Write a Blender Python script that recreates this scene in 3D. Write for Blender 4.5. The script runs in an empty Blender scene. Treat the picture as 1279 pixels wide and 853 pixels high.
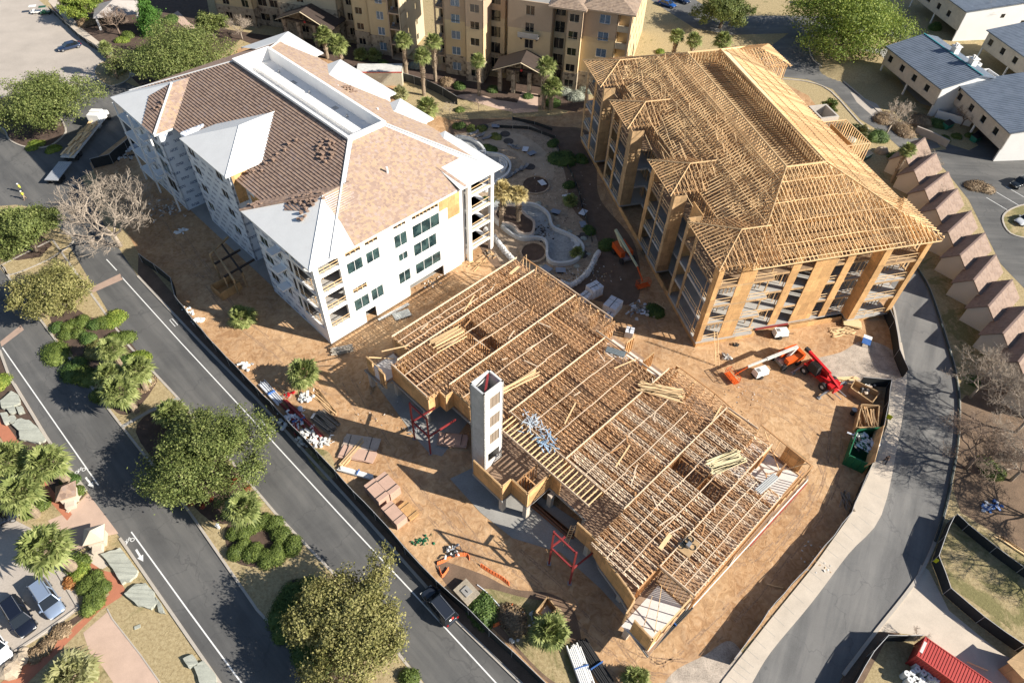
import bpy, math, random
from mathutils import Vector, Matrix, noise
from mathutils.geometry import tessellate_polygon
rad = math.radians
scn = bpy.context.scene
COL = scn.collection

# ------------------------------------------------------------------ camera
CAM_H = 75.0
FPX = 853.0
TILT = rad(41.66)
ROLL = rad(2.3)
fw = Vector((0, math.sin(TILT), -math.cos(TILT)))
_r = Vector((1, 0, 0)); _u = _r.cross(fw)
CR = _r * math.cos(ROLL) + _u * math.sin(ROLL)
CU = -_r * math.sin(ROLL) + _u * math.cos(ROLL)
cam_d = bpy.data.cameras.new('camera')
cam = bpy.data.objects.new('camera', cam_d)
COL.objects.link(cam)
m3 = Matrix((CR, CU, -fw)).transposed()
cam.matrix_world = Matrix.Translation((0, 0, CAM_H)) @ m3.to_4x4()
cam_d.sensor_fit = 'HORIZONTAL'
cam_d.sensor_width = 36.0
cam_d.lens = 36.0 * FPX / 1279.0
cam_d.clip_end = 3000
cam_d.clip_start = 0.5
scn.camera = cam

def pk(x, y, z=0.0):
    """point of the survey picture -> place in the world at height z"""
    d = fw * FPX + CR * (x - 639.5) - CU * (y - 426.5)
    t = (z - CAM_H) / d.z
    return Vector((d.x * t, d.y * t, z))

def mpp(x, y, z=0.0):
    """metres per picture pixel at that place"""
    p = pk(x, y, z) - Vector((0, 0, CAM_H))
    return p.dot(fw) / FPX

class Frame:
    def __init__(s, o, deg):
        s.o = Vector((o[0], o[1], 0)); s.deg = deg
        t = rad(deg)
        s.a = Vector((math.cos(t), math.sin(t), 0)); s.b = Vector((-math.sin(t), math.cos(t), 0))
    def loc(s, x, y, z):
        d = pk(x, y, z) - s.o
        return Vector((d.dot(s.a), d.dot(s.b), z))
    def onb(s, x, y, b=0.0):
        """picture point on the vertical plane b=const -> (a,z)"""
        d = fw * FPX + CR * (x - 639.5) - CU * (y - 426.5)
        C = Vector((0, 0, CAM_H)); t = (s.o + s.b * b - C).dot(s.b) / d.dot(s.b)
        q = C + d * t - s.o
        return q.dot(s.a), q.z
    def ona(s, x, y, a=0.0):
        d = fw * FPX + CR * (x - 639.5) - CU * (y - 426.5)
        C = Vector((0, 0, CAM_H)); t = (s.o + s.a * a - C).dot(s.a) / d.dot(s.a)
        q = C + d * t - s.o
        return q.dot(s.b), q.z

# ------------------------------------------------------------------ objects
def tag(o, label=None, cat=None, group=None, kind=None):
    if label: o['label'] = label
    if cat: o['category'] = cat
    if group: o['group'] = group
    if kind: o['kind'] = kind
    return o

def thing(name, label, cat, loc=(0, 0, 0), rz=0.0, group=None):
    o = bpy.data.objects.new(name, None)
    o.empty_display_size = 0.3
    o.location = loc; o.rotation_euler = (0, 0, rz)
    COL.objects.link(o)
    return tag(o, label, cat, group)

def copy_tree(o, parent=None):
    c = o.copy(); COL.objects.link(c)
    if parent: c.parent = parent
    for ch in list(o.children):
        copy_tree(ch, c)
    return c

class MB:
    def __init__(s):
        s.v = []; s.f = []
    def poly(s, pts):
        n = len(s.v); s.v.extend([tuple(p) for p in pts]); s.f.append(tuple(range(n, n + len(pts))))
    def hexa(s, p):
        """8 points: bottom ring 0-3, top ring 4-7"""
        n = len(s.v); s.v.extend([tuple(q) for q in p])
        for q in ((3, 2, 1, 0), (4, 5, 6, 7), (0, 1, 5, 4), (1, 2, 6, 5), (2, 3, 7, 6), (3, 0, 4, 7)):
            s.f.append(tuple(n + i for i in q))
    def box(s, x0, x1, y0, y1, z0, z1):
        s.hexa([(x0, y0, z0), (x1, y0, z0), (x1, y1, z0), (x0, y1, z0), (x0, y0, z1), (x1, y0, z1), (x1, y1, z1), (x0, y1, z1)])
    def cbox(s, c, sx, sy, sz, rz=0.0, tilt=0.0):
        ca, sa = math.cos(rz), math.sin(rz)
        pts = []
        for dz in (-sz / 2, sz / 2):
            for dx, dy in ((-1, -1), (1, -1), (1, 1), (-1, 1)):
                x, y = dx * sx / 2, dy * sy / 2
                z = dz + x * math.tan(tilt)
                pts.append((c[0] + x * ca - y * sa, c[1] + x * sa + y * ca, c[2] + z))
        s.hexa(pts)
    def bar(s, p, q, w=0.05, h=0.1, up=(0, 0, 1)):
        p = Vector(p); q = Vector(q); d = q - p
        if d.length < 1e-5: return
        d.normalize(); up = Vector(up)
        if abs(d.dot(up)) > 0.98: up = Vector((1, 0.013, 0))
        sd = d.cross(up).normalized(); u = sd.cross(d)
        a = sd * (w / 2); b = u * (h / 2)
        s.hexa([p - a - b, p + a - b, p + a + b, p - a + b, q - a - b, q + a - b, q + a + b, q - a + b])
    def tube(s, pts, r, n=6, cap=True):
        """r number or list"""
        pts = [Vector(p) for p in pts]
        rs = r if isinstance(r, (list, tuple)) else [r] * len(pts)
        rings = []
        prev = None
        for i, p in enumerate(pts):
            d = (pts[min(i + 1, len(pts) - 1)] - pts[max(i - 1, 0)])
            if d.length < 1e-6: d = Vector((0, 0, 1))
            d.normalize()
            ref = prev if prev is not None else (Vector((1, 0, 0)) if abs(d.x) < 0.9 else Vector((0, 1, 0)))
            sx = (ref - d * ref.dot(d))
            if sx.length < 1e-4: sx = d.orthogonal()
            sx.normalize(); sy = d.cross(sx); prev = sx
            base = len(s.v)
            for k in range(n):
                t = 2 * math.pi * k / n
                s.v.append(tuple(p + (sx * math.cos(t) + sy * math.sin(t)) * rs[i]))
            rings.append(base)
        for a, b in zip(rings, rings[1:]):
            for k in range(n):
                s.f.append((a + k, a + (k + 1) % n, b + (k + 1) % n, b + k))
        if cap:
            s.f.append(tuple(rings[0] + k for k in range(n))[::-1])
            s.f.append(tuple(rings[-1] + k for k in range(n)))
    def cyl(s, c, r, z0, z1, n=16, r2=None):
        s.tube([(c[0], c[1], z0), (c[0], c[1], z1)], [r, r if r2 is None else r2], n)
    def prism(s, pts, z0, z1):
        """vertical prism of any simple outline; z1 may be a list"""
        n = len(pts)
        zt = z1 if isinstance(z1, (list, tuple)) else [z1] * n
        ar = sum(pts[i][0] * pts[(i + 1) % n][1] - pts[(i + 1) % n][0] * pts[i][1] for i in range(n))
        if ar < 0:
            pts = pts[::-1]; zt = list(zt)[::-1]
        tri = tessellate_polygon([[Vector((p[0], p[1], 0)) for p in pts]])
        b = len(s.v)
        s.v.extend([(p[0], p[1], z0) for p in pts]); s.v.extend([(p[0], p[1], z) for p, z in zip(pts, zt)])
        for t in tri:
            a, c, d = t
            A, B, Cc = (Vector(pts[i][:2]) for i in (a, c, d))
            if (B - A).cross(Cc - A) < 0: a, c, d = a, d, c
            s.f.append((b + n + a, b + n + c, b + n + d)); s.f.append((b + d, b + c, b + a))
        for i in range(n):
            j = (i + 1) % n
            s.f.append((b + i, b + j, b + n + j, b + n + i))
    def sheet(s, pts, z):
        n = len(pts)
        tri = tessellate_polygon([[Vector((p[0], p[1], 0)) for p in pts]])
        b = len(s.v); s.v.extend([(p[0], p[1], z) for p in pts])
        for t in tri:
            a, c, d = t
            A, B, Cc = (Vector(pts[i][:2]) for i in (a, c, d))
            if (B - A).cross(Cc - A) < 0: a, c, d = a, d, c
            s.f.append((b + a, b + c, b + d))
    def ball(s, c, rx, ry, rz, n=8, m=6, rng=None, j=0.0, half=False):
        b = len(s.v)
        lo = 0.0 if half else -math.pi / 2
        for i in range(m + 1):
            ph = lo + (math.pi / 2 - lo) * i / m
            for k in range(n):
                t = 2 * math.pi * k / n
                q = 1 + (rng.uniform(-j, j) if rng else 0)
                s.v.append((c[0] + rx * math.cos(ph) * math.cos(t) * q, c[1] + ry * math.cos(ph) * math.sin(t) * q, c[2] + rz * math.sin(ph) * q))
        for i in range(m):
            for k in range(n):
                s.f.append((b + i * n + k, b + i * n + (k + 1) % n, b + (i + 1) * n + (k + 1) % n, b + (i + 1) * n + k))
    def build(s, name, mat, parent=None, smooth=False, kind=None):
        me = bpy.data.meshes.new(name)
        me.from_pydata(s.v, [], s.f)
        me.materials.append(mat)
        if smooth:
            me.polygons.foreach_set('use_smooth', [True] * len(me.polygons))
        me.update()
        o = bpy.data.objects.new(name, me)
        COL.objects.link(o)
        if parent is not None: o.parent = parent
        if kind: o['kind'] = kind
        return o

def part(name, mat, parent, fn, smooth=False):
    m = MB(); fn(m); return m.build(name, mat, parent, smooth)

def clip(poly, n, d):
    """keep the part of poly (list of Vectors) where n.p >= d"""
    out = []
    for i in range(len(poly)):
        A = poly[i]; B = poly[(i + 1) % len(poly)]
        da = n.dot(A) - d; db = n.dot(B) - d
        if da >= 0: out.append(A)
        if (da > 0) != (db > 0) and abs(da - db) > 1e-9:
            out.append(A + (B - A) * (da / (da - db)))
    return out

def courses(mb, poly, step, lift, base=0.01):
    """roof plane covered in real overlapping courses running along the eave"""
    poly = [Vector(p) for p in poly]
    n = (poly[1] - poly[0]).cross(poly[2] - poly[0]).normalized()
    if n.z < 0: n = -n; poly = poly[::-1]
    up = (Vector((0, 0, 1)) - n * n.z).normalized()
    s0 = min(up.dot(p) for p in poly); s1 = max(up.dot(p) for p in poly)
    k = 0
    s = s0
    while s < s1:
        q = clip(clip(poly, up, s), -up, -(s + step))
        if len(q) >= 3:
            top = [p + n * (base + lift * (1 - (up.dot(p) - s) / step)) for p in q]
            mb.poly(top)
            low = [i for i in range(len(q)) if abs(up.dot(q[i]) - s) < 1e-4]
            if len(low) == 2:
                a, b = low
                if (b - a) % len(q) != 1: a, b = b, a
                mb.poly([q[a] + n * 0.0, q[b] + n * 0.0, top[b], top[a]])
        s += step

def wall(mb, p0, p1, z0, z1, holes=(), th=0.2, inner=True):
    """vertical wall from p0 to p1 (2-D) with rectangular openings (u0,u1,z0,z1); outside on the right hand of p0->p1"""
    p0 = Vector((p0[0], p0[1], 0)); p1 = Vector((p1[0], p1[1], 0))
    L = (p1 - p0).length; d = (p1 - p0) / L; nrm = Vector((d.y, -d.x, 0))
    hs = [(max(0, h[0]), min(L, h[1]), max(z0, h[2]), min(z1, h[3])) for h in holes]
    hs = [h for h in hs if h[1] > h[0] and h[3] > h[2]]
    us = sorted(set([0, L] + [h[0] for h in hs] + [h[1] for h in hs]))
    zs = sorted(set([z0, z1] + [h[2] for h in hs] + [h[3] for h in hs]))
    def hole(u, z): return any(h[0] < u < h[1] and h[2] < z < h[3] for h in hs)
    def W(u, z, dep): q = p0 + d * u - nrm * dep; return (q.x, q.y, z)
    for a, b in zip(us, us[1:]):
        if b - a < 1e-4: continue
        for c, e in zip(zs, zs[1:]):
            if e - c < 1e-4 or hole((a + b) / 2, (c + e) / 2): continue
            mb.poly([W(a, c, 0), W(b, c, 0), W(b, e, 0), W(a, e, 0)])
            if inner: mb.poly([W(b, c, th), W(a, c, th), W(a, e, th), W(b, e, th)])
    for h in hs:
        a, b, c, e = h
        mb.poly([W(a, c, 0), W(a, c, th), W(b, c, th), W(b, c, 0)])
        mb.poly([W(a, e, 0), W(b, e, 0), W(b, e, th), W(a, e, th)])
        mb.poly([W(a, c, 0), W(a, e, 0), W(a, e, th), W(a, c, th)])
        mb.poly([W(b, c, 0), W(b, c, th), W(b, e, th), W(b, e, 0)])
    mb.poly([W(0, z1, 0), W(L, z1, 0), W(L, z1, th), W(0, z1, th)])
    for u in (0, L):
        mb.poly([W(u, z0, 0), W(u, z1, 0), W(u, z1, th), W(u, z0, th)])

def rect_on(mb, p0, p1, u0, u1, z0, z1, dep0, dep1):
    """box lying in a wall; dep>0 goes into the wall"""
    p0 = Vector((p0[0], p0[1], 0)); p1 = Vector((p1[0], p1[1], 0))
    d = (p1 - p0).normalized(); nrm = Vector((d.y, -d.x, 0))
    def W(u, z, dep): q = p0 + d * u - nrm * dep; return (q.x, q.y, z)
    mb.hexa([W(u0, z0, dep0), W(u1, z0, dep0), W(u1, z0, dep1), W(u0, z0, dep1), W(u0, z1, dep0), W(u1, z1, dep0), W(u1, z1, dep1), W(u0, z1, dep1)])

# ------------------------------------------------------------------ materials
_M = {}
class NT:
    def __init__(s, name):
        s.m = bpy.data.materials.new(name); s.m.use_nodes = True
        s.t = s.m.node_tree; s.n = s.t.nodes; s.l = s.t.links
        s.bsdf = s.n['Principled BSDF']
        s.tc = s.n.new('ShaderNodeTexCoord')
    def link(s, a, b): s.l.new(a, b)
    def noise(s, scale, detail=4, rough=0.6, vec=None, dist=0.0):
        q = s.n.new('ShaderNodeTexNoise'); q.inputs['Scale'].default_value = scale
        q.inputs['Detail'].default_value = detail; q.inputs['Roughness'].default_value = rough
        q.inputs['Distortion'].default_value = dist
        s.link(vec if vec is not None else s.tc.outputs['Object'], q.inputs['Vector']); return q.outputs['Fac']
    def mapping(s, scale=(1, 1, 1), rot=(0, 0, 0), src=None):
        r = s.n.new('ShaderNodeMapping'); r.inputs['Rotation'].default_value = rot
        s.link(src if src is not None else s.tc.outputs['Object'], r.inputs['Vector'])
        q = s.n.new('ShaderNodeMapping'); q.inputs['Scale'].default_value = scale
        s.link(r.outputs['Vector'], q.inputs['Vector']); return q.outputs['Vector']
    def ramp(s, fac, stops):
        q = s.n.new('ShaderNodeValToRGB'); e = q.color_ramp.elements
        while len(e) < len(stops): e.new(0.5)
        for el, (p, c) in zip(e, stops):
            el.position = p; el.color = (c[0], c[1], c[2], 1) if isinstance(c, (tuple, list)) else (c, c, c, 1)
        s.link(fac, q.inputs['Fac']); return q.outputs['Color']
    def mix(s, fac, a, b, mode='MIX'):
        q = s.n.new('ShaderNodeMix'); q.data_type = 'RGBA'; q.blend_type = mode
        for inp, v in ((q.inputs[0], fac), (q.inputs[6], a), (q.inputs[7], b)):
            if isinstance(v, (int, float)): inp.default_value = v
            elif isinstance(v, (tuple, list)): inp.default_value = (v[0], v[1], v[2], 1)
            else: s.link(v, inp)
        return q.outputs[2]
    def bump(s, h, strength=0.5, dist=0.05):
        q = s.n.new('ShaderNodeBump'); q.inputs['Strength'].default_value = strength; q.inputs['Distance'].default_value = dist
        s.link(h, q.inputs['Height']); s.link(q.outputs['Normal'], s.bsdf.inputs['Normal'])
    def color(s, c):
        if isinstance(c, (tuple, list)): s.bsdf.inputs['Base Color'].default_value = (c[0], c[1], c[2], 1)
        else: s.link(c, s.bsdf.inputs['Base Color'])
    def island(s):
        g = s.n.new('ShaderNodeNewGeometry'); return g.outputs['Random Per Island']

def mat(name, c, rough=0.8, var=0.2, scale=1.5, fine=14.0, bump=0.0, metal=0.0, spec=0.5, coat=0.0):
    if name in _M: return _M[name]
    t = NT(name)
    lo = tuple(x * (1 - var) for x in c); hi = tuple(min(1, x * (1 + var)) for x in c)
    if var > 0:
        a = t.noise(scale, 5, 0.62); b = t.noise(fine, 3, 0.6)
        mx = t.mix(0.45, a, b)
        t.color(t.ramp(mx, [(0.32, lo), (0.5, c), (0.68, hi)]))
        if bump: t.bump(b, bump, 0.03)
    else:
        t.color(c)
    t.bsdf.inputs['Roughness'].default_value = rough
    t.bsdf.inputs['Metallic'].default_value = metal
    t.bsdf.inputs['Specular IOR Level'].default_value = spec
    if coat: t.bsdf.inputs['Coat Weight'].default_value = coat
    _M[name] = t.m
    return t.m

def leafmat(name, dark, mid, light, trans=0.25):
    if name in _M: return _M[name]
    t = NT(name)
    big = t.noise(0.45, 3, 0.5)
    isl = t.island()
    f = t.mix(0.55, isl, big)
    col = t.ramp(f, [(0.15, dark), (0.5, mid), (0.85, light)])
    t.color(col); t.bsdf.inputs['Roughness'].default_value = 0.6
    t.bsdf.inputs['Specular IOR Level'].default_value = 0.3
    tr = t.n.new('ShaderNodeBsdfTranslucent'); t.link(col, tr.inputs['Color'])
    mx = t.n.new('ShaderNodeMixShader'); mx.inputs[0].default_value = trans
    out = t.n['Material Output']
    t.link(t.bsdf.outputs[0], mx.inputs[1]); t.link(tr.outputs[0], mx.inputs[2]); t.link(mx.outputs[0], out.inputs['Surface'])
    _M[name] = t.m
    return t.m

def woodmat(name, c, var=0.35, rough=0.75):
    """each board its own tone"""
    if name in _M: return _M[name]
    t = NT(name)
    isl = t.island(); n = t.noise(3.0, 4, 0.6)
    f = t.mix(0.4, isl, n)
    lo = tuple(x * (1 - var) for x in c); hi = tuple(min(1, x * (1 + var * 0.8)) for x in c)
    t.color(t.ramp(f, [(0.15, lo), (0.5, c), (0.85, hi)]))
    t.bsdf.inputs['Roughness'].default_value = rough
    _M[name] = t.m
    return t.m

def dirt_mat():
    t = NT('packed_dirt')
    a = t.noise(0.09, 6, 0.6, dist=0.6); b = t.noise(1.1, 8, 0.65, dist=1.2); c = t.noise(9, 4, 0.7)
    tr = t.noise(0.7, 5, 0.6, vec=t.mapping((0.35, 1.6, 1), (0, 0, rad(44))), dist=1.5)
    col = t.ramp(a, [(0.40, (0.32, 0.17, 0.08)), (0.5, (0.46, 0.275, 0.14)), (0.6, (0.58, 0.385, 0.215))])
    col = t.mix(0.62, col, t.ramp(b, [(0.38, (0.33, 0.195, 0.10)), (0.5, (0.49, 0.31, 0.17)), (0.64, (0.58, 0.41, 0.255))]))
    col = t.mix(t.ramp(t.noise(0.28, 7, 0.65, dist=1.0), [(0.48, 0.0), (0.64, 0.38)]), col, (0.24, 0.15, 0.095))
    t.color(col)
    t.bsdf.inputs['Roughness'].default_value = 0.95; t.bsdf.inputs['Specular IOR Level'].default_value = 0.15
    h = t.mix(0.5, b, tr)
    t.bump(t.mix(0.15, b, c), 0.55, 0.22)
    return t.m
def asphalt_mat(name, base=0.085, deg=-43.0, light=1.0):
    t = NT(name)
    a = t.noise(0.12, 5, 0.6, dist=0.5)
    st = t.noise(0.35, 5, 0.62, vec=t.mapping((0.13, 1.4, 1), (0, 0, rad(-deg))), dist=0.12)
    f = t.noise(20, 3, 0.7)
    b = base
    col = t.ramp(a, [(0.42, (b * .74, b * .73, b * .71)), (0.5, (b, b * .985, b * .95)), (0.6, (b * 1.35, b * 1.3, b * 1.22))])
    col = t.mix(0.5, col, t.ramp(st, [(0.40, (b * .62, b * .61, b * .6)), (0.5, (b, b * .985, b * .95)), (0.60, (b * 1.6, b * 1.54, b * 1.44))]))
    vor = t.n.new('ShaderNodeTexVoronoi'); vor.feature = 'DISTANCE_TO_EDGE'; vor.inputs['Scale'].default_value = 0.13
    wv = t.n.new('ShaderNodeVectorMath'); wv.operation = 'MULTIPLY_ADD'
    nz = t.n.new('ShaderNodeTexNoise'); nz.inputs['Scale'].default_value = 0.5; nz.inputs['Detail'].default_value = 5
    t.link(t.tc.outputs['Object'], nz.inputs['Vector'])
    t.link(nz.outputs['Color'], wv.inputs[0]); wv.inputs[1].default_value = (4, 4, 0); t.link(t.tc.outputs['Object'], wv.inputs[2])
    t.link(wv.outputs[0], vor.inputs['Vector'])
    col = t.mix(t.ramp(vor.outputs['Distance'], [(0.0, 0.55), (0.012, 0.0)]), col, (b * .45, b * .45, b * .46))
    col = t.mix(0.25, col, t.ramp(f, [(0.3, (b * .5,) * 3), (0.7, (b * 1.7,) * 3)]))
    t.color(col); t.bsdf.inputs['Roughness'].default_value = 0.85
    t.bump(f, 0.3, 0.02)
    return t.m
def grass_mat(name, green=0.25):
    t = NT(name)
    a = t.noise(0.22, 5, 0.65, dist=0.8); b = t.noise(3.0, 6, 0.75); c = t.noise(30, 3, 0.8)
    dry = t.ramp(b, [(0.36, (0.27, 0.20, 0.105)), (0.5, (0.42, 0.325, 0.18)), (0.64, (0.52, 0.42, 0.25))])
    gr = t.ramp(b, [(0.3, (0.06, 0.07, 0.02)), (0.5, (0.11, 0.12, 0.035)), (0.7, (0.17, 0.17, 0.055))])
    col = t.mix(t.ramp(a, [(0.62 - green * 0.6, 0.0), (0.74 - green * 0.6, 0.85)]), dry, gr)
    col = t.mix(0.3, col, t.ramp(c, [(0.3, (0.12, 0.1, 0.05)), (0.7, (0.5, 0.42, 0.25))]))
    t.color(col); t.bsdf.inputs['Roughness'].default_value = 0.95; t.bsdf.inputs['Specular IOR Level'].default_value = 0.1
    t.bump(t.mix(0.5, b, c), 0.7, 0.12)
    return t.m
def brick_mat(name, c1, c2, mortar, scale=2.2, deg=0.0, bump=0.3):
    t = NT(name)
    br = t.n.new('ShaderNodeTexBrick'); br.inputs['Scale'].default_value = scale
    br.inputs['Color1'].default_value = (*c1, 1); br.inputs['Color2'].default_value = (*c2, 1); br.inputs['Mortar'].default_value = (*mortar, 1)
    br.inputs['Mortar Size'].default_value = 0.012
    t.link(t.mapping((1, 1, 1), (0, 0, rad(deg))), br.inputs['Vector'])
    n = t.noise(1.2, 5, 0.6)
    t.color(t.mix(0.5, br.outputs['Color'], t.mix(1.0, br.outputs['Color'], t.ramp(n, [(0.3, 0.55), (0.7, 1.3)]), 'MULTIPLY')))
    t.bsdf.inputs['Roughness'].default_value = 0.85
    return t.m
# ------------------------------------------------------------------ light
SUN_EL, SUN_AZ = 30.0, -15.0
w = bpy.data.worlds.new('World'); scn.world = w; w.use_nodes = True
nt = w.node_tree
sky = nt.nodes.new('ShaderNodeTexSky'); sky.sky_type = 'NISHITA'; sky.sun_disc = False
sky.sun_elevation = rad(SUN_EL); sky.sun_rotation = rad(90 - SUN_AZ)
sky.air_density = 1.0; sky.dust_density = 0.6; sky.ozone_density = 1.6
nt.links.new(sky.outputs[0], nt.nodes['Background'].inputs['Color'])
nt.nodes['Background'].inputs['Strength'].default_value = 0.062
sd = bpy.data.lights.new('sun', 'SUN'); sd.energy = 5.0; sd.angle = rad(0.5); sd.color = (1.0, 0.93, 0.82)
so = bpy.data.objects.new('sun', sd); COL.objects.link(so)
to_sun = Vector((math.cos(rad(SUN_EL)) * math.cos(rad(SUN_AZ)), math.cos(rad(SUN_EL)) * math.sin(rad(SUN_AZ)), math.sin(rad(SUN_EL))))
so.rotation_euler = to_sun.to_track_quat('Z', 'Y').to_euler()
so.location = to_sun * 200
scn.view_settings.view_transform = 'Standard'; scn.view_settings.look = 'None'
scn.view_settings.exposure = 0.92; scn.view_settings.gamma = 1.0; scn.view_settings.use_curve_mapping = False
scn.cycles.max_bounces = 5; scn.cycles.diffuse_bounces = 3; scn.cycles.glossy_bounces = 2
scn.cycles.transmission_bounces = 3; scn.cycles.transparent_max_bounces = 6
scn.cycles.use_adaptive_sampling = True
scn.cycles.use_denoising = True
scn.cycles.sample_clamp_indirect = 4

# ------------------------------------------------------------------ ground materials
M_DIRT = dirt_mat()
M_ASPH = asphalt_mat('boulevard_asphalt', 0.10, -43)
M_ASPH2 = asphalt_mat('side_street_asphalt', 0.145, 62)
M_ASPH3 = asphalt_mat('parking_asphalt', 0.12, 10)
M_GRASS = grass_mat('dry_grass', 0.06)
M_GRASSG = grass_mat('patchy_green_grass', 0.32)
M_VERGE = grass_mat('straw_lawn', 0.0)
M_CONC = mat('pale_concrete', (0.52, 0.45, 0.37), 0.9, 0.16, 0.5, 12)
M_CONCG = mat('grey_concrete', (0.30, 0.29, 0.27), 0.9, 0.22, 0.4, 9)
M_LOT = mat('worn_concrete_lot', (0.42, 0.37, 0.32), 0.9, 0.22, 0.12, 5)
M_MULCH = mat('bark_mulch', (0.085, 0.055, 0.04), 0.95, 0.5, 1.2, 18, bump=0.6)
M_DARK_SOIL = mat('brown_soil', (0.16, 0.105, 0.07), 0.95, 0.4, 0.6, 9, bump=0.6)  # darker brown soil than the packed dirt
M_GRAVEL = mat('crushed_gravel', (0.40, 0.34, 0.28), 0.95, 0.5, 0.8, 7, bump=0.9)
M_FLAG = mat('flagstone', (0.35, 0.265, 0.185), 0.9, 0.5, 1.2, 4)
M_PINKPAV = mat('pink_pavers', (0.50, 0.36, 0.28), 0.9, 0.15, 0.6, 12)
M_REDPAV = mat('terracotta_walk', (0.42, 0.16, 0.09), 0.85, 0.15, 0.8, 10)
M_PAINT = mat('road_paint', (0.72, 0.72, 0.70), 0.7, 0.12, 2, 12)
M_KERB = mat('kerb_concrete', (0.42, 0.38, 0.33), 0.9, 0.15, 0.6, 8)

def G(pts, z=0.0): return [tuple(pk(x, y, 0).xy) for x, y in pts]
def ground(name, pts, z, m, label=None):
    if name.split('_')[-1] not in ('road', 'street', 'lawn', 'path', 'sidewalk', 'ground', 'slab', 'walk', 'grass', 'soil', 'drive'): name += '_ground'
    mb = MB(); mb.sheet(G(pts), z); o = mb.build(name, m); o['kind'] = 'structure'
    if label: o['label'] = label
    return o
def smooth(pts, n=6, closed=False):
    """Catmull-Rom through points"""
    out = []; N = len(pts)
    rng = range(N) if closed else range(N - 1)
    for i in rng:
        p0 = pts[(i - 1) % N] if (closed or i > 0) else pts[0]
        p1 = pts[i]; p2 = pts[(i + 1) % N]; p3 = pts[(i + 2) % N] if (closed or i + 2 < N) else pts[-1]
        for k in range(n):
            t = k / n; a = []
            for c in range(len(p1)):
                a.append(0.5 * ((2 * p1[c]) + (-p0[c] + p2[c]) * t + (2 * p0[c] - 5 * p1[c] + 4 * p2[c] - p3[c]) * t * t + (-p0[c] + 3 * p1[c] - 3 * p2[c] + p3[c]) * t ** 3))
            out.append(tuple(a))
    if not closed: out.append(tuple(pts[-1]))
    return out
def ribbon(mb, line, w, z0, z1=None):
    """flat (z1 None) or raised strip along world 2-D points"""
    L = [Vector((p[0], p[1], 0)) for p in line]
    lt, rt = [], []
    for i, p in enumerate(L):
        d = (L[min(i + 1, len(L) - 1)] - L[max(i - 1, 0)]).normalized()
        n = Vector((-d.y, d.x, 0)) * (w / 2)
        lt.append(p + n); rt.append(p - n)
    for i in range(len(L) - 1):
        a, b, c, d = rt[i], rt[i + 1], lt[i + 1], lt[i]
        if z1 is None:
            mb.poly([(q.x, q.y, z0) for q in (a, b, c, d)])
        else:
            mb.hexa([(q.x, q.y, z0) for q in (a, b, c, d)] + [(q.x, q.y, z1) for q in (a, b, c, d)])
def kerb(name, pts, w=0.3, h=0.13, m=None, sm=0, z0=0.0):
    if sm: pts = smooth(pts, sm)
    mb = MB(); ribbon(mb, G(pts), w, z0, h); o = mb.build(name, m or M_KERB); o['kind'] = 'structure'; return o

big = MB()
big.sheet([(-500, -200), (500, -200), (500, 800), (-500, 800)], 0.0)
o = big.build('terrain', M_GRASS); o['kind'] = 'structure'

# boulevard: two carriageways with a planted median
RL = [(60, 262), (113, 352), (158, 428), (223, 498), (345, 640), (440, 737), (505, 822), (560, 890), (600, 935)]   # median side
RR = [(98, 215), (135, 290), (172, 345), (251, 428), (320, 498), (450, 640), (570, 775), (640, 843), (700, 900)]   # site side
ground('boulevard_road', RL + RR[::-1], 0.008, M_ASPH)
LLf = [(-90, 330), (-40, 385), (0, 438), (12, 471), (58, 546), (108, 613), (128, 640), (150, 672), (275, 853), (330, 930)]
LRt = [(-45, 275), (0, 335), (70, 428), (150, 533), (236, 642), (320, 762), (402, 853), (470, 930)]
ground('boulevard_lane_road', LLf + LRt[::-1], 0.008, M_ASPH)
# junction asphalt, upper left
ground('junction_road', [(-260, 130), (-60, 150), (0, 165), (30, 184), (66, 184), (76, 172), (60, 150), (90, 110), (128, 96), (160, 104), (210, 130), (260, 120), (300, 60), (250, 40), (330, 60), (330, 110), (180, 150), (106, 210), (98, 218), (60, 266), (0, 258), (-60, 262), (-200, 290)][:13] + [(330, 110), (200, 160), (130, 205), (100, 222), (62, 262), (20, 256), (-60, 262), (-220, 300)], 0.004, M_ASPH)
ground('parking_lot', [(-300, -30), (48, 0), (67, 17), (97, 42), (122, 58), (140, 76), (128, 96), (96, 108), (60, 128), (0, 160), (-60, 150), (-300, 140)], 0.012, M_LOT)
# brick bands
M_BAND = mat('paver_band', (0.38, 0.27, 0.21), 0.9, 0.15, 1, 12)
ground('paver_band', [(110, 361), (113, 367), (154, 349), (150, 342)], 0.016, M_BAND)
ground('paver_band', [(0, 427), (2, 433), (30, 412), (26, 406)], 0.016, M_BAND)
# median
MED = [(66, 300), (113, 366), (160, 431), (222, 497), (344, 641), (438, 738), (503, 823), (555, 890), (480, 930), (404, 853), (321, 761), (238, 641), (152, 532), (72, 428), (10, 345), (2, 332), (30, 318)]
ground('median_lawn', MED, 0.10, M_VERGE)
kerb('kerb', MED + [MED[0]], 0.28, 0.14)
kerb('kerb', [(152, 534), (187, 514), (224, 498)], 0.5, 0.15, M_CONCG)
kerb('kerb', RR[2:], 0.32, 0.13)
kerb('kerb', LLf[2:6], 0.3, 0.13)
kerb('kerb', LLf[7:], 0.3, 0.13)
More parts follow.
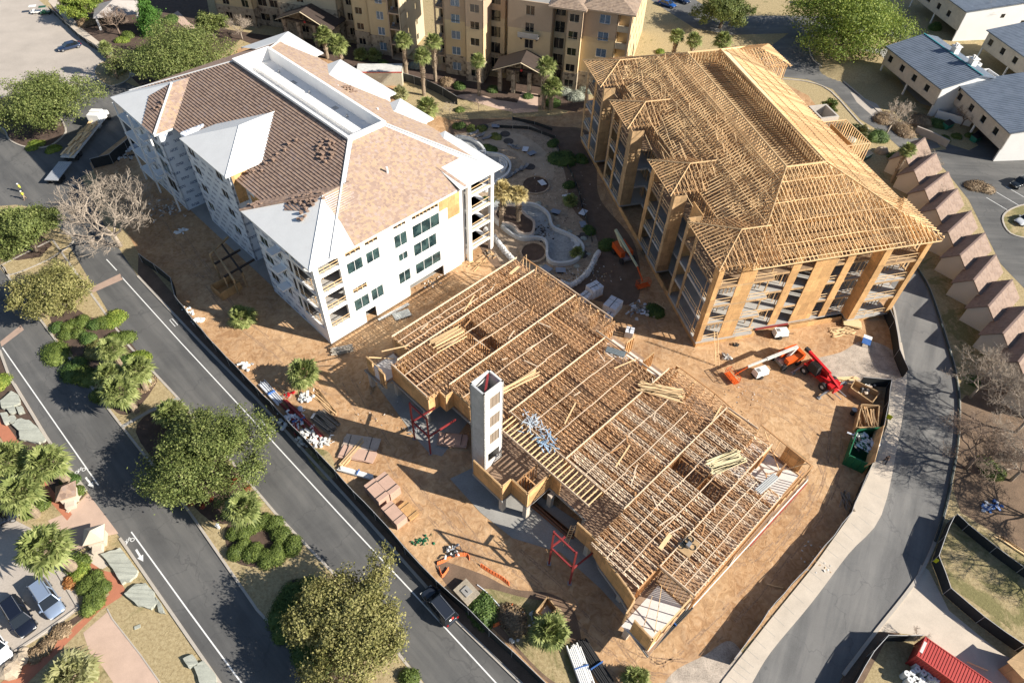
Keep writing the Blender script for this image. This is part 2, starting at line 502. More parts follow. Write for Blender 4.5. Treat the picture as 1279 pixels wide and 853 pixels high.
# verge between kerb and fence
ground('verge', RR[2:] + [(760, 900), (690, 853), (640, 812), (585, 760), (545, 725), (467, 640), (320, 484), (266, 428), (218, 369), (173, 317)], 0.004, M_DARK_SOIL)
ground('mulch_ground', smooth([(62, 395), (88, 384), (112, 396), (146, 408), (172, 440), (196, 470), (190, 488), (176, 506), (158, 518), (142, 512), (118, 478), (88, 440)], 4, True), 0.108, M_MULCH)
ground('mulch_ground', smooth([(170, 540), (200, 512), (240, 530), (300, 600), (326, 640), (300, 652), (262, 650), (214, 600)], 4, True), 0.113, M_MULCH)
ground('mulch_ground', smooth([(282, 660), (310, 646), (345, 652), (378, 684), (350, 700), (318, 708), (290, 698)], 4, True), 0.118, M_MULCH)
ground('mulch_ground', smooth([(350, 750), (378, 728), (430, 740), (450, 790), (440, 850), (410, 850), (370, 810)], 4, True), 0.123, M_MULCH)
# islands, upper left
ISL1 = smooth([(2, 160), (12, 175), (32, 184), (58, 184), (75, 174), (82, 160), (60, 128), (30, 118), (-20, 130), (-40, 150)], 4, True)
ground('tree_island', ISL1, 0.1, M_MULCH); kerb('kerb', ISL1 + ISL1[:1], 0.28, 0.14)
ISL2 = smooth([(-60, 330), (0, 332), (12, 344), (50, 330), (72, 318), (92, 300), (70, 282), (30, 268), (-60, 262)], 4, True)
ground('tree_island', ISL2, 0.112, M_VERGE); kerb('kerb', ISL2 + ISL2[:1], 0.28, 0.14)
ground('mulch_bed', [(0, 322), (22, 326), (50, 322), (66, 306), (40, 285), (0, 285)], 0.118, M_MULCH)
ISL3 = smooth([(118, 92), (128, 104), (142, 108), (162, 98), (158, 84), (140, 76), (124, 80)], 4, True)
ground('tree_island', ISL3, 0.1, M_VERGE); kerb('kerb', ISL3 + ISL3[:1], 0.28, 0.14)
# hedge strip along the lot
ground('planting_strip', [(50, -20), (67, 14), (97, 38), (124, 55), (142, 74), (165, 98), (200, 130), (300, 50), (262, 20), (255, -20)], 0.006, M_MULCH)
ground('path', [(212, 20), (235, 38), (262, 48), (258, 40), (238, 30), (222, 14)], 0.014, M_PINKPAV)
ground('path', [(66, -5), (100, 34), (128, 56), (146, 72), (170, 94), (165, 97), (140, 76), (122, 60), (94, 40), (60, 2)], 0.012, M_CONC)
# lines on the boulevard
def stripe(pts, w=0.14, name='lane_line', z=0.016):
    mb = MB(); ribbon(mb, G(pts), w, z); o = mb.build(name, M_PAINT); o['kind'] = 'structure'
stripe([(133, 324), (146, 338)]); stripe([(151, 345), (226, 428), (320, 529), (422, 640), (513, 737), (620, 853), (660, 893)])
stripe([(3, 434), (63, 520), (123, 606)]); stripe([(164, 664), (235, 762), (302, 853), (340, 905)])
def arrow_mark(tail, head):
    a = pk(*tail).xy; b = pk(*head).xy; d = (b - a); L = d.length; d.normalize(); n = Vector((-d.y, d.x))
    mb = MB()
    def q(s, t): v = a + d * s + n * t; return (v.x, v.y)
    mb.sheet([q(0, -.11), q(L * .62, -.11), q(L * .62, .11), q(0, .11)], 0.017)
    mb.sheet([q(L * .58, -.34), q(L, 0), q(L * .58, .34)], 0.0175)
    mb.build('road_arrow', M_PAINT)['kind'] = 'structure'
def bike_mark(c, e):
    a = pk(*c).xy; d = (pk(*e).xy - a).normalized(); n = Vector((-d.y, d.x)); mb = MB()
    def q(s, t): v = a + d * s * .7 + n * t * .7; return (v.x, v.y)
    for s in (-.5, .5):
        ring = [q(math.cos(t) * .3 + s * .2, math.sin(t) * .3 + s * 1.1) for t in [i * math.pi / 6 for i in range(13)]]
        ribbon(mb, ring, 0.08, 0.0165)
    for l in ([q(.1, -.55), q(-.45, -.1), q(-.1, .55)], [q(-.1, .55), q(-.45, .35), q(-.45, -.1)], [q(-.45, .35), q(-.62, .35), q(-.62, .15)], [q(-.45, -.1), q(-.6, -.2)], [q(.1, -.55), q(-.3, .3)]):
        ribbon(mb, l, 0.08, 0.017)
    mb.build('bicycle_marking', M_PAINT)['kind'] = 'structure'
arrow_mark((107, 596), (117, 609)); bike_mark((100.5, 588), (107, 600))
arrow_mark((170, 686), (179, 701)); bike_mark((161, 676), (168, 688))
arrow_mark((331, 531), (325, 523)); bike_mark((338, 540), (331, 531))
stripe([(212, 400), (219, 408), (222, 406), (215, 398), (212, 400)], 0.1, 'road_marking')

# left verge, walks and beds
ground('verge_strip', [(0, 440), (10, 471), (58, 548), (108, 616), (100, 625), (84, 640), (60, 610), (20, 560), (-40, 520), (-80, 440), (-60, 400)], 0.006, M_MULCH)
kerbside = [(18, 480), (58, 546), (90, 592), (104, 614), (98, 622), (84, 640)]
kerb('kerb', kerbside, 0.35, 0.12, M_CONC)
ground('side_drive', [(84, 640), (100, 626), (110, 616), (130, 642), (148, 666), (120, 672), (98, 690), (70, 668), (60, 650)], 0.012, M_PINKPAV)
ground('parking_pad', [(-60, 640), (0, 640), (40, 660), (58, 680), (88, 702), (100, 760), (60, 790), (0, 826), (-80, 860)], 0.008, M_LOT)
kerb('kerb', [(72, 714), (98, 758), (60, 786), (0, 826), (-30, 846)], 0.25, 0.13)
ground('red_walk', [(-40, 494), (0, 518), (26, 555), (30, 560), (64, 610), (90, 642), (84, 650), (50, 612), (24, 585), (0, 545), (-50, 510)], 0.014, M_REDPAV)
ground('red_walk', [(110, 700), (128, 712), (146, 716), (157, 738), (150, 746), (125, 762), (34, 853), (10, 853), (0, 853), (52, 815), (100, 776), (137, 742), (118, 716)], 0.018, M_REDPAV)
ground('tan_walk', [(100, 692), (118, 684), (136, 706), (122, 714)], 0.016, M_CONC)
ground('paver_path', [(134, 764), (104, 790), (112, 815), (128, 832), (142, 853), (150, 870), (202, 870), (196, 846), (176, 818), (154, 790)], 0.012, M_PINKPAV)
ground('front_lawn', [(148, 752), (136, 762), (154, 790), (176, 818), (196, 846), (204, 872), (290, 872), (268, 845), (230, 795), (205, 762), (180, 745), (160, 744)], 0.009, M_VERGE)
ground('front_lawn', [(100, 793), (60, 832), (38, 853), (20, 870), (146, 870), (138, 850), (124, 830), (110, 812)], 0.009, M_VERGE)
ground('mulch_bed', [(100, 766), (60, 792), (36, 812), (34, 828), (60, 806), (108, 768)], 0.010, M_MULCH)
kerb('kerb', [(134, 760), (140, 772), (154, 790), (176, 818), (200, 852)], 0.12, 0.06)

# ------------------------------------------------------------------ the building site
SITE = [(173, 316), (213, 347), (218, 369), (266, 428), (320, 484), (467, 640), (545, 725), (585, 760), (640, 812), (690, 860), (700, 900), (880, 900), (915, 822), (960, 778), (1016, 706), (1060, 646), (1082, 592), (1104, 545), (1114, 478), (1134, 466), (1124, 430), (1112, 385), (1160, 300), (1100, 240), (1010, 120), (960, 95), (800, 100), (735, 125), (700, 145), (560, 150), (420, 60), (300, 60), (170, 160), (112, 204), (130, 240)]
ground('dirt_yard', SITE, 0.012, M_DIRT)
M_TRK = mat('churned_dirt', (0.33, 0.21, 0.125), 0.95, 0.45, 1.5, 6, bump=1.0)
M_TRL = mat('pale_scraped_dirt', (0.60, 0.44, 0.29), 0.95, 0.25, 0.5, 5, bump=.6)
for pts, m_ in (([(560, 640), (600, 690), (650, 730), (700, 770), (745, 812), (790, 850)], M_TRK), ([(640, 690), (700, 742), (740, 790), (800, 828), (860, 835)], M_TRK), ([(760, 770), (820, 840), (880, 800), (960, 715), (1030, 620), (1045, 540)], M_TRK), ([(880, 470), (950, 500), (1010, 540), (1040, 610)], M_TRK), ([(820, 420), (800, 370), (770, 300), (745, 220), (725, 170)], M_TRK), ([(430, 470), (480, 560), (540, 640), (600, 700)], M_TRK), ([(250, 340), (300, 400), (360, 450), (430, 500)], M_TRK), ([(180, 220), (220, 290), (260, 345)], M_TRK), ([(890, 470), (960, 480), (1000, 500), (1050, 520)], M_TRK), ([(905, 700), (940, 690), (990, 640), (1010, 600)], M_TRK)):
    L_ = [Vector((*q, 0)) for q in G(smooth(pts, 10))]; R9 = random.Random(int(pts[0][0]))
    for off in (-.85, -.6, .65, .9):
        mb = MB()
        for i in range(len(L_) - 1):
            if R9.random() < .3: continue
            d = (L_[i + 1] - L_[i]).normalized(); n = Vector((-d.y, d.x, 0)) * (off + R9.uniform(-.06, .06)); w = Vector((-d.y, d.x, 0)) * R9.uniform(.04, .12)
            mb.poly([(v.x, v.y, .0135 + abs(off) * .001) for v in (L_[i] + n - w, L_[i + 1] + n - w * .6, L_[i + 1] + n + w * .8, L_[i] + n + w)])
        mb.build('tyre_track_ground', m_)['kind'] = 'structure'
ground('gravel_patch', smooth([(1010, 452), (1050, 440), (1080, 425), (1118, 440), (1126, 468), (1100, 478), (1070, 480), (1035, 470)], 5, True), 0.018, M_GRAVEL)
ground('gravel_patch', smooth([(912, 800), (880, 818), (840, 840), (830, 870), (900, 870), (930, 830)], 5, True), 0.018, M_GRAVEL)
ground('dark_soil', smooth([(545, 700), (600, 716), (640, 735), (690, 742), (720, 770), (730, 860), (690, 856), (640, 808), (585, 756), (556, 728)], 5, True), 0.016, M_DARK_SOIL)
ground('rough_grass', smooth([(600, 738), (650, 745), (700, 760), (712, 800), (720, 850), (690, 850), (640, 800)], 5, True), 0.020, M_GRASSG)
ground('rough_grass', smooth([(395, 560), (412, 566), (420, 590), (408, 600), (392, 584), (380, 562)], 4, True), 0.016, M_GRASSG)
ground('slab', [(562, 598), (600, 580), (660, 610), (720, 650), (790, 735), (800, 790), (750, 735), (700, 690), (640, 672), (600, 640)], 0.05, M_CONCG)
ground('slab', [(470, 480), (500, 478), (600, 500), (590, 520), (552, 570), (536, 566), (520, 548)], 0.05, M_CONCG)
ground('pool_terrace', smooth([(585, 165), (640, 150), (690, 175), (705, 215), (715, 260), (742, 290), (747, 325), (725, 352), (690, 360), (640, 345), (610, 300), (595, 250), (560, 190)], 6, True), 0.03, M_FLAG)
ground('mulch_bed', smooth([(560, 160), (640, 150), (690, 158), (735, 165), (745, 210), (750, 250), (790, 300), (800, 350), (790, 380), (740, 375), (700, 365), (640, 350), (600, 310), (590, 250)], 5, True), 0.02, M_DARK_SOIL)
ground('terrace_path', smooth([(560, 170), (640, 165), (686, 195), (690, 225), (664, 215), (640, 190), (600, 180)], 5, True), 0.034, mat('sandy_path', (0.42, 0.33, 0.24), .9, .2, .8, 6))
# lawn and path beside the stone apartments
ground('mulch_ground', [(262, 34), (330, 44), (440, 54), (560, 88), (700, 108), (735, 112), (735, 136), (640, 128), (571, 124), (540, 108), (502, 94), (443, 86), (400, 72), (330, 62)], 0.014, M_MULCH)
ground('lawn', [(500, 100), (545, 112), (580, 134), (600, 140), (570, 150), (520, 140), (495, 120)], 0.016, M_GRASS)
ground('path', smooth([(570, 120), (600, 130), (640, 140), (660, 135), (650, 128), (610, 118)], 4, True), 0.016, M_PINKPAV)
ground('planting_strip', [(440, 62), (500, 85), (560, 105), (620, 125), (720, 140), (735, 118), (700, 120), (620, 112), (584, 105), (504, 80), (440, 55)], 0.02, M_MULCH)
ground('path', [(652, 115), (672, 118), (672, 140), (640, 142)], 0.024, M_PINKPAV)
# right: curved street
CL = [(1100, 352), (1114, 378), (1124, 428), (1130, 468), (1127, 503), (1120, 545), (1098, 642), (1057, 690), (1010, 752), (960, 812), (935, 853), (900, 915)]
CR_ = [(1128, 300), (1141, 329), (1161, 362), (1183, 428), (1193, 465), (1198, 503), (1196, 553), (1188, 600), (1178, 645), (1162, 690), (1140, 730), (1095, 787), (1070, 820), (1047, 853), (1020, 915)]
CLs, CRs = smooth(CL, 4), smooth(CR_, 4)
ground('street', CLs + CRs[::-1], 0.020, M_ASPH2)
mb = MB(); ribbon(mb, G(CRs[:52]), 0.35, 0.0, 0.15); mb.build('kerb', M_KERB)['kind'] = 'structure'
SW = [(1113, 476), (1133, 468), (1128, 503), (1121, 545), (1099, 642), (1058, 690), (1011, 752), (961, 812), (936, 853), (900, 915), (868, 915), (902, 850), (960, 776), (1017, 706), (1060, 646), (1084, 594), (1108, 530)]
ground('sidewalk', SW, 0.13, M_CONC)
mb = MB(); ribbon(mb, G(CLs[8:]), 0.5, 0.0, 0.10); mb.build('kerb', M_CONC)['kind'] = 'structure'
mb = MB(); ribbon(mb, G(CLs[:9]), 0.3, 0.0, 0.14); mb.build('kerb', M_KERB)['kind'] = 'structure'
mbj = MB()
for i in range(3, 40):
    t = i / 40 * (len(CLs) - 9) + 8
    p = G([CLs[int(t)]])[0]; q = pk(*CLs[min(int(t) + 1, len(CLs) - 1)]).xy; d = (q - Vector(p)); 
    if d.length < .01: continue
    d.normalize(); n = Vector((-d.y, d.x)); a = Vector(p) + d * (t % 1) * 2 - n * .3
    b = a - n * 1.55
    ribbon(mbj, [a, b], 0.04, 0.134)
mbj.build('sidewalk_joint', M_CONCG)['kind'] = 'structure'
ground('driveway', [(1141, 731), (1150, 705), (1160, 712), (1185, 762), (1225, 795), (1250, 815), (1268, 826), (1290, 850), (1290, 900), (1240, 880), (1232, 850), (1190, 820), (1156, 794), (1094, 788)], 0.024, M_CONC)
ground('soil_strip', [(1095, 789), (1125, 790), (1106, 800), (1078, 853), (1060, 900), (1018, 900), (1047, 853), (1070, 820)], 0.028, M_DARK_SOIL)
ground('rough_grass', [(1186, 650), (1174, 690), (1190, 735), (1250, 775), (1279, 800), (1400, 830), (1400, 700), (1279, 690), (1240, 668), (1200, 645)], 0.016, M_GRASSG)
ground('rough_grass', [(1186, 430), (1205, 425), (1225, 470), (1215, 495), (1200, 492), (1192, 460)], 0.014, M_GRASSG)
ground('mulch_bed', [(1146, 330), (1170, 318), (1200, 350), (1230, 400), (1250, 450), (1225, 470), (1205, 425), (1186, 425), (1166, 362)], 0.012, M_GRASSG)
ground('bare_ground', [(1200, 500), (1230, 470), (1300, 470), (1400, 480), (1400, 720), (1279, 688), (1200, 640), (1190, 610), (1199, 553)], 0.010, mat('litter_soil', (0.17, 0.115, 0.075), 0.95, 0.45, 0.5, 8, bump=0.6))
# right: upper street and alley
US = smooth([(1300, 240), (1279, 205), (1230, 200), (1180, 184), (1150, 180), (1118, 170), (1085, 150), (1060, 122), (1035, 104), (1000, 96), (970, 90), (985, 62), (1000, 40), (985, 30), (930, 40), (860, 36), (815, 30), (700, 0)], 1)
ground('upper_street', [(700, -60), (800, -8), (830, 12), (868, 36), (915, 44), (985, 42), (960, 60), (940, 88), (975, 96), (1010, 100), (1040, 112), (1075, 150), (1105, 168), (1125, 186), (1150, 190), (1175, 184), (1168, 176), (1140, 172), (1112, 152), (1085, 128), (1050, 98), (1018, 76), (1010, 55), (1020, 40), (1100, 42), (1160, 60), (1165, 50), (1100, 20), (985, 20), (900, 20), (860, -5), (850, -60)], 0.012, M_ASPH3)
kerb('kerb', [(940, 96), (975, 99), (1010, 103), (1038, 115), (1072, 152), (1085, 162)], 0.3, 0.14, sm=3)
kerb('kerb', [(1010, 56), (1016, 76), (1048, 98), (1084, 128), (1110, 152)], 0.3, 0.14, sm=3)
ground('alley', [(1150, 190), (1182, 187), (1178, 178), (1210, 188), (1222, 182), (1212, 172), (1230, 155), (1290, 130), (1480, 60), (1480, 420), (1279, 360), (1250, 330), (1210, 250), (1180, 212), (1165, 200)], 0.012, asphalt_mat('alley_asphalt', 0.10, 0))
ground('driveway', [(1062, 115), (1095, 130), (1110, 150), (1095, 150), (1070, 128)], 0.016, M_LOT)
ground('carport_apron', [(1070, 62), (1100, 68), (1130, 110), (1150, 130), (1190, 140), (1210, 125), (1180, 90), (1120, 60)], 0.010, M_CONCG)
for i in range(4):
    x0 = 1222 + i * 10; 
    stripe([(1223 + i * 12, 152 - i * 3), (1247 + i * 13, 172 - i * 4)], 0.12, 'bay_line', 0.02)
for i in range(4):
    stripe([(1232 + i * 12, 247 - i * 7), (1264 + i * 14, 266 - i * 6)], 0.12, 'bay_line', 0.02)
ISLP = smooth([(1252, 274), (1262, 262), (1290, 255), (1330, 262), (1330, 310), (1290, 300), (1262, 292)], 4, True)
ground('tree_island', ISLP, 0.1, M_GRASSG); kerb('kerb', ISLP + ISLP[:1], 0.28, 0.14)
# grass mound
mb = MB(); N = 26
c = pk(1068, 90); 
for i in range(N + 1):
    for j in range(N + 1):
        x = (i / N - .5) * 22; y = (j / N - .5) * 16
        r = math.hypot(x / 8.5, y / 6.2)
        z = 2.0 * max(0, 1 - r * r) ** 1.3 - 0.05
        mb.v.append((c.x + x, c.y + y, z + (0.12 * noise.noise(Vector((x * .5, y * .5, 0))) if z > 0 else 0)))
for i in range(N):
    for j in range(N):
        a = i * (N + 1) + j; mb.f.append((a, a + N + 1, a + N + 2, a + 1))
mb.build('grass_mound', M_VERGE, smooth=True)['kind'] = 'structure'
# ------------------------------------------------------------------ shared building materials
M_WRAPF = mat('white_stucco_wrap', (0.80, 0.79, 0.76), 0.75, 0.05, 0.7, 5)
M_WHITE = mat('white_board', (0.80, 0.79, 0.77), 0.7, 0.06, 1, 9)
M_UNDER = mat('roof_underlay', (0.66, 0.665, 0.66), 0.6, 0.06, 0.5, 5)
def osbmat(name, c):
    t = NT(name); sx = t.n.new('ShaderNodeSeparateXYZ'); t.link(t.tc.outputs['Object'], sx.inputs[0])
    ad = t.n.new('ShaderNodeMath'); ad.operation = 'ADD'; t.link(sx.outputs['X'], ad.inputs[0]); t.link(sx.outputs['Y'], ad.inputs[1])
    cb = t.n.new('ShaderNodeCombineXYZ'); t.link(ad.outputs[0], cb.inputs['X']); t.link(sx.outputs['Z'], cb.inputs['Y'])
    br = t.n.new('ShaderNodeTexBrick'); br.inputs['Scale'].default_value = 1.0; br.inputs['Brick Width'].default_value = 1.22; br.inputs['Row Height'].default_value = 2.44
    br.inputs['Mortar Size'].default_value = 0.012; br.inputs['Color1'].default_value = (*[x * .8 for x in c], 1); br.inputs['Color2'].default_value = (*[min(1, x * 1.18) for x in c], 1); br.inputs['Mortar'].default_value = (*[x * .4 for x in c], 1)
    t.link(cb.outputs[0], br.inputs['Vector'])
    t.color(t.mix(1.0, br.outputs['Color'], t.ramp(t.mix(.5, t.noise(1.2, 5), t.noise(16, 3)), [(.38, .74), (.62, 1.2)]), 'MULTIPLY'))
    t.bsdf.inputs['Roughness'].default_value = .85; return t.m
M_OSB = osbmat('osb_panel', (0.56, 0.33, 0.14)); M_OSBD = osbmat('weathered_osb', (0.47, 0.31, 0.16))
M_LUMB = woodmat('framing_lumber', (0.54, 0.35, 0.18), 0.55)
M_LUMBD = woodmat('weathered_lumber', (0.46, 0.25, 0.11), 0.45)
M_LUMBL = woodmat('fresh_lumber', (0.72, 0.50, 0.27), 0.42)
M_SUBF = mat('subfloor', (0.50, 0.40, 0.32), 0.85, 0.22, 0.8, 6)
M_GYP = mat('gypcrete_floor', (0.40, 0.385, 0.36), 0.8, 0.15, 0.6, 6)
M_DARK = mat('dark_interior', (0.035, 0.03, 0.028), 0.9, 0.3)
M_STEELR = mat('red_primer_steel', (0.24, 0.03, 0.03), 0.55, 0.15)
M_GREYM = mat('grey_metal', (0.35, 0.36, 0.37), 0.45, 0.12, metal=0.6)
M_BLK = mat('black_rubber', (0.02, 0.02, 0.021), 0.7, 0.2)
M_WPAINT = mat('white_paint', (0.78, 0.78, 0.76), 0.45, 0.05)
M_DIRTYW = mat('dirty_white', (0.58, 0.57, 0.54), 0.7, 0.25, 1.5, 8)

def glassmat():
    t = NT('tinted_window_glass')
    n = t.noise(0.7, 3, 0.5)
    t.color(t.ramp(n, [(0.42, (0.012, 0.03, 0.035)), (0.58, (0.045, 0.085, 0.085))]))
    t.bsdf.inputs['Roughness'].default_value = 0.08
    t.bsdf.inputs['Specular IOR Level'].default_value = 0.8
    return t.m
M_GLASS = glassmat()

def wrapmat():
    """blue-white house wrap with rows of small printed marks and seams"""
    t = NT('printed_house_wrap')
    sx = t.n.new('ShaderNodeSeparateXYZ'); t.link(t.tc.outputs['Object'], sx.inputs[0])
    ad = t.n.new('ShaderNodeMath'); ad.operation = 'ADD'; t.link(sx.outputs['X'], ad.inputs[0]); t.link(sx.outputs['Y'], ad.inputs[1])
    cb = t.n.new('ShaderNodeCombineXYZ'); t.link(ad.outputs[0], cb.inputs['X']); t.link(sx.outputs['Z'], cb.inputs['Y'])
    br = t.n.new('ShaderNodeTexBrick'); br.inputs['Scale'].default_value = 1.0; br.offset = 0.5
    br.inputs['Brick Width'].default_value = 2.2; br.inputs['Row Height'].default_value = 1.35
    br.inputs['Mortar Size'].default_value = 0.42; br.inputs['Mortar Smooth'].default_value = 0.0
    br.inputs['Color1'].default_value = (1, 1, 1, 1); br.inputs['Color2'].default_value = (1, 1, 1, 1); br.inputs['Mortar'].default_value = (0, 0, 0, 1)
    t.link(cb.outputs[0], br.inputs['Vector'])
    n = t.noise(6.5, 2, 0.5, vec=cb.outputs[0])
    f = t.mix(1.0, br.outputs['Color'], t.ramp(n, [(0.47, 0.0), (0.5, 1.0)]), 'MULTIPLY')
    col = t.mix(f, t.ramp(t.noise(0.5, 4), [(0.4, (0.68, 0.73, 0.79)), (0.6, (0.76, 0.80, 0.85))]), (0.14, 0.18, 0.28))
    t.color(col); t.bsdf.inputs['Roughness'].default_value = 0.6
    return t.m
M_WRAP = wrapmat()

def tilemat(name, cols, bw=0.32, rh=0.36):
    t = NT(name)
    isl = t.noise(0.35, 4, 0.6)
    v = t.n.new('ShaderNodeTexVoronoi'); v.inputs['Scale'].default_value = 2.6; v.inputs['Randomness'].default_value = 0.6
    t.link(t.tc.outputs['Object'], v.inputs['Vector'])
    s = t.n.new('ShaderNodeSeparateColor'); t.link(v.outputs['Color'], s.inputs[0])
    f = t.mix(0.35, s.outputs[0], isl)
    t.color(t.ramp(f, [(0.1, cols[0]), (0.4, cols[1]), (0.6, cols[2]), (0.85, cols[3])]))
    t.bsdf.inputs['Roughness'].default_value = 0.85
    return t.m
M_TILEP = tilemat('mottled_roof_tile', [(0.30, 0.21, 0.17), (0.38, 0.27, 0.21), (0.46, 0.33, 0.21), (0.40, 0.31, 0.28)])
M_TILEB = tilemat('brown_roof_tile', [(0.17, 0.115, 0.09), (0.25, 0.17, 0.13), (0.32, 0.22, 0.16), (0.25, 0.185, 0.16)])

# ------------------------------------------------------------------ WHITE BUILDING (wrapped, roof half tiled)
WF = Frame(pk(414, 430, 0), 46.5)
white = thing('apartment_building', 'white wrapped four storey building with half tiled roof and long white roof well', 'building', WF.o, rad(46.5))
FL = [2.6, 6.1, 9.5, 12.8]
EZ = 15.4; TOPZ = 20.3
LW, LD = 31.0, 56.5

# front facade, a 5 .. 25.5 (corner bay balconies left, tower right)
wins = [(5.0, 7.5, 13.5, 15.1, 'frame'), (8.2, 10.4, 13.6, 15.2, 'frame'), (13.1, 15.3, 13.7, 15.2, 'frame'), (16.4, 21.3, 13.6, 15.2, 'frame'),
        (4.9, 7.5, 10.4, 12.4, 'glass'), (8.1, 10.4, 10.4, 12.4, 'glass'), (13.0, 15.3, 10.3, 12.6, 'glass'), (16.3, 21.4, 10.3, 12.6, 'glass'),
        (13.4, 15.1, 7.6, 9.0, 'glass'), (16.2, 20.6, 6.9, 9.2, 'glass'), (5.1, 7.5, 6.6, 7.6, 'frame'),
        (4.9, 7.5, 3.2, 5.4, 'glass'), (7.9, 10.1, 3.3, 5.5, 'glass'), (13.0, 15.2, 3.3, 5.5, 'glass'), (16.2, 21.2, 3.3, 5.4, 'glass')]
F0 = (4.4, 0.0); F1 = (25.4, 0.0)
holes = [(a - 4.4, b - 4.4, c, d) for a, b, c, d, k in wins] + [(2.0, 3.9, 0.0, 2.2), (10.3, 17.2, 0.0, 2.1)]
part('front_wall', M_WRAPF, white, lambda m: wall(m, F0, F1, 0, EZ, holes, 0.25))
def seams(m):
    for z in (2.75, 6.0, 9.4, 12.9):
        rect_on(m, F0, F1, 0, 21, z, z + 0.05, -0.006, 0.0)
    for u in (3.4, 8.2, 11.7, 17.3):
        rect_on(m, F0, F1, u, u + 0.04, 2.8, 15.3, -0.006, 0.0)
part('wall_seam', mat('seam_tape', (0.62, 0.62, 0.6), 0.7, 0.05), white, seams)
for a, b, c, d, k in wins:
    u0, u1 = a - 4.4, b - 4.4
    if k == 'glass':
        f = part('window', M_WPAINT, white, lambda m: [rect_on(m, F0, F1, u0 + x0, u0 + x1, z0, z1, 0.04, 0.12) for x0, x1, z0, z1 in
            [(0, .07, c, d), (b - a - .07, b - a, c, d), (.07, b - a - .07, c, c + .07), (.07, b - a - .07, d - .07, d)] +
            [((b - a) * i / (3 if b - a > 4 else 2) - .03, (b - a) * i / (3 if b - a > 4 else 2) + .03, c + .07, d - .07) for i in range(1, 3 if b - a > 4 else 2)]])
        n = 3 if b - a > 4 else 2
        for i in range(n):
            wpn = (b - a) / n
            g = MB(); rect_on(g, F0, F1, u0 + wpn * i + .04, u0 + wpn * (i + 1) - .04, c + .05, d - .05, 0.07, 0.09)
            g.build('pane', M_GLASS, f)
    else:
        g = MB()
        n = max(2, int((b - a) / 0.7))
        for i in range(n + 1):
            rect_on(g, F0, F1, u0 + (b - a - .06) * i / n, u0 + (b - a - .06) * i / n + .06, c, d, 0.02, 0.14)
        rect_on(g, F0, F1, u0 - .02, u1 + .02, c + .55, c + .62, 0.0, 0.15)
        g.build('window_framing', M_LUMBL, white)
part('sheathing', M_OSB, white, lambda m: rect_on(m, F0, F1, 17.0, 20.98, 12.6, 15.38, -0.03, -0.002))
part('sheathing', M_OSB, white, lambda m: rect_on(m, F0, F1, 18.6, 20.98, 10.0, 12.6, -0.03, -0.002))
part('flashing_wrap', M_WHITE, white, lambda m: rect_on(m, F0, F1, 17.1, 20.98, 10.1, 10.35, -0.05, -0.03))
# floors and interior
for z in FL:
    part('floor_slab', M_GYP, white, lambda m: m.prism([(.4, .3), (30.5, .3), (30.5, 56), (.4, 56), (.4, 42.9), (5.9, 42.9), (5.9, 36.8), (2.0, 36.8), (2.0, 23.3), (3.8, 23.3), (3.8, 14.9), (.4, 14.9)], z - 0.35, z))
part('ground_floor', M_CONCG, white, lambda m: m.box(0.3, 30, 1.2, 56, 0.02, 0.1))
part('garage_wall', M_CONCG, white, lambda m: (m.box(2, 29, 5.5, 5.8, 0.1, 2.2), m.box(14.8, 15.1, .3, 5.5, .1, 2.2)))
def parts_int(m):
    for z in FL:
        for b in (3.0, 7.5, 13, 19, 26, 33, 40, 48):
            for i in range(34):
                a = 6.2 + i * 0.7 if b > 15 else 1.2 + i * .7
                m.box(a, a + .05, b, b + .12, z, z + 2.95)
            m.box(6.2 if b > 15 else 1.2, 29, b, b + .12, z + 2.95, z + 3.05)
        for a in (6.0, 10.8, 16.0, 24.0):
            for i in range(34):
                bb = .6 + i * 1.6
                m.box(a, a + .12, bb, bb + .05, z, z + 2.95)
part('stud_walls', M_LUMB, white, parts_int)
part('interior_gypsum', mat('taupe_gypsum', (0.38, 0.34, 0.28), 0.9, 0.2), white, lambda m: [m.box(11, 11.15, 1.5, 50, z, z + 3.0) or m.box(4.6, 24, 6.3, 6.45, z, z + 3.0) for z in FL])  # one even taupe on every storey
# corner bay: stacked balconies
CZ = FL + [16.0]
part('corner_post', M_WRAPF, white, lambda m: (m.box(0, .75, 0, .75, 0.0, 14.9), m.box(3.9, 4.4, 0.0, .5, 0.0, 15.3), m.box(0.0, .5, 5.6, 6.1, 0.0, 15.2)))
part('corner_base', M_WRAPF, white, lambda m: (m.box(.75, 3.9, 0.02, .3, 0, 2.25), m.box(0.02, .3, .75, 5.6, 0, 2.25)))
for z in FL + [15.2]:
    part('balcony_edge', M_WHITE, white, lambda m: (m.box(.75, 3.9, -0.02, .3, z - .42, z + .06), m.box(-0.02, .3, .75, 5.6, z - .42, z + .06)))
for z in FL:
    part('balcony_railing', M_LUMBL, white, lambda m: ([m.bar((.8, .1, z + h), (3.9, .1, z + h), .05, .09) for h in (.55, 1.05)], [m.bar((.1, .8, z + h), (.1, 5.6, z + h), .05, .09) for h in (.55, 1.05)],
        [m.box(x, x + .05, .12, .2, z, z + 1.05) for x in (1.6, 2.6)]))
part('balcony_backwall', M_LUMB, white, lambda m: [m.box(.6 + i * .45, .66 + i * .45, 2.6, 2.74, z, z + 3.1) for z in FL for i in range(9)] + [m.box(.5, 4.4, 2.55, 2.76, z + 1.1, z + 1.2) for z in FL])
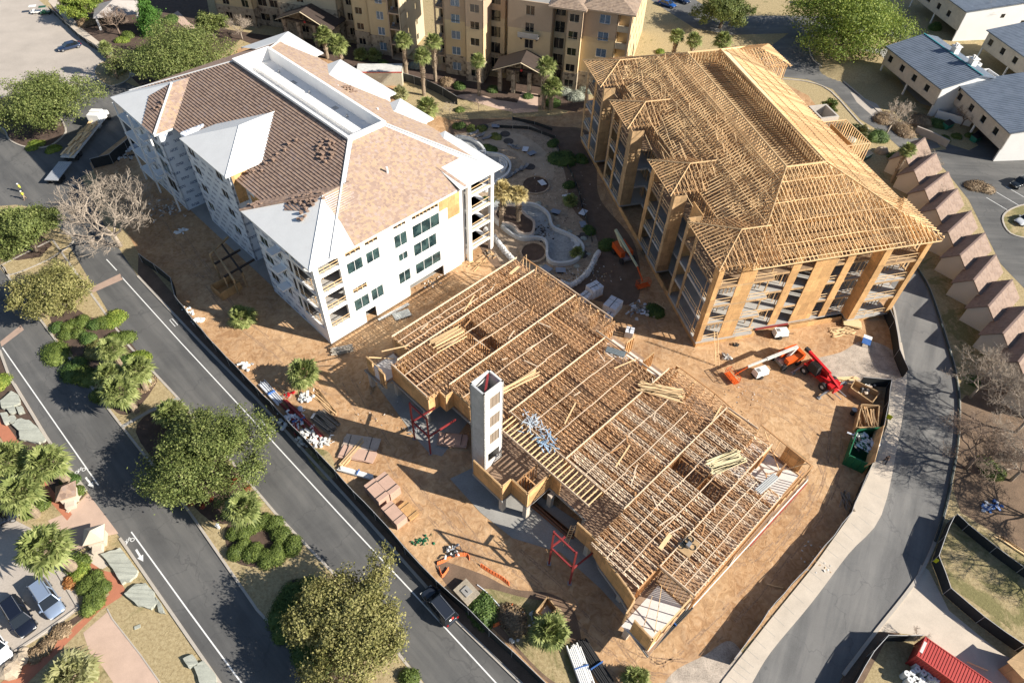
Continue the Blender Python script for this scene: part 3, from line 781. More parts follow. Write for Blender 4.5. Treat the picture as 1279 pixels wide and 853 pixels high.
# side walls (left side, house wrap), stepping in and out
SIDE = [((0.0, 15.2), (0.0, 6.1)), ((3.4, 23.0), (3.4, 15.2)), ((1.6, 37.2), (1.6, 23.0)), ((5.5, 42.5), (5.5, 37.2)), ((0.0, 56.5), (0.0, 42.5))]
SH = [15.3, 15.3, 16.9, 15.3, 15.3]
SW_ = {0: [(1.0, 3.2), (5.4, 6.6), (8.2, 10.6)], 1: [], 2: [(1.2, 3.2), (9.6, 11.6)], 3: [(1.4, 4.0)], 4: [(1.0, 3.0), (5.0, 6.2), (9.4, 12.6)]}
for i, (p0, p1) in enumerate(SIDE):
    hs = []
    for z in FL:
        for u0, u1 in SW_[i]: hs.append((u0, u1, z + (0.1 if u1 - u0 > 2.3 else .9), z + 2.5))
    m_ = M_OSB if i == 1 else M_WRAP
    part('side_wall', m_, white, lambda m: wall(m, p0, p1, 0.0, SH[i], hs, .22))
    for (u0, u1, za, zb) in hs:
        f = MB()
        for x0, x1, c, d in ((u0, u0 + .07, za, zb), (u1 - .07, u1, za, zb), (u0 + .07, u1 - .07, za, za + .07), (u0 + .07, u1 - .07, zb - .07, zb), ((u0 + u1) / 2 - .03, (u0 + u1) / 2 + .03, za + .07, zb - .07)):
            rect_on(f, p0, p1, x0, x1, c, d, .05, .13)
        f = f.build('window', M_WPAINT, white)
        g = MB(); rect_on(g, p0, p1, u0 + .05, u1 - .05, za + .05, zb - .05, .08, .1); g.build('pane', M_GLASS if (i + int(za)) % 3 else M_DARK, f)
for p0, p1, h in (((3.4, 15.2), (0, 15.2), 15.3), ((1.6, 23.0), (3.4, 23.0), 16.9), ((5.5, 37.2), (1.6, 37.2), 16.9), ((0, 42.5), (5.5, 42.5), 15.3), ((31, 56.5), (0, 56.5), 15.3), ((31, 12), (31, 56.5), 15.3)):
    part('side_wall', M_WRAP, white, lambda m: wall(m, p0, p1, 0, h, (), .2))
part('torn_wrap', M_WRAP, white, lambda m: [rect_on(m, SIDE[1][0], SIDE[1][1], *q, -0.012, -0.002) for q in ((0, 1.2, 0, 13), (1.2, 1.9, 0, 6.2), (4.9, 6.6, 0, 3.4), (1.2, 1.6, 6.2, 8.9), (0, 2.6, 13, 15.2))])
for z in (6.0, 9.4, 12.7):
    part('entry_canopy', M_WHITE, white, lambda m: (m.box(-1.5, 0, 8.0, 9.6, z - .22, z), m.box(-1.5, 0, 46.0, 48.0, z - .22, z)))
part('balcony_post', M_WHITE, white, lambda m: [m.box(-1.2, -.95, b, b + .25, 0.0, 15.1) for b in (50.4, 55.9, 43.2)])
for z in FL:
    part('side_balcony', M_WHITE, white, lambda m: (m.box(-1.25, 0, 50.3, 56.3, z - .3, z)))
# back-right side walls and tower
def tower(m):
    for a, b in ((26.6, -0.6), (31.3, -0.6), (31.3, 4.0)):
        m.box(a, a + .62, b, b + .62, 0, 15.2)
part('balcony_tower_post', M_WRAPF, white, tower)
for z in FL + [15.0]:
    part('tower_slab', M_WHITE, white, lambda m: m.box(27.2, 31.3, -0.5, 4.4, z - .36, z))
for z in FL:
    part('tower_brace', M_LUMBL, white, lambda m: (m.bar((27.2, -.4, z + .1), (31.3, -.35, z + .1), .08, .12), m.bar((27.2, -.4, z + 1.1), (31.3, -.35, z + 1.1), .06, .1), m.bar((27.3, 2.4, z), (31.2, 3.6, z + 2.6), .08, .1)))
part('tower_wall', M_WRAPF, white, lambda m: (m.box(25.4, 26.6, 0.25, .5, 0, 15.2), m.box(25.4, 27.2, 4.4, 4.6, 0, 15.2), m.box(27.2, 32, 4.4, 4.6, 0, 15.2)))
part('tower_soffit', M_WRAPF, white, lambda m: m.box(25.4, 32, 4.6, 12.2, 0, 15.2))

# --- roof
def frustum(a0, a1, b0, b1, ta0, ta1, tb0, tb1, z0, z1):
    e = [Vector((a0, b0, z0)), Vector((a1, b0, z0)), Vector((a1, b1, z0)), Vector((a0, b1, z0))]
    t = [Vector((ta0, tb0, z1)), Vector((ta1, tb0, z1)), Vector((ta1, tb1, z1)), Vector((ta0, tb1, z1))]
    return e, t
E_, T_ = frustum(2.4, 32.5, -.8, 57.2, 16.4, 23.0, 13.4, 45.3, EZ, TOPZ)
MAIN = {'front': [E_[0], E_[1], T_[1], T_[0]], 'right': [E_[1], E_[2], T_[2], T_[1]], 'back': [E_[2], E_[3], T_[3], T_[2]], 'left': [E_[3], E_[0], T_[0], T_[3]]}
def roofpart(name, planes, m):
    mb = MB()
    for p in planes: mb.poly(p)
    return mb.build(name, m, white)
rdeck = roofpart('roof', list(MAIN.values()), M_UNDER)
def cover(name, poly, m, step=.36, lift=.055):
    mb = MB(); courses(mb, poly, step, lift); return mb.build(name, m, rdeck)
# front slope covered except a strip near the near hip
cover('roof_tiles', [Vector((8.4, -.8, EZ)), Vector((31.2, -.8, EZ)), Vector((22.7, 13.1, TOPZ - .1)), Vector((16.9, 13.1, TOPZ - .1)), Vector((10.8, 7.0, 18.13)), Vector((7.4, 1.2, 16.1))], M_TILEP, .34, .03)
cover('roof_tiles', MAIN['left'], M_TILEB, .46, .12)
cover('roof_tiles', MAIN['right'], M_TILEP, .34, .03)
cover('roof_tiles', MAIN['back'], M_TILEB, .46, .08)
# hip caps
def cap(m, p, q, r=.13): m.tube([p, q], r, 6)
for i in range(4): part('ridge_cap', M_UNDER, rdeck, lambda m: cap(m, E_[i] + Vector((0, 0, .1)), T_[i] + Vector((0, 0, .1))))

def hipwing(a0, b0, b1, s, z0, aend, name, m, over_tiles=None, dirn=1):
    """hip wing whose ridge runs along +a (dirn 1) or -a into the main roof"""
    hw = (b1 - b0) / 2; zr = z0 + s * hw; mid = (b0 + b1) / 2
    A = a0 + dirn * hw
    pts = dict(c0=Vector((a0, b0, z0)), c1=Vector((a0, b1, z0)), ap=Vector((A, mid, zr)), r=Vector((aend, mid, zr)), e0=Vector((aend, b0, z0)), e1=Vector((aend, b1, z0)))
    mb = MB()
    mb.poly([pts['c1'], pts['c0'], pts['ap']]); mb.poly([pts['c0'], pts['e0'], pts['r'], pts['ap']]); mb.poly([pts['c1'], pts['ap'], pts['r'], pts['e1']])
    # fascia
    for p, q in ((pts['c0'], pts['c1']), (pts['c0'], pts['e0']), (pts['c1'], pts['e1'])):
        mb.poly([p, q, q - Vector((0, 0, .25)), p - Vector((0, 0, .25))])
    return mb.build(name, m, white), pts
S_ = .35
w1, q1 = hipwing(-.85, -.85, 16.0, S_, EZ + .02, 12.0, 'corner_roof', M_UNDER)
w2, q2 = hipwing(.8, 22.0, 35.6, S_, 17.0, 15.5, 'dormer_roof', M_UNDER)
w3, q3 = hipwing(-.85, 41.6, 57.3, S_, EZ + .02, 12.0, 'corner_roof', M_UNDER)
# walls below the raised wing
part('dormer_wall', M_WHITE, white, lambda m: (m.box(1.9, 13, 22.8, 23.0, 14.5, 17.0), m.box(1.6, 13, 34.8, 35.0, 14.5, 17.0)))
part('sheathing', M_OSB, white, lambda m: m.box(1.9, 6.0, 22.73, 22.79, 11.5, 16.3))
def wtile(pts, m=M_TILEB, step=.46, lift=.12):
    mb = MB(); courses(mb, pts, step, lift, .02); return mb.build('roof_tiles', m, w1 if pts[0].y < 30 else w3)
wtile([Vector((6.2, -.85, EZ)), Vector((12.0, -.85, EZ)), Vector((12.0, 7.575, EZ + S_ * 8.425)), Vector((7.6, 7.575, EZ + S_ * 8.425)), Vector((7.2, 7.2, 18.2)), Vector((7.0, 3.0, 16.75))], M_TILEP, .34, .03)
wtile([q1['c1'] + Vector((.5, 0, 0)), q1['ap'], q1['r'], q1['e1']][::-1])
wtile([Vector((4.6, 7.4, 17.3)), Vector((7.6, 7.7, 18.35)), Vector((4.0, 11.6, 17.05)), Vector((2.9, 10.2, 16.7))])
wtile([q3['c0'] + Vector((.3, 0, 0)), q3['e0'], q3['r'], q3['ap']], M_TILEP, .34, .03)
wtile([q3['c0'] + Vector((0, .2, 0)), q3['ap'], Vector((3.2, 50.6, EZ + S_ * 4.05)), Vector((-.85, 45.6, EZ))])
part('ridge_cap', M_TILEB, w1, lambda m: cap(m, q1['c1'] + Vector((0, 0, .1)), q1['ap'] + Vector((0, 0, .14)), .18))
part('ridge_cap', M_UNDER, w1, lambda m: cap(m, q1['c0'], q1['ap'], .08))
part('ridge_cap', M_UNDER, w2, lambda m: (cap(m, q2['c0'], q2['ap'], .08), cap(m, q2['ap'], q2['r'], .08)))
part('ridge_cap', M_UNDER, w3, lambda m: cap(m, q3['c0'] + Vector((0, 0, .1)), q3['ap'] + Vector((0, 0, .1)), .16))
# right hand wings
for a1, b0, b1, ae, z in ((34.2, 16.0, 24.6, 25.0, EZ + .3), (34.8, 26.5, 42.6, 24.0, EZ + .3), (34.0, 46.8, 58.4, 24.0, EZ + .3)):
    w_, qq = hipwing(a1, b0, b1, .3, z, ae, 'wing_roof', M_UNDER, dirn=-1)
    part('wing_wall', M_WHITE, white, lambda m: m.box(28, a1 - .8, b0 + .8, b1 - .8, 0, z - .1))
w_, qq = hipwing(33.2, -1.3, 12.0, .26, EZ + .25, 24.5, 'tower_roof', M_UNDER, dirn=-1)
mb = MB(); courses(mb, [Vector((25.4, -1.2, EZ + .25)), Vector((25.9, -1.2, EZ + .25)), Vector((24.6, 5.3, EZ + 2.0)), Vector((24.0, 5.3, EZ + 2.0))], .34, .03, .02); mb.build('roof_tiles', M_TILEP, w_)
# roof well
wp = M_WHITE
wa0, wa1, wb0, wb1 = 16.4, 23.0, 13.4, 45.3
well = part('roof_well', wp, white, lambda m: (m.box(wa0 - .1, wa0 + .35, wb0 - .1, wb1 + .1, 18.6, TOPZ + .5), m.box(wa1 - .35, wa1 + .1, wb0 - .1, wb1 + .1, 18.6, TOPZ + .5),
    m.box(wa0 + .35, wa1 - .35, wb0 - .1, wb0 + .35, 18.6, TOPZ + .5), m.box(wa0 + .35, wa1 - .35, wb1 - .35, wb1 + .1, 18.6, TOPZ + .5), m.box(wa0 + .35, wa1 - .35, wb0 + .35, wb1 - .35, 18.5, 18.75)))
part('raised_curb', wp, well, lambda m: m.box(18.9, 20.1, wb0 + .35, wb1 - 2.0, 18.75, 19.35))
for a, b in ((18.0, 18), (21.4, 21), (18.2, 26), (21.2, 31), (18.1, 36), (21.3, 40), (18.2, 41)): part('roof_vent', M_GREYM, well, lambda m: m.cyl((a, b), .16, 18.7, 19.2, 8))
for q in ((17.2, 17.9, 27, 29.5), (21.2, 22.0, 24, 25), (21.0, 21.6, 35, 36.2)): part('membrane_patch', M_GREYM, well, lambda m: m.box(*q, 18.752, 18.79))
part('fascia', M_WHITE, white, lambda m: (m.box(3.0, 26, -.86, -.8, EZ - .28, EZ + .02)))
for q in ((17.6, 6.4), (26, 30), (26.4, 20)): part('vent_pipe', M_WHITE, rdeck, lambda m: m.cyl(q, .16, 17.5, 18.8, 8))
# stacks of loose tiles waiting on the roof: each stack a thing
def pile(a, b, z, n, rng):
    mb = MB()
    for i in range(n):
        mb.cbox((rng.uniform(-.06, .06), rng.uniform(-.06, .06), .03 + i * .055), .42, .3, .05, rng.uniform(-.4, .4))
    return mb
rng = random.Random(5)
def zl(a, b):   # height of the left main plane / wings
    z = [EZ + min(S_ * (a - 2.4), 99, (b + .8) * .345)]
    z.append(EZ + S_ * min(a + .85, b + .85, 16.0 - b)); z.append(17.0 + S_ * min(a - .8, b - 22.0, 35.6 - b)); z.append(EZ + S_ * min(a + .85, b - 41.6, 57.3 - b))
    return max(z)
spots = []
def scat(g, cs, lab):
    for a, b in cs:
        spots.append((a + rng.uniform(-.15, .15), b + rng.uniform(-.15, .15), g, lab))
scat('tile stacks on the white corner roof', [(5.0 + i * .75 - j * .25, 8.2 + j * .75 - i * .35) for i in range(5) for j in range(5) if (i + j) % 5 != 4], 'stack of brown tiles in the cluster beside the near hip')
scat('tile stacks on the white corner roof', [(3.2 + i * .8, 6.6 + i * .2 + j * .7) for i in range(4) for j in range(2)], 'stack of brown tiles low on the near corner underlay')
scat('tile stacks along the left eave', [(.6 + i * .55, 14.6 + j * .8 - i * .2) for i in range(3) for j in range(3)], 'stack of brown tiles by the left eave and ridge')
scat('tile stacks below the roof well', [(12.0 + i * .7, 12.4 + j * .8 + i * .4) for i in range(5) for j in range(5) if (i * 3 + j) % 4], 'stack of brown tiles at the roof well foot')
scat('tile stacks along the dormer valley', [(11.0 + .15 * i, 20.0 - .1 * i + i * .0 + (i % 2) * .35) for i in range(8)], 'stack of brown tiles along the dormer valley')
scat('tile stacks by the far white corner', [(2.2 + i * .7, 46.2 + j * .6) for i in range(3) for j in range(2)], 'stack of brown tiles on the white far corner roof')
scat('tile stacks on the right slope', [(26.4 + i * .7, 27 + j * .9 + i * .3) for i in range(3) for j in range(3)], 'stack of pinkish tiles on the right hand roof slope')
R2 = WF
protos = [pile(0, 0, 0, n, rng) for n in (3, 5, 7)]
protos = [p.build('tile_stack', M_TILEB) for p in protos]
used = [False] * 3
for i, (a, b, g, lab) in enumerate(spots):
    if 'valley' in lab: a, b = 4.6 + (i % 8) * 1.05, 21.0 - (i % 2) * .45
    k = i % 3
    if used[k]: o = protos[k].copy(); COL.objects.link(o)
    else: o = protos[k]; used[k] = True
    zz = zl(a, b) if a < 20 else EZ + .3 + .3 * min(34.8 - a, b - 26.5, 42.6 - b)
    if a > 20: zz = max(zz, EZ + (32.5 - a) * .515)
    p = WF.o + WF.a * a + WF.b * b
    o.location = (p.x, p.y, zz + .1); o.rotation_euler = (0, 0, rad(46.5) + rng.uniform(-.3, .3))
    nth = ['first', 'second', 'third', 'fourth', 'fifth', 'sixth', 'seventh', 'eighth', 'ninth', 'tenth']
    kk = sum(1 for q in spots[:i] if q[3] == lab); tag(o, ('%s of row %s, ' % (nth[kk % 5], ['one', 'two', 'three', 'four', 'five'][kk // 5 % 5])) + lab.replace('stack of brown tiles', 'brown tile stack').replace('stack of pinkish tiles', 'pinkish tile stack'), 'tile stack', g)
# ------------------------------------------------------------------ TIMBER FRAMED BUILDING (right)
RF = Frame(pk(869, 427, 1.3), 15.3)
tim = thing('timber_frame_building', 'four storey timber framed building with open roof trusses and orange base walls', 'building under construction', RF.o, rad(15.3))
RFL = [1.3, 5.0, 8.6, 12.2]; REZ = 16.0; RTZ = 21.2
RL_, RW_ = 56.0, 31.7
FOOT = [(0, 0), (19.6, 0), (19.6, 0), (31.7, 0), (31.7, 56), (0, 56)]
foot = [(0, 0), (9.0, 0), (9.0, .9), (24.6, .9), (24.6, -.6), (31.7, -.6), (31.7, 56), (0, 56), (0, 47), (4.0, 47), (4.0, 42), (0, 42), (0, 33), (4.0, 33), (4.0, 24), (0, 24), (0, 15.5), (2.2, 15.5), (2.2, 10.5), (0, 10.5)]
for z in RFL:
    part('floor_slab', M_GYP if z < 12 else mat('shaded_subfloor', (.24, .165, .10), .9, .3), tim, lambda m: m.prism(foot, z - .42, z))  # top slab coloured darker to stand for shade under the roof trusses
for z in RFL[1:]:
    for q in ((-.03, 9.0, -.04, .0), (9.0, 24.6, .86, .9), (24.6, 31.73, -.64, -.6)):
        part('edge_board', M_OSBD, tim, lambda m: m.box(q[0], q[1], q[2], q[3], z - .40, z - .05))
part('base_wall', M_OSB, tim, lambda m: (wall(m, (0, .15), (9.6, .15), 0, .9, [(0, 0, 0, 0)], .2), wall(m, (15.5, .3), (24.4, .3), 0, .9, (), .2), wall(m, (12.0, 1.2), (15.2, 1.2), 0, .9, (), .2), wall(m, (25, -.3), (31, -.3), 0, .9, (), .2)))
part('base_wall', M_OSB, tim, lambda m: wall(m, (.15, 56), (.15, 0), 0, .9, [(34, 35.5, 0, .8)], .2))
part('base_wall', M_OSBD, tim, lambda m: wall(m, (31.4, 0), (31.4, 56), 0, .9, (), .2))
def panel(a0, a1, b0, b1, z0, z1, m=None, nm='osb_panel'):
    part(nm, m or M_OSB, tim, lambda q: q.box(a0, a1, b0, b1, z0, z1))
# front osb strips
for a0, a1, b in ((0, .75, -.05), (11.9, 13.2, .8), (15.4, 18.8, .78), (20.4, 21.6, .8), (24.5, 25.6, -.72), (30.9, 31.75, -.72)):
    panel(a0, a1, b, b + .12, 1.31, 16.0)
panel(3.4, 5.8, -.03, .1, 1.31, 15.9); panel(24.4, 24.6, -.6, 1.0, 1.31, 15.9, M_OSB); panel(8.9, 9.1, .9, 1.02, 1.31, 15.9, M_OSBD)
panel(-.06, .06, 0.08, .9, 1.31, 16.0, M_OSB)
panel(31.6, 31.78, -.6, .6, 1.31, 15.9, M_OSB)
# left side osb strips (shaded side)
for b0, b1, a in ((9.8, 10.5, 0), (7.0, 7.5, 0), (10.5, 13.8, 2.2), (15.5, 16.2, 0), (22.9, 24.0, 0), (32.9, 33.6, 0), (33.6, 34.4, 0), (41.2, 42.0, 0), (46.9, 47.6, 0), (55.3, 56.0, 0), (37.8, 38.6, 0), (50.8, 51.6, 0), (19.2, 19.6, 0), (24.4, 26.4, 4.0), (42.6, 44.0, 4.0)):
    panel(a - .06, a + .06, b0, b1, 1.31, 15.9, M_OSBD if a == 0 and b1 - b0 < .8 else M_OSB)
for b, s in ((10.5, 1), (15.5, -1), (24.0, 1), (33.0, -1), (42, 1), (47, -1)):
    panel(-.02, 2.0, b - .07, b + .07, 1.31, 15.8, M_OSBD)
# studs and railings in the bays
def rstuds(m):
    for z in RFL:
        h = 3.15
        for a in [i * .62 for i in range(51)]:
            if a < 31.5 and not (11.9 < a < 13.2 or 15.4 < a < 18.8):
                bb = (.0 if a < 9 else (.9 if a < 24.6 else -.6)) + 1.9
                if rng.random() < .8: m.box(a, a + .05, bb, bb + .13, z, z + h)
        m.box(0.2, 31.5, 2.4, 2.5, z + h, z + h + .1)
        for b in [2.4 + i * .62 for i in range(86)]:
            a = 4.6
            if rng.random() < .85: m.box(a, a + .13, b, b + .05, z, z + h)
        m.box(4.6, 4.72, 2.4, 55.5, z + h, z + h + .1)
rng = random.Random(7)
part('stud_wall', M_LUMB, tim, rstuds)
def rstuds2(m):
    for z in RFL:
        for b in (7.3, 14.5, 21.5, 28, 35, 42, 48.5):
            for i in range(44):
                m.box(5.0 + i * .6, 5.05 + i * .6, b, b + .12, z, z + 3.15)
            m.box(5, 31.4, b, b + .12, z + 3.15, z + 3.25)
        for a in (12.0, 17.5, 24.5, 31.3):
            for i in range(80):
                m.box(a, a + .12, 1.4 + i * .68, 1.45 + i * .68, z, z + 3.15)
            m.box(a, a + .12, 1.4, 55.5, z + 3.15, z + 3.25)
part('partition_studs', M_LUMB, tim, rstuds2)
for z in RFL:
    for p, q in (((.8, .1), (9, .1)), ((25.6, -.5), (30.9, -.5)), ((19.0, 1.0), (24.4, 1.0)), ((.08, .3), (.08, 7)), ((.08, 16.2), (.08, 22.9)), ((.08, 34.4), (.08, 41.2)), ((.08, 47.6), (.08, 55.3))):
        part('railing', M_LUMBL, tim, lambda m: [m.bar((*p, z + h), (*q, z + h), .05, .09) for h in (.5, 1.05)] + [m.bar((p[0] + (q[0] - p[0]) * f, p[1] + (q[1] - p[1]) * f, z), (p[0] + (q[0] - p[0]) * f, p[1] + (q[1] - p[1]) * f, z + 1.1), .05, .05) for f in (.02, .35, .65, .98)])
part('deck_opening_beam', M_STEELR, tim, lambda m: m.bar((10, .7, .95), (15.4, .7, .95), .18, .25))
# east side stud boxes and stair shaft
part('stair_shaft', mat('shaft_board', (0.46, 0.42, 0.37), 0.85, 0.12), tim, lambda m: (m.box(32.2, 35.6, 30.2, 30.5, 0, 16.2), m.box(32.2, 35.6, 34.0, 34.3, 0, 16.2), m.box(32.2, 32.5, 30.5, 34.0, 0, 16.2), m.box(35.3, 35.6, 30.5, 34.0, 0, 16.2), m.box(32.5, 35.3, 30.5, 34, 13.5, 13.6)))
def studbox(m, a0, a1, b0, b1, z0, z1, sp=.5):
    n = max(1, int((a1 - a0) / sp))
    for i in range(n + 1):
        a = a0 + (a1 - a0) * i / n
        for b in (b0, b1): m.box(a, a + .06, b, b + .14, z0, z1)
    n = max(1, int((b1 - b0) / sp))
    for i in range(n + 1):
        b = b0 + (b1 - b0) * i / n
        for a in (a0, a1): m.box(a, a + .14, b, b + .06, z0, z1)
    for z in (z0, z1):
        for b in (b0, b1): m.box(a0, a1 + .14, b - .01, b + .15, z, z + .1)
        for a in (a0, a1): m.box(a - .01, a + .15, b0 + .15, b1, z + .002, z + .098)
for q in ((32.0, 36.8, 22.6, 29.8, 12.2, 15.6), (32.0, 36.8, 22.6, 29.8, 8.6, 12.1), (32.0, 36.8, 22.6, 29.8, 5.0, 8.5), (32.0, 36.8, 22.6, 29.8, 1.3, 4.9), (32.0, 32.6, 36, 44, 12.2, 15.6), (32.0, 32.6, 36, 44, 8.6, 12.1)):
    part('stud_bay', M_LUMBL, tim, lambda m: studbox(m, *q))
part('osb_panel', M_OSB, tim, lambda m: m.box(34.0, 34.12, 23, 29.6, 8.6, 15.4))
# ---------------- roof trusses
A0, A1, B0, B1 = 3.8, 32.2, -1.4, 56.8
TA0, TA1, TB0, TB1 = 14.0, 20.2, 12.0, 46.5
def sl(a): return (a - A0) / (TA0 - A0)
trs = []; extra = MB()
CW, CH = .075, .13
def chord(m, p, q, w=CW, h=CH): m.bar(p, q, w, h)
def left_top(b):   # how far a rafter starting on the left eave can rise before the hip
    if b < TB0: return A0 + (TA0 - A0) * (b - B0) / (TB0 - B0)
    if b > TB1: return A0 + (TA0 - A0) * (B1 - b) / (B1 - TB1)
    return TA0
def right_top(b):
    if b < TB0: return A1 - (A1 - TA1) * (b - B0) / (TB0 - B0)
    if b > TB1: return A1 - (A1 - TA1) * (B1 - b) / (B1 - TB1)
    return TA1
zL = lambda a: REZ + (RTZ - REZ) * (a - A0) / (TA0 - A0)
zR = lambda a: REZ + (RTZ - REZ) * (A1 - a) / (A1 - TA1)
zF = lambda b: REZ + (RTZ - REZ) * (b - B0) / (TB0 - B0)
zB = lambda b: REZ + (RTZ - REZ) * (B1 - b) / (B1 - TB1)
def truss_half(m, p_e, p_t, zb, nweb):
    """top chord from eave point to top point, bottom chord level at zb, webs between"""
    pe, pt = Vector(p_e), Vector(p_t)
    chord(m, pe, pt)
    s = (zb - pe.z) / max(pt.z - pe.z, .01)
    st = pe + (pt - pe) * max(s, 0.03)
    bt = Vector((pt.x, pt.y, zb))
    if (bt - st).length < .6: return
    chord(m, Vector((st.x, st.y, zb)), bt)
    n = max(1, nweb); prev = Vector((st.x, st.y, zb))
    for i in range(n):
        t = (i + .5) / n; u = (i + 1) / n
        top = st + (pt - st) * t; bot = Vector((st.x, st.y, zb)).lerp(bt, u)
        m.bar(prev, top, .05, .09); m.bar(top, bot, .05, .09); prev = bot
    m.bar(bt, pt, .06, .1)
rng = random.Random(21)
b = B0 + .5
while b < B1 - .4:
    m = MB(); j = rng.uniform(-.09, .09)
    tl, tr = left_top(b), right_top(b)
    truss_half(m, (A0, b + j, REZ), (tl, b + rng.uniform(-.03, .03), zL(tl)), REZ + .25, max(1, int((tl - A0) / 3.0)))
    if TB0 <= b <= TB1:
        z0 = RTZ - 1.9
        chord(m, (TA0, b, z0), (TA1, b, z0)); chord(m, (TA0, b, z0 - .5), (TA1, b, z0 - .5))
        for i in range(6):
            x = TA0 + (TA1 - TA0) * i / 6
            m.bar((x, b, z0 - .5), (x + .5, b, z0), .05, .08); m.bar((x + .5, b, z0), (x + 1.0, b, z0 - .5), .05, .08)
        chord(m, (TA0, b, z0), (TA0, b, RTZ)); chord(m, (TA1, b, z0), (TA1, b, RTZ))
    truss_half(m, (A1, b + j, REZ), (tr, b, zR(tr)), REZ + .25, max(1, int((A1 - tr) / 2.4)))
    chord(m, (A0 + .4, b, REZ + .25), (A1 - .4, b, REZ + .25), .05, .09)
    trs.append(m); b += .60
for m in trs[:98]: m.build('roof_truss', M_LUMBL if rng.random() < .6 else M_LUMB, tim)
m = extra
# jack rafters of the front and rear hip planes
a = A0 + .5
while a < A1 - .3:
    for sgn in (0, 1):
        if a < TA0: t = (a - A0) / (TA0 - A0)
        elif a > TA1: t = (A1 - a) / (A1 - TA1)
        else: t = 1
        if sgn == 0: truss_half(m, (a, B0, REZ), (a + rng.uniform(-.04, .04), B0 + (TB0 - B0) * t, REZ + (RTZ - REZ) * t), REZ + .25, max(1, int(12 * t / 2.8)))
        else: truss_half(m, (a, B1, REZ), (a, B1 - (B1 - TB1) * t, REZ + (RTZ - REZ) * t), REZ + .25, max(1, int(9 * t / 2.2)))
    a += .60
m.build('jack_rafters', M_LUMBL, tim, kind='stuff')
def hipb(p, q, w=.09, h=.24): part('hip_beam', M_LUMBL, tim, lambda m: m.bar(p, q, w, h))
C4 = [(A0, B0), (A1, B0), (A1, B1), (A0, B1)]; D4 = [(TA0, TB0), (TA1, TB0), (TA1, TB1), (TA0, TB1)]
for c, d in zip(C4, D4): hipb((c[0], c[1], REZ + .08), (d[0], d[1], RTZ + .08))
for i in range(4):
    hipb((*D4[i], RTZ + .1), (*D4[(i + 1) % 4], RTZ + .1), .1, .26)
def blocking(m):
    for f in (.2, .42, .63, .84):
        a = A0 + (TA0 - A0) * f; bm = B0 + (TB0 - B0) * f; bx = B1 - (B1 - TB1) * f; aR = A1 - (A1 - TA1) * f; z = REZ + (RTZ - REZ) * f + .1
        L = [(a, bm), (aR, bm), (aR, bx), (a, bx)]
        for p, q in ((0, 1), (1, 2), (3, 0)):
            P0 = Vector((*L[p], z)); P1 = Vector((*L[q], z)); n = 6
            for k in range(n):
                o = Vector((rng.uniform(-.15, .15), rng.uniform(-.15, .15), .02))
                if rng.random() < .85: m.bar(P0.lerp(P1, k / n) + o, P0.lerp(P1, (k + 1.03) / n) + o, .05, .09)
    for i in range(60):   # diagonal bracing inside
        f = rng.random(); b = rng.uniform(TB0, TB1); a = rng.uniform(0, 13)
        m.bar((a, b, REZ + .35), (a + rng.uniform(-1, 1), b + rng.uniform(1.5, 4), REZ + .3 + max(0, .37 * a)), .05, .09)
part('bracing', M_LUMBL, tim, blocking)
part('fascia_board', M_LUMBL, tim, lambda m: (m.bar((A0, B0, REZ - .05), (A1, B0, REZ - .05), .05, .2), m.bar((A0, B0, REZ - .05), (A0, B1, REZ - .05), .05, .2), m.bar((A1, B0, REZ - .05), (A1, B1, REZ - .05), .05, .2)))
# roof sheathing strip along the right edge of the flat
part('roof_sheathing', mat('pale_plywood', (0.66, 0.49, 0.29), 0.8, 0.12, 0.8, 7), tim, lambda m: m.poly([(TA1 + .1, TB0 - 1, zR(TA1 + .1) + .16 - .4), (TA1 + 1.9, TB0 - 1, zR(TA1 + 1.9) + .12 - .3), (TA1 + 1.9, TB1, zR(TA1 + 1.9) + .12), (TA1 + .1, TB1, zR(TA1 + .1) + .16)]))
# hip wings over the bays of the left side
def timwing(b0, b1, rise=.38, a0=-1.0, ae=8.5, z0=REZ + .35):
    hw = (b1 - b0) / 2; mid = (b0 + b1) / 2; zr = z0 + rise * hw
    g = MB()
    a = a0 + .1
    while a < ae:
        h = min(hw, a - a0); z = z0 + rise * h
        # common or jack pairs (run along b)
        g.bar((a, b0, z0), (a, b0 + h, z), CW, CH); g.bar((a, b1, z0), (a, b1 - h, z), CW, CH)
        g.bar((a, b0, z0), (a, b1, z0), CW, .09)
        if h > 1: 
            for s in (-1, 1):
                g.bar((a, mid + s * hw * .5, z0), (a, mid + s * hw * .3, z0 + rise * hw * .7 if h >= hw else z0 + rise * h * .8), .05, .08)
        a += .6
    b = b0 + .35
    while b < b1:
        h = min(b - b0, b1 - b)
        g.bar((a0, b, z0), (a0 + h, b, z0 + rise * h), CW, CH); b += .6
    g.build('bay_rafters', M_LUMB, tim)
    for s in (b0, b1): hipb((a0, s, z0 + .06), (a0 + hw, mid, zr + .06), .08, .16)
    hipb((a0 + hw, mid, zr + .06), (ae, mid, zr + .06), .08, .16)
    part('bay_plate', M_LUMB, tim, lambda m: (m.bar((a0 + .9, b0 + .8, z0 - .15), (a0 + .9, b1 - .8, z0 - .15), .15, .3), m.bar((a0 + .9, b0 + .8, z0 - .15), (ae, b0 + .8, z0 - .15), .12, .2), m.bar((a0 + .9, b1 - .8, z0 - .15), (ae, b1 - .8, z0 - .15), .12, .2)))
timwing(-1.2, 9.0); timwing(15.0, 24.3); timwing(33.0, 42.2); timwing(46.6, 56.8)
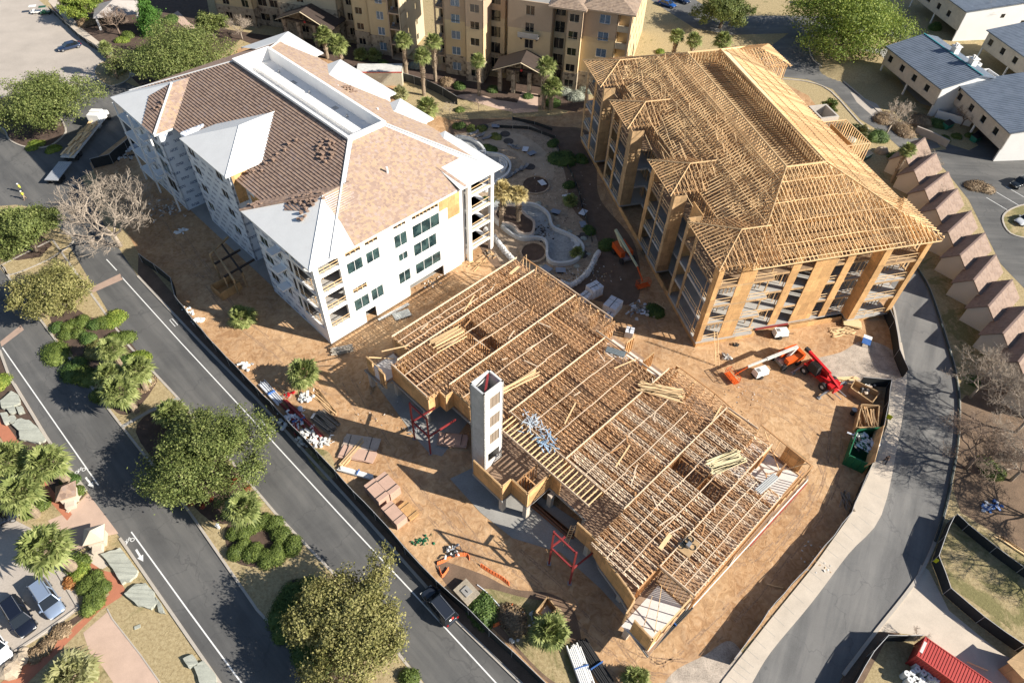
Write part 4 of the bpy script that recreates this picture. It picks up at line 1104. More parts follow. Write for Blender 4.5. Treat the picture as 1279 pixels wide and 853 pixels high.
# east wings
def eastwing(b0, b1, a1=36.5):
    g = MB(); hw = (b1 - b0) / 2; mid = (b0 + b1) / 2; z0 = REZ + .3
    b = b0 + .3
    while b < b1:
        h = min(b - b0, b1 - b); g.bar((a1, b, z0), (a1 - h, b, z0 + .38 * h), CW, CH); b += .6
    a = 27.0
    while a < a1:
        h = min(hw, a1 - a)
        g.bar((a, b0, z0), (a, b0 + h, z0 + .38 * h), CW, CH); g.bar((a, b1, z0), (a, b1 - h, z0 + .38 * h), CW, CH); g.bar((a, b0, z0), (a, b1, z0), CW, .09); a += .6
    g.build('bay_rafters', M_LUMBL, tim)
    part('stud_bay', M_LUMBL, tim, lambda m: studbox(m, 31.8, a1 - .8, b0 + .8, b1 - .8, 12.2, 16.0))
    part('stud_bay', M_LUMBL, tim, lambda m: studbox(m, 31.8, a1 - .8, b0 + .8, b1 - .8, 8.6, 12.1))
eastwing(-1.3, 8.0, 32.7); eastwing(47.5, 56.8)

# ------------------------------------------------------------------ DECK BUILDING (first floor framed, joists open)
DF = Frame(pk(640, 800, 0), 46.0)
dk = thing('framed_deck_building', 'wide single storey timber frame with exposed floor trusses beside the white lift shaft', 'building under construction', DF.o, rad(46))
SZ, WZ, TZ = 3.0, 5.85, 6.35
slab = [(9.3, 16.6), (9.3, 11.4), (10.8, 11.4), (10.8, 8.8), (14.6, 8.8), (14.6, 3.0), (12.7, 3.0), (12.7, .3), (11.4, -1.7), (10.6, -5.4), (10.0, -7.0), (8.8, -7.2), (8.0, -11.2), (14.4, -10.9), (38.6, -11.9), (38.9, 38.4), (9.4, 38.4), (9.4, 34.5), (11.0, 34.5), (11.0, 27), (14.0, 27), (14.0, 18.4), (13.6, 18.4), (13.6, 16.6)]
part('podium_slab', M_CONCG, dk, lambda m: m.prism(slab, SZ - .35, SZ - .02))
part('subfloor_deck', mat('shade_dark_subfloor', (.27, .185, .125), .9, .3, .8, 5), dk, lambda m: m.prism([(x + .12, y) for x, y in slab], SZ - .015, SZ + .04))  # floor colour darkened to give the shade between the trusses
for a, b in ((9.8, 11.8), (11.2, 9.2), (14.3, 8.2), (15.2, 3.4), (12.9, 1.0), (11.6, -5.0), (9.0, -8.0), (14.6, 20.5), (11.4, 27.8), (11.4, 34.0), (9.8, 37.6), (16, -10.6), (24, -11), (32, -11.2), (38, -11.4), (38.2, 0), (38.2, 12), (38.2, 24), (38.2, 37.5), (22, 38), (30, 38), (20, 12), (20, 24), (20, 0), (29, 12), (29, 24)):
    part('column', M_CONC, dk, lambda m: m.box(a - .3, a + .3, b - .3, b + .3, 0, SZ - .35))
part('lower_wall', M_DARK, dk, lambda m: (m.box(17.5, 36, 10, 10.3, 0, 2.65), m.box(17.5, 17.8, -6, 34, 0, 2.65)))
M_DK1 = woodmat('truss_lumber', (0.44, 0.26, 0.135), .6)
M_DK2 = woodmat('pale_truss_lumber', (0.62, 0.48, 0.34), .4)
LINES = [-11.2, -6.6, 0.1, 9.0, 18.3, 26.6, 34.3, 38.0]
rng = random.Random(99)
def aext(b):   # where the joist field starts on the lower-left side
    if b > 34.3: return 14.2
    if b > 26.8: return 11.2
    if b > 18.3: return 14.4
    if b > 3.0: return 17.2
    if b > -6.7: return 12.2 if b > -2 else 11.4
    return 14.9
def aend(b):
    if b > 34.3: return 37.6
    if b > 20: return 38.6
    if b > 9.2: return 35.2
    if b > 3: return 38.2
    if b > -4.3: return 37.4
    return 36.6
def studwall(m, p, q, z0=SZ + .04, z1=WZ, sp=.42, w=.05, d=.14):
    p = Vector((*p, 0)); q = Vector((*q, 0)); L = (q - p).length; dr = (q - p) / L
    n = max(1, int(L / sp)); rz = math.atan2(dr.y, dr.x)
    for i in range(n + 1):
        c = p + dr * (L * i / n); m.cbox((c.x, c.y, (z0 + z1) / 2), w, d, z1 - z0, rz)
    c = (p + q) / 2
    m.cbox((c.x, c.y, z0 + .04), L, d, .07, rz); m.cbox((c.x, c.y, z1 + .03), L + .1, d + .01, .09, rz)
for b0, b1 in zip(LINES, LINES[1:]):
    for b in (b0,):
        mm = (b0 + b1) / 2
        part('bearing_wall', M_LUMBD, dk, lambda m: studwall(m, (aext(b + .05) if b < 34 else 11.2, b), (aend(b + .05), b)))
part('bearing_wall', M_LUMBD, dk, lambda m: studwall(m, (14.2, 38.0), (37.6, 38.0)))
for k, (b0, b1) in enumerate(zip(LINES, LINES[1:])):
    for j in range(5):
        a = rng.uniform(17.5, 36); 
        part('partition_wall', M_LUMBD, dk, lambda m: studwall(m, (a, b0 + .3), (a, b1 - .3)))
    part('partition_wall', M_LUMBD, dk, lambda m: studwall(m, (18, b0 + (b1 - b0) * .42), (36, b0 + (b1 - b0) * .42 + .01)))
# floor trusses spanning between the bearing walls
def floor_truss(m, a, b0, b1, j=0):
    L = b1 - b0; aa = a + j
    m.bar((a, b0, TZ), (aa, b1, TZ), .09, .045); m.bar((a, b0, TZ - .45), (aa, b1, TZ - .45), .09, .045)
    n = max(2, int(L / .75)); st = L / n
    for i in range(n):
        p = b0 + st * i
        m.bar((a, p, TZ - .43), (a, p + st / 2, TZ - .02), .085, .04); m.bar((a, p + st / 2, TZ - .02), (a, p + st, TZ - .43), .085, .04)
ft = []
for b0, b1 in zip(LINES, LINES[1:]):
    bm = (b0 + b1) / 2
    a = aext(bm) + .25; e = aend(bm) - .15
    if b0 < -10: e = 31.5
    while a < e:
        hole = (25.2 < a < 27.4 and b0 == -6.6) or (21.5 < a < 24 and b0 == 26.6)
        if not hole: ft.append((a + rng.uniform(-.07, .07), b0 + .05, b1 - .05, rng.uniform(-.10, .10), bm))
        a += .56
ft.sort(key=lambda t: t[4])
rest = MB(); hues = [M_LUMBL, M_LUMB, M_LUMBD]
for i, t in enumerate(ft):
    if i < 98:
        m = MB(); floor_truss(m, *t[:4]); m.build('floor_truss', M_DK1 if rng.random() < .5 else M_DK2, dk)
    else: floor_truss(rest, *t[:4])
rest.build('floor_trusses', M_DK1, dk, kind='stuff')
# corridor joists on the lower-left side (short, lighter)
for i in range(25):
    b = 3.2 + i * .6
    part('joist', M_LUMBL, dk, lambda m: m.bar((14.7, b, TZ - .05), (17.3, b + rng.uniform(-.05, .05), TZ - .05), .07, .22))
def rimbeam(p, q, w=.09, h=.3, m_=None, z=TZ + .02): part('rim_beam', m_ or M_DK2, dk, lambda m: m.bar((*p, z), (*q, z), w, h))
for p, q in (((14.6, 3.0), (14.6, 18.0)), ((17.2, 3.0), (17.2, 18.2)), ((17.2, 0.15), (37.4, .15)), ((17.2, 9.0), (37.2, 9.0)), ((17, 18.3), (35.2, 18.3)), ((12.2, 34.3), (37.8, 34.3)), ((14.5, 26.6), (38.4, 26.6)), ((14.2, 38.05), (37.8, 38.05)), ((38.7, 20), (38.7, 34)), ((35.3, 9.2), (35.3, 20)), ((37.5, -4.3), (37.5, 0)), ((14.8, -6.7), (36.8, -6.7)), ((14.9, -11.0), (31.5, -11.2)), ((14.8, -6.7), (14.9, -11.0)), ((11.2, 27), (11.2, 34.3))):
    rimbeam(p, q)
# thin bracing lines running across the trusses
for b0, b1 in zip(LINES, LINES[1:]):
    for f in (.33, .66):
        b = b0 + (b1 - b0) * f
        part('strongback', M_DK2, dk, lambda m: [m.bar((x, b + rng.uniform(-.1, .1), TZ + .05), (x + 4.1, b + rng.uniform(-.1, .1), TZ + .06), .09, .05) for x in [aext(b) + 4 * i for i in range(int((min(aend(b), 34) - aext(b)) / 4))]])
# osb rooms on the outside edges: (a,b) outlines with panels
def osbwall(p, q, z0=SZ - .05, z1=WZ + .1, m_=None):
    part('osb_wall', m_ or M_OSB, dk, lambda m: wall(m, p, q, z0, z1, (), .05))
    part('stud_wall', M_LUMB, dk, lambda m: studwall(m, (Vector(p) + Vector((.0, 0)))[:] if False else tuple(Vector(p) - (Vector((q[1] - p[1], -(q[0] - p[0]))).normalized() * .14)), tuple(Vector(q) - (Vector((q[1] - p[1], -(q[0] - p[0]))).normalized() * .14)), z0 + .05, z1 - .05))
for p, q in (((9.35, 16.4), (9.35, 11.5)), ((9.35, 11.5), (10.85, 11.5)), ((10.85, 11.5), (10.85, 8.9)), ((10.85, 8.9), (14.7, 8.9)), ((14.7, 8.9), (14.7, 7.4)),
             ((12.3, 2.7), (12.3, .3)), ((12.3, .3), (11.5, -1.8)), ((11.5, -1.8), (10.7, -5.6)), ((10.7, -5.6), (10.3, -6.9)), ((8.6, -8.3), (8.4, -10.8)), ((8.4, -10.8), (9.8, -10.8)),
             ((11.2, 34.2), (11.2, 28.4)), ((11.2, 28.4), (11.2, 26.9)), ((11.2, 26.9), (13.0, 26.9)), ((13.0, 26.9), (13.0, 25.6)), ((13.0, 25.6), (14.3, 25.6)), ((14.3, 25.6), (14.3, 22.4)), ((12.4, 28.0), (12.4, 26.9)), ((14.2, 22.4), (16, 22.4)), ((9.8, 33.8), (9.8, 35.0)), ((9.7, 37.8), (9.7, 36.6)), ((14.3, 24), (16.8, 24)), ((14.3, 37.9), (14.3, 35)),
             ((38.4, 8.4), (35.0, 8.4)), ((38.6, 8.8), (38.6, 8.3)), ((35.2, 9.6), (35.2, 14)), ((38.6, 19.6), (35.4, 19.6)), ((37.4, -4.2), (34.8, -4.2)), ((38.6, 30), (36.0, 30)), ((36.4, 29.4), (36.4, 30.8)), ((37.4, -.2), (37.4, -2.0)), ((39.0, 33), (37.2, 33)), ((38.4, 12.4), (36.2, 12.4)), ((38.6, 16), (37.0, 16)), ((38.2, 5.6), (36.6, 5.6)), ((38.8, 22.6), (36.8, 22.6)), ((36.6, -6.6), (34.9, -6.6)), ((38.3, -8), (38.2, -10.6)), ((38.8, 26.2), (37.4, 26.2)), ((16.4, 30), (14.6, 30)), ((13.2, 33.9), (11.4, 33.9))):
    osbwall(p, q)
part('partition_wall', M_LUMBD, dk, lambda m: studwall(m, (12.4, 9.1), (12.4, 11.0)))
part('partition_wall', M_LUMBD, dk, lambda m: studwall(m, (10.9, 10.9), (14.4, 10.9)))
for i in range(46):   # offcuts and short blocks left on the trusses
    a, b = rng.uniform(18, 35), rng.uniform(-9, 37); part('loose_block', M_DK2 if i % 2 else M_LUMBD, dk, lambda m: m.cbox((a, b, TZ + .09), rng.uniform(.5, 2.4), .14, .06, rng.uniform(0, 3.1)))
# loose plates along the north-east edge (open rooms without joists)
for p, q in (((38.8, 8.6), (38.6, 2.6)), ((38.9, 19.6), (35.4, 19.8)), ((35.4, 19.7), (35.3, 14.8)), ((39.2, 31), (39.1, 20.2)), ((38.7, -4.2), (38.0, -11.4)), ((38.6, 2.5), (37.6, -4.2)), ((39.1, 31), (36.8, 33)), ((39.1, 31), (39.0, 37.8)), ((31.5, -11.3), (38.1, -11.6))):
    rimbeam(p, q, .14, .12, M_LUMBD, WZ + .05)
    part('stud_wall', M_LUMB, dk, lambda m: studwall(m, p, q, sp=1.3))
for p, q in (((38.8, 20.4, WZ), (37, 21.4, SZ)), ((38.9, 26, WZ), (36.5, 25.5, SZ)), ((38.2, -5, WZ), (36.4, -9.4, SZ)), ((38, -11, WZ), (35, -8.0, SZ)), ((12, -8, WZ), (9.2, -9.4, SZ)), ((13.6, -8, WZ), (10.4, -10.2, SZ)), ((10, 37.6, WZ), (13.6, 37.2, SZ)), ((9.9, 34.6, WZ), (9.8, 37.4, WZ)), ((38.8, 37, WZ + 1.2), (36, 34, SZ)), ((38.8, 37, WZ + 1.2), (35.6, 38, SZ))):
    part('brace', M_LUMBL, dk, lambda m: m.bar(p, q, .06, .12))
# south corner: open room with pale floor
part('bearing_wall', M_LUMB, dk, lambda m: studwall(m, (14.8, -7), (14.9, -10.9)))
part('bearing_wall', M_LUMB, dk, lambda m: studwall(m, (9.8, -10.8), (14.6, -10.9), sp=1.0))
part('bearing_wall', M_LUMB, dk, lambda m: studwall(m, (8.7, -7.3), (10.2, -7.1)))
for q in ((8.4, 14.6, -10.9, -7.4), (32, 37.8, -11.2, -4.4), (9.8, 14.0, 34.8, 38), (35.6, 38.4, 10, 19)): part('pale_floor', mat('pale_sheet', (0.60, 0.57, 0.54), 0.75, 0.12, 1, 7), dk, lambda m: m.box(*q, SZ + .045, SZ + .06))
part('drip_wrap', M_WHITE, dk, lambda m: (m.bar((15.5, -11.35, SZ - .1), (38.2, -12.0, SZ - .1), .05, .5)))
part('slab_flashing', M_STEELR, dk, lambda m: m.bar((26, -11.8, SZ - .45), (38, -12.15, SZ - .45), .1, .2))

# loose material lying on the deck: things of their own
def dpos(a, b, z=0): p = DF.o + DF.a * a + DF.b * b; return Vector((p.x, p.y, z))
def boards(n, L, spread, fan, w=.14, t=.05, layers=3):
    mb = MB()
    for i in range(n):
        y = rng.uniform(-spread, spread); z = .05 + t * (i % layers) * 1.15
        mb.cbox((rng.uniform(-.3, .3), y, z), L * rng.uniform(.85, 1.05), w, t, rng.uniform(-fan, fan))
    return mb
def lay(name, lab, cat, mb, m, a, b, z, deg, grp=None):
    o = mb.build(name, m); o.location = dpos(a, b, z); o.rotation_euler = (0, 0, rad(deg)); return tag(o, lab, cat, grp)
M_YEL = woodmat('new_yellow_lumber', (0.78, 0.66, 0.40), 0.12)
lay('lumber_bundle', 'large fanned bundle of long tan boards on the deck near its north east edge', 'lumber', boards(34, 5.6, 1.0, .16), M_LUMBL, 33.4, 7.4, TZ + .05, -14)
lay('lumber_bundle', 'fanned bundle of bright yellow boards on the deck near its east corner', 'lumber', boards(40, 4.4, .95, .12), M_YEL, 30.6, -4.3, TZ + .05, 24)
lay('lumber_bundle', 'pale boards laid close together on the deck near its north west end', 'lumber', boards(14, 5.0, 1.2, .03), M_LUMBL, 19.5, 32.5, TZ + .05, 40)
lay('lumber_bundle', 'few long crossed boards on the deck north of the lift shaft', 'lumber', boards(6, 8.0, .6, .08), M_LUMBL, 20.5, 21.0, TZ + .05, 36)
for i, (a, b, dg, lab) in enumerate(((13.2, 36.0, 20, 'board leaning over the north west end of the deck'), (26, 35.6, 70, 'plank lying near the north west edge of the deck'), (35.5, 36.2, 54, 'short wide plank on the deck by its northern tip'), (22.4, 13.0, 66, 'plank lying across joists right of the lift shaft'), (22.4, 4.6, 58, 'plank at the middle of the deck lying at an angle'), (35.4, .4, 58, 'long plank near the eastern edge between the two board bundles'), (33.6, 13.4, 30, 'crooked plank on the northern joists by the metal sheet'), (17.4, -5.4, 52, 'wide plank near the southern corner of the deck'))):
    mb = MB(); mb.cbox((0, 0, .06), 3.6 if i not in (2, 7) else 2.2, .16 if i not in (2, 7) else .45, .05)
    lay('plank', lab, 'plank', mb, M_LUMBL, a, b, TZ + .06, dg, 'loose planks on the deck')
def sheets(n, L, Wd):
    mb = MB()
    for i in range(n): mb.cbox((rng.uniform(-.04, .04), rng.uniform(-.04, .04), .03 + i * .05), L, Wd, .04, rng.uniform(-.02, .02))
    for i in range(4): mb.cbox((0, -Wd / 2 + Wd * (i + .5) / 4, .06 + n * .05), L, .03, .02)
    return mb
lay('metal_sheet', 'grey metal walkway plank on the deck near its north east edge', 'metal sheet', sheets(3, 2.6, 1.0), mat('galv', (0.22, 0.25, 0.26), .5, .15, metal=.3), 34.2, 15.6, TZ + .08, -20)
lay('metal_sheet', 'long pale metal plank on the deck beside the yellow boards', 'metal sheet', sheets(2, 3.4, .8), mat('palemetal', (0.50, 0.50, 0.48), .5, .1), 31.6, -9.2, TZ + .1, 40)
# clutter of tools and wire on the deck
for (a, b, lab, c) in ((18.0, 15.2, 'tangle of silver straps and tools on the deck right of the lift shaft', (0.45, 0.5, 0.55)), (17.0, 12.4, 'tangle of blue and silver straps lower on the deck right of the lift shaft', (0.3, 0.42, 0.55))):
    mb = MB()
    for i in range(46):
        x, y = rng.gauss(0, .9), rng.gauss(0, .6); mb.cbox((x, y, rng.uniform(.05, .3)), rng.uniform(.3, 1.1), rng.uniform(.04, .15), .05, rng.uniform(0, 6.28), rng.uniform(-.3, .3))
    lay('strap_tangle', lab, 'tools', mb, mat('strap' + str(a), c, .4, .3), a, b, TZ + .05, -44, 'tool tangles on the deck')
mb = MB(); mb.cbox((0, 0, .05), 2.2, 1.6, .05)
dkp = lay('saw_station', 'tool platform with coiled cables on the southern part of the deck', 'tools', mb, M_OSBD, 18.8, -7.4, TZ + .06, 50)
for i in range(5):
    mb = MB(); ph = rng.uniform(0, 6); c = (rng.uniform(-.8, .8), rng.uniform(-.6, .6)); ribbon(mb, [(c[0] + .35 * math.cos(t * .5), c[1] + .35 * math.sin(t * .5)) for t in range(13)], .06, .1, .16); mb.build('cable_coil', M_BLK, dkp)
mb = MB(); mb.cbox((0, 0, .3), .6, .4, .45); mb.build('tool_box', M_GREYM, dkp)

# ------------------------------------------------------------------ LIFT SHAFT
sh = thing('lift_shaft', 'tall white block lift shaft with three tan boarded openings', 'lift shaft', dpos(10.6, 15.8), rad(46))
SW2, SD2, ZT = 2.85, 2.25, 18.0
hs = [(.85, 2.35, z, z + 2.1) for z in (14.6, 11.1, 7.7)] + [(.6, 2.4, 4.0, 6.0)]
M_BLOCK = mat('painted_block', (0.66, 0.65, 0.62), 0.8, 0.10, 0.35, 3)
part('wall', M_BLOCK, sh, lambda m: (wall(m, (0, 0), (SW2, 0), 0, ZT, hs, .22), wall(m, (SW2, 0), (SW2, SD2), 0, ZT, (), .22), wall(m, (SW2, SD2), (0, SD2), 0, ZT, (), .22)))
part('wall', mat('shaded_mottled_block', (0.44, 0.45, 0.46), 0.85, 0.25, 0.5, 3), sh, lambda m: wall(m, (0, SD2), (0, 0), 0, ZT, (), .22))  # left face: mottled block, its grey-blue shade put into the colour
def joints(m):
    for i in range(1, 44):
        z = i * .41
        rect_on(m, (0, SD2), (0, 0), 0, SD2, z, z + .025, -.004, 0)
part('mortar_lines', mat('mortar_grey', (0.36, 0.37, 0.38), .9, .1), sh, joints)
for u0, u1, z0, z1 in hs[:3]:
    part('opening_board', mat('tan_board', (0.24, 0.19, 0.145), .8, .15), sh, lambda m: [rect_on(m, (0, 0), (SW2, 0), u0 + (u1 - u0) * i / 3 + .02, u0 + (u1 - u0) * (i + 1) / 3 - .02, z0 + .02, z1 - .02, .08, .12) for i in range(3)])
part('lifting_beam', M_STEELR, sh, lambda m: m.bar((.3, .2, ZT - .35), (2.5, SD2 - .2, ZT - .35), .22, .26))
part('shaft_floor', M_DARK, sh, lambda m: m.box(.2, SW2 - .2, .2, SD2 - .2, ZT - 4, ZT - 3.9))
# ------------------------------------------------------------------ STONE AND STUCCO APARTMENTS (top)
SF = Frame(pk(585, 98, 0), -13.5)
ST = thing('apartment_building', 'long five storey tan stucco and stone apartment building with gabled stone entrance porches', 'building', SF.o, rad(-13.5))
M_YST = mat('yellow_stucco', (0.56, 0.43, 0.25), 0.9, 0.08, 0.3, 6)
M_TST = mat('tan_stucco', (0.42, 0.31, 0.21), 0.9, 0.08, 0.3, 6)
M_LST = mat('cream_stucco', (0.50, 0.42, 0.29), 0.9, 0.07, 0.3, 6)
def stonemat():
    t = NT('rubble_stone')
    v = t.n.new('ShaderNodeTexVoronoi'); v.inputs['Scale'].default_value = 1.9
    t.link(t.tc.outputs['Object'], v.inputs['Vector'])
    s = t.n.new('ShaderNodeSeparateColor'); t.link(v.outputs['Color'], s.inputs[0])
    c = t.ramp(s.outputs[0], [(0.1, (0.14, 0.11, 0.08)), (0.3, (0.34, 0.28, 0.20)), (0.7, (0.40, 0.33, 0.24)), (0.95, (0.28, 0.22, 0.16))])
    t.color(c); t.bsdf.inputs['Roughness'].default_value = .95; return t.m
M_STONE = stonemat()
M_WIND = mat('dark_window', (0.012, 0.013, 0.015), 0.15, 0.3, spec=.6)
M_WBLUE = mat('blue_grey_window', (0.14, 0.20, 0.27), 0.2, 0.4, 2.5, 6, spec=.6)
M_RFTAN = tilemat('tan_roof_tile', [(0.20, 0.145, 0.11), (0.27, 0.2, 0.15), (0.34, 0.25, 0.18), (0.3, 0.23, 0.18)])
M_TIMB = mat('dark_timber', (0.05, 0.035, 0.028), 0.8, 0.3)
M_RED = mat('red_lamp', (0.5, 0.02, 0.02), .5, .1)
FH = 3.45; SH_ = 17.6
def sx(x, y): v = SF.loc(x, y, 0); return v.x, v.y
def bay(x0, x1, y, depth, h, wallm, topm, wins, n=5, stone=4.4, wmat=None, wsz=(1.7, 1.5), side=True, roofm=None):
    """rectangular bay, front at y facing -y; wins = list of window centres along x"""
    hs = []
    for k in range(n):
        zc = 1.7 + k * FH
        for wx in wins:
            ww = wsz[0]
            hs.append((wx - x0 - ww / 2, wx - x0 + ww / 2, zc - wsz[1] / 2 + .3, zc + wsz[1] / 2 + .3))
    def seg(nm, m_, za, zb, dep):
        hh = [q for q in hs]
        part(nm, m_, ST, lambda m: (wall(m, (x0 - dep, y - dep), (x1 + dep, y - dep), za, zb, [(q[0] + dep, q[1] + dep, q[2], q[3]) for q in hh], .25 + dep),
             wall(m, (x0 - dep, y + depth), (x0 - dep, y - dep), za, zb, (), .2), wall(m, (x1 + dep, y - dep), (x1 + dep, y + depth), za, zb, (), .2)))
    seg('stone_base', M_STONE, 0, stone, .06)
    seg('wall', wallm, stone, FH * 3 + 1.6, 0)
    if h > FH * 3 + 1.6: seg('upper_wall', topm, FH * 3 + 1.6, h, .05)
    for q in hs:
        if q[3] > h: continue
        f = part('window', M_LST if wmat is not M_WBLUE else M_WPAINT, ST, lambda m: [rect_on(m, (x0, y), (x1, y), a, b, c, d, .10, .18) for a, b, c, d in
            ((q[0], q[0] + .08, q[2], q[3]), (q[1] - .08, q[1], q[2], q[3]), ((q[0] + q[1]) / 2 - .04, (q[0] + q[1]) / 2 + .04, q[2], q[3]), (q[0] + .08, q[1] - .08, q[2], q[2] + .07), (q[0] + .08, q[1] - .08, q[3] - .07, q[3]))])
        part('pane', wmat or M_WIND, f, lambda m: rect_on(m, (x0, y), (x1, y), q[0] + .04, q[1] - .04, q[2] + .03, q[3] - .03, .13, .16))
    part('flat_roof', roofm or M_CONCG, ST, lambda m: m.box(x0, x1, y + .25, y + depth, h - .3, h - .1))
def balconies(x0, x1, y, depth, h, n=5):
    for k in range(n):
        z = k * FH + .2
        part('balcony', M_TST, ST, lambda m: (m.box(x0, x1, y, y + depth, z - .3, z)))
        if k: part('balcony_rail', M_TIMB, ST, lambda m: ([m.bar((x0, y + .05, z + 1.0), (x1, y + .05, z + 1.0), .05, .06)] + [m.bar((x0 + i * (x1 - x0) / 8, y + .05, z), (x0 + i * (x1 - x0) / 8, y + .05, z + 1), .03, .03) for i in range(9)]))
        if k: part('balcony_chair', mat('patio_grey', (0.18, 0.2, 0.22), .6, .2), ST, lambda m: (m.box(x0 + .5, x0 + 1.1, y + .5, y + 1.1, z + .35, z + .42), m.box(x0 + .5, x0 + 1.1, y + 1.05, y + 1.12, z + .4, z + .95)))
    for x in (x0, x1 - .3): part('balcony_pier', M_TST, ST, lambda m: m.box(x, x + .3, y, y + .3, 0, h))
    part('recess_wall', M_LST, ST, lambda m: wall(m, (x0, y + depth), (x1, y + depth), 0, h, [((x1 - x0) / 2 - .8, (x1 - x0) / 2 + .8, k * FH + .2, k * FH + 2.4) for k in range(n)], .2))
    part('recess_glass', M_WIND, ST, lambda m: rect_on(m, (x0, y + depth), (x1, y + depth), .3, x1 - x0 - .3, .3, h - .5, .25, .3))
# measured fronts
def X(x, y): return sx(x, y)[0]
def Y(x, y): return sx(x, y)[1]
back = Y(600, 95) + 10
# leftmost block
bay(X(276, 28), X(322, 36), Y(300, 32), 12, SH_, M_YST, M_TST, [X(290, 30), X(312, 35)], wsz=(1.8, 1.7))
bay(X(322, 36), X(356, 38), Y(322, 36) + 2.2, 9, SH_, M_LST, M_TST, [X(332, 34), X(347, 36)], wsz=(2.4, 1.7), wmat=M_WIND)
bay(X(356, 42), X(432, 50), Y(395, 50) + .3, 9, SH_, M_LST, M_YST, [X(385, 46)], stone=7.5, wsz=(1.8, 1.6))
bay(X(432, 52), X(446, 56), Y(440, 56) + 2.2, 8, SH_, M_LST, M_TST, [X(439, 54)], wsz=(1.6, 1.7))
bay(X(446, 62), X(466, 66), Y(456, 62) - .4, 10, SH_, M_YST, M_TST, [X(455, 62)], wsz=(1.7, 1.5))
bay(X(466, 66), X(490, 72), Y(480, 70) + .4, 9, SH_, M_YST, M_TST, [X(479, 70)], wmat=M_WBLUE, wsz=(1.7, 1.8))
balconies(X(490, 74), X(504, 78), Y(496, 76) + .2, 3.0, SH_)
part('end_wall', M_LST, ST, lambda m: wall(m, (X(504, 78), Y(496, 76)), (X(504, 78), Y(496, 76) + 14), 0, SH_, [(d, d + 1.0, k * FH + 1, k * FH + 2.4) for k in range(5) for d in (4, 9)], .2))
# right hand block
balconies(X(546, 88), X(558, 90), Y(552, 90) + .4, 3.0, SH_)
bay(X(558, 91), X(583, 96), Y(572, 94), 10, SH_, M_YST, M_TST, [X(571, 94)], wmat=M_WBLUE, wsz=(2.0, 1.8))
bay(X(584, 99), X(604, 104), Y(594, 102) - .3, 10, SH_, M_YST, M_TST, [X(595, 101)], wsz=(2.0, 1.6))
bay(X(604, 92), X(628, 95), Y(616, 92) + 1, 6, SH_, M_LST, M_TST, [X(616, 92)], wsz=(2.6, 2.3))
tx0, tx1, ty = X(630, 105), X(684, 110), Y(655, 108) + 1.2
bay(tx0, tx1, ty, 8, SH_, M_YST, M_TST, [(tx0 + tx1) / 2], stone=5.2, wsz=(1.9, 1.9))
part('balcony', M_GREYM, ST, lambda m: (m.box((tx0 + tx1) / 2 - 2.2, (tx0 + tx1) / 2 + 2.2, ty - 1.3, ty, 10.6, 10.85), m.box((tx0 + tx1) / 2 - 2.2, (tx0 + tx1) / 2 + 2.2, ty - 1.35, ty - 1.25, 10.85, 11.7)))
for s in (-1.7, 1.7): part('bracket', M_TIMB, ST, lambda m: m.bar(((tx0 + tx1) / 2 + s, ty, 9.8), ((tx0 + tx1) / 2 + s, ty - 1.1, 10.6), .2, .25))
bay(X(684, 108), X(700, 110), Y(692, 108) + 1.5, 7, SH_, M_LST, M_TST, [X(692, 108)], wsz=(2.2, 2.3))
bay(X(701, 113), X(718, 117), Y(708, 115), 8, SH_, M_YST, M_TST, [X(709, 115)], wsz=(2.0, 1.6))
rx0 = X(719, 114); ry = Y(719, 113) + .2; rx1 = rx0 + 9.8; RD = 34
bay(rx0, rx1 - 2.8, ry, RD, SH_, M_YST, M_TST, [rx0 + 4.4], wmat=M_WBLUE, wsz=(2.2, 1.8))
part('gable_wall', M_YST, ST, lambda m: (wall(m, (rx1, ry), (rx1, ry + RD), 0, SH_, [(d, d + (1.2 if d > 4 else 1.8), k * FH + 1.0, k * FH + 2.6) for k in range(5) for d in (.6, 5, 9.5, 13, 17.5, 22, 26)], .25)))
part('gable_windows', M_WBLUE, ST, lambda m: rect_on(m, (rx1, ry), (rx1, ry + RD), 4, RD - 1, .8, 17, .2, .24))
for k in range(5):
    part('corner_balcony', M_LST, ST, lambda m: (m.box(rx1 - 2.75, rx1 - .25, ry, ry + 2.6, k * FH - .1, k * FH + .2), m.box(rx1 - 2.75, rx1 - .25, ry, ry + .12, k * FH + .2, k * FH + 1.1)))
part('corner_pier', M_TST, ST, lambda m: (m.box(rx1 - .45, rx1 - .01, ry - .05, ry + .4, 0, SH_)))
part('balcony_backwall', M_YST, ST, lambda m: wall(m, (rx1 - 2.7, ry + 2.6), (rx1 - .2, ry + 2.6), 0, SH_, (), .2))
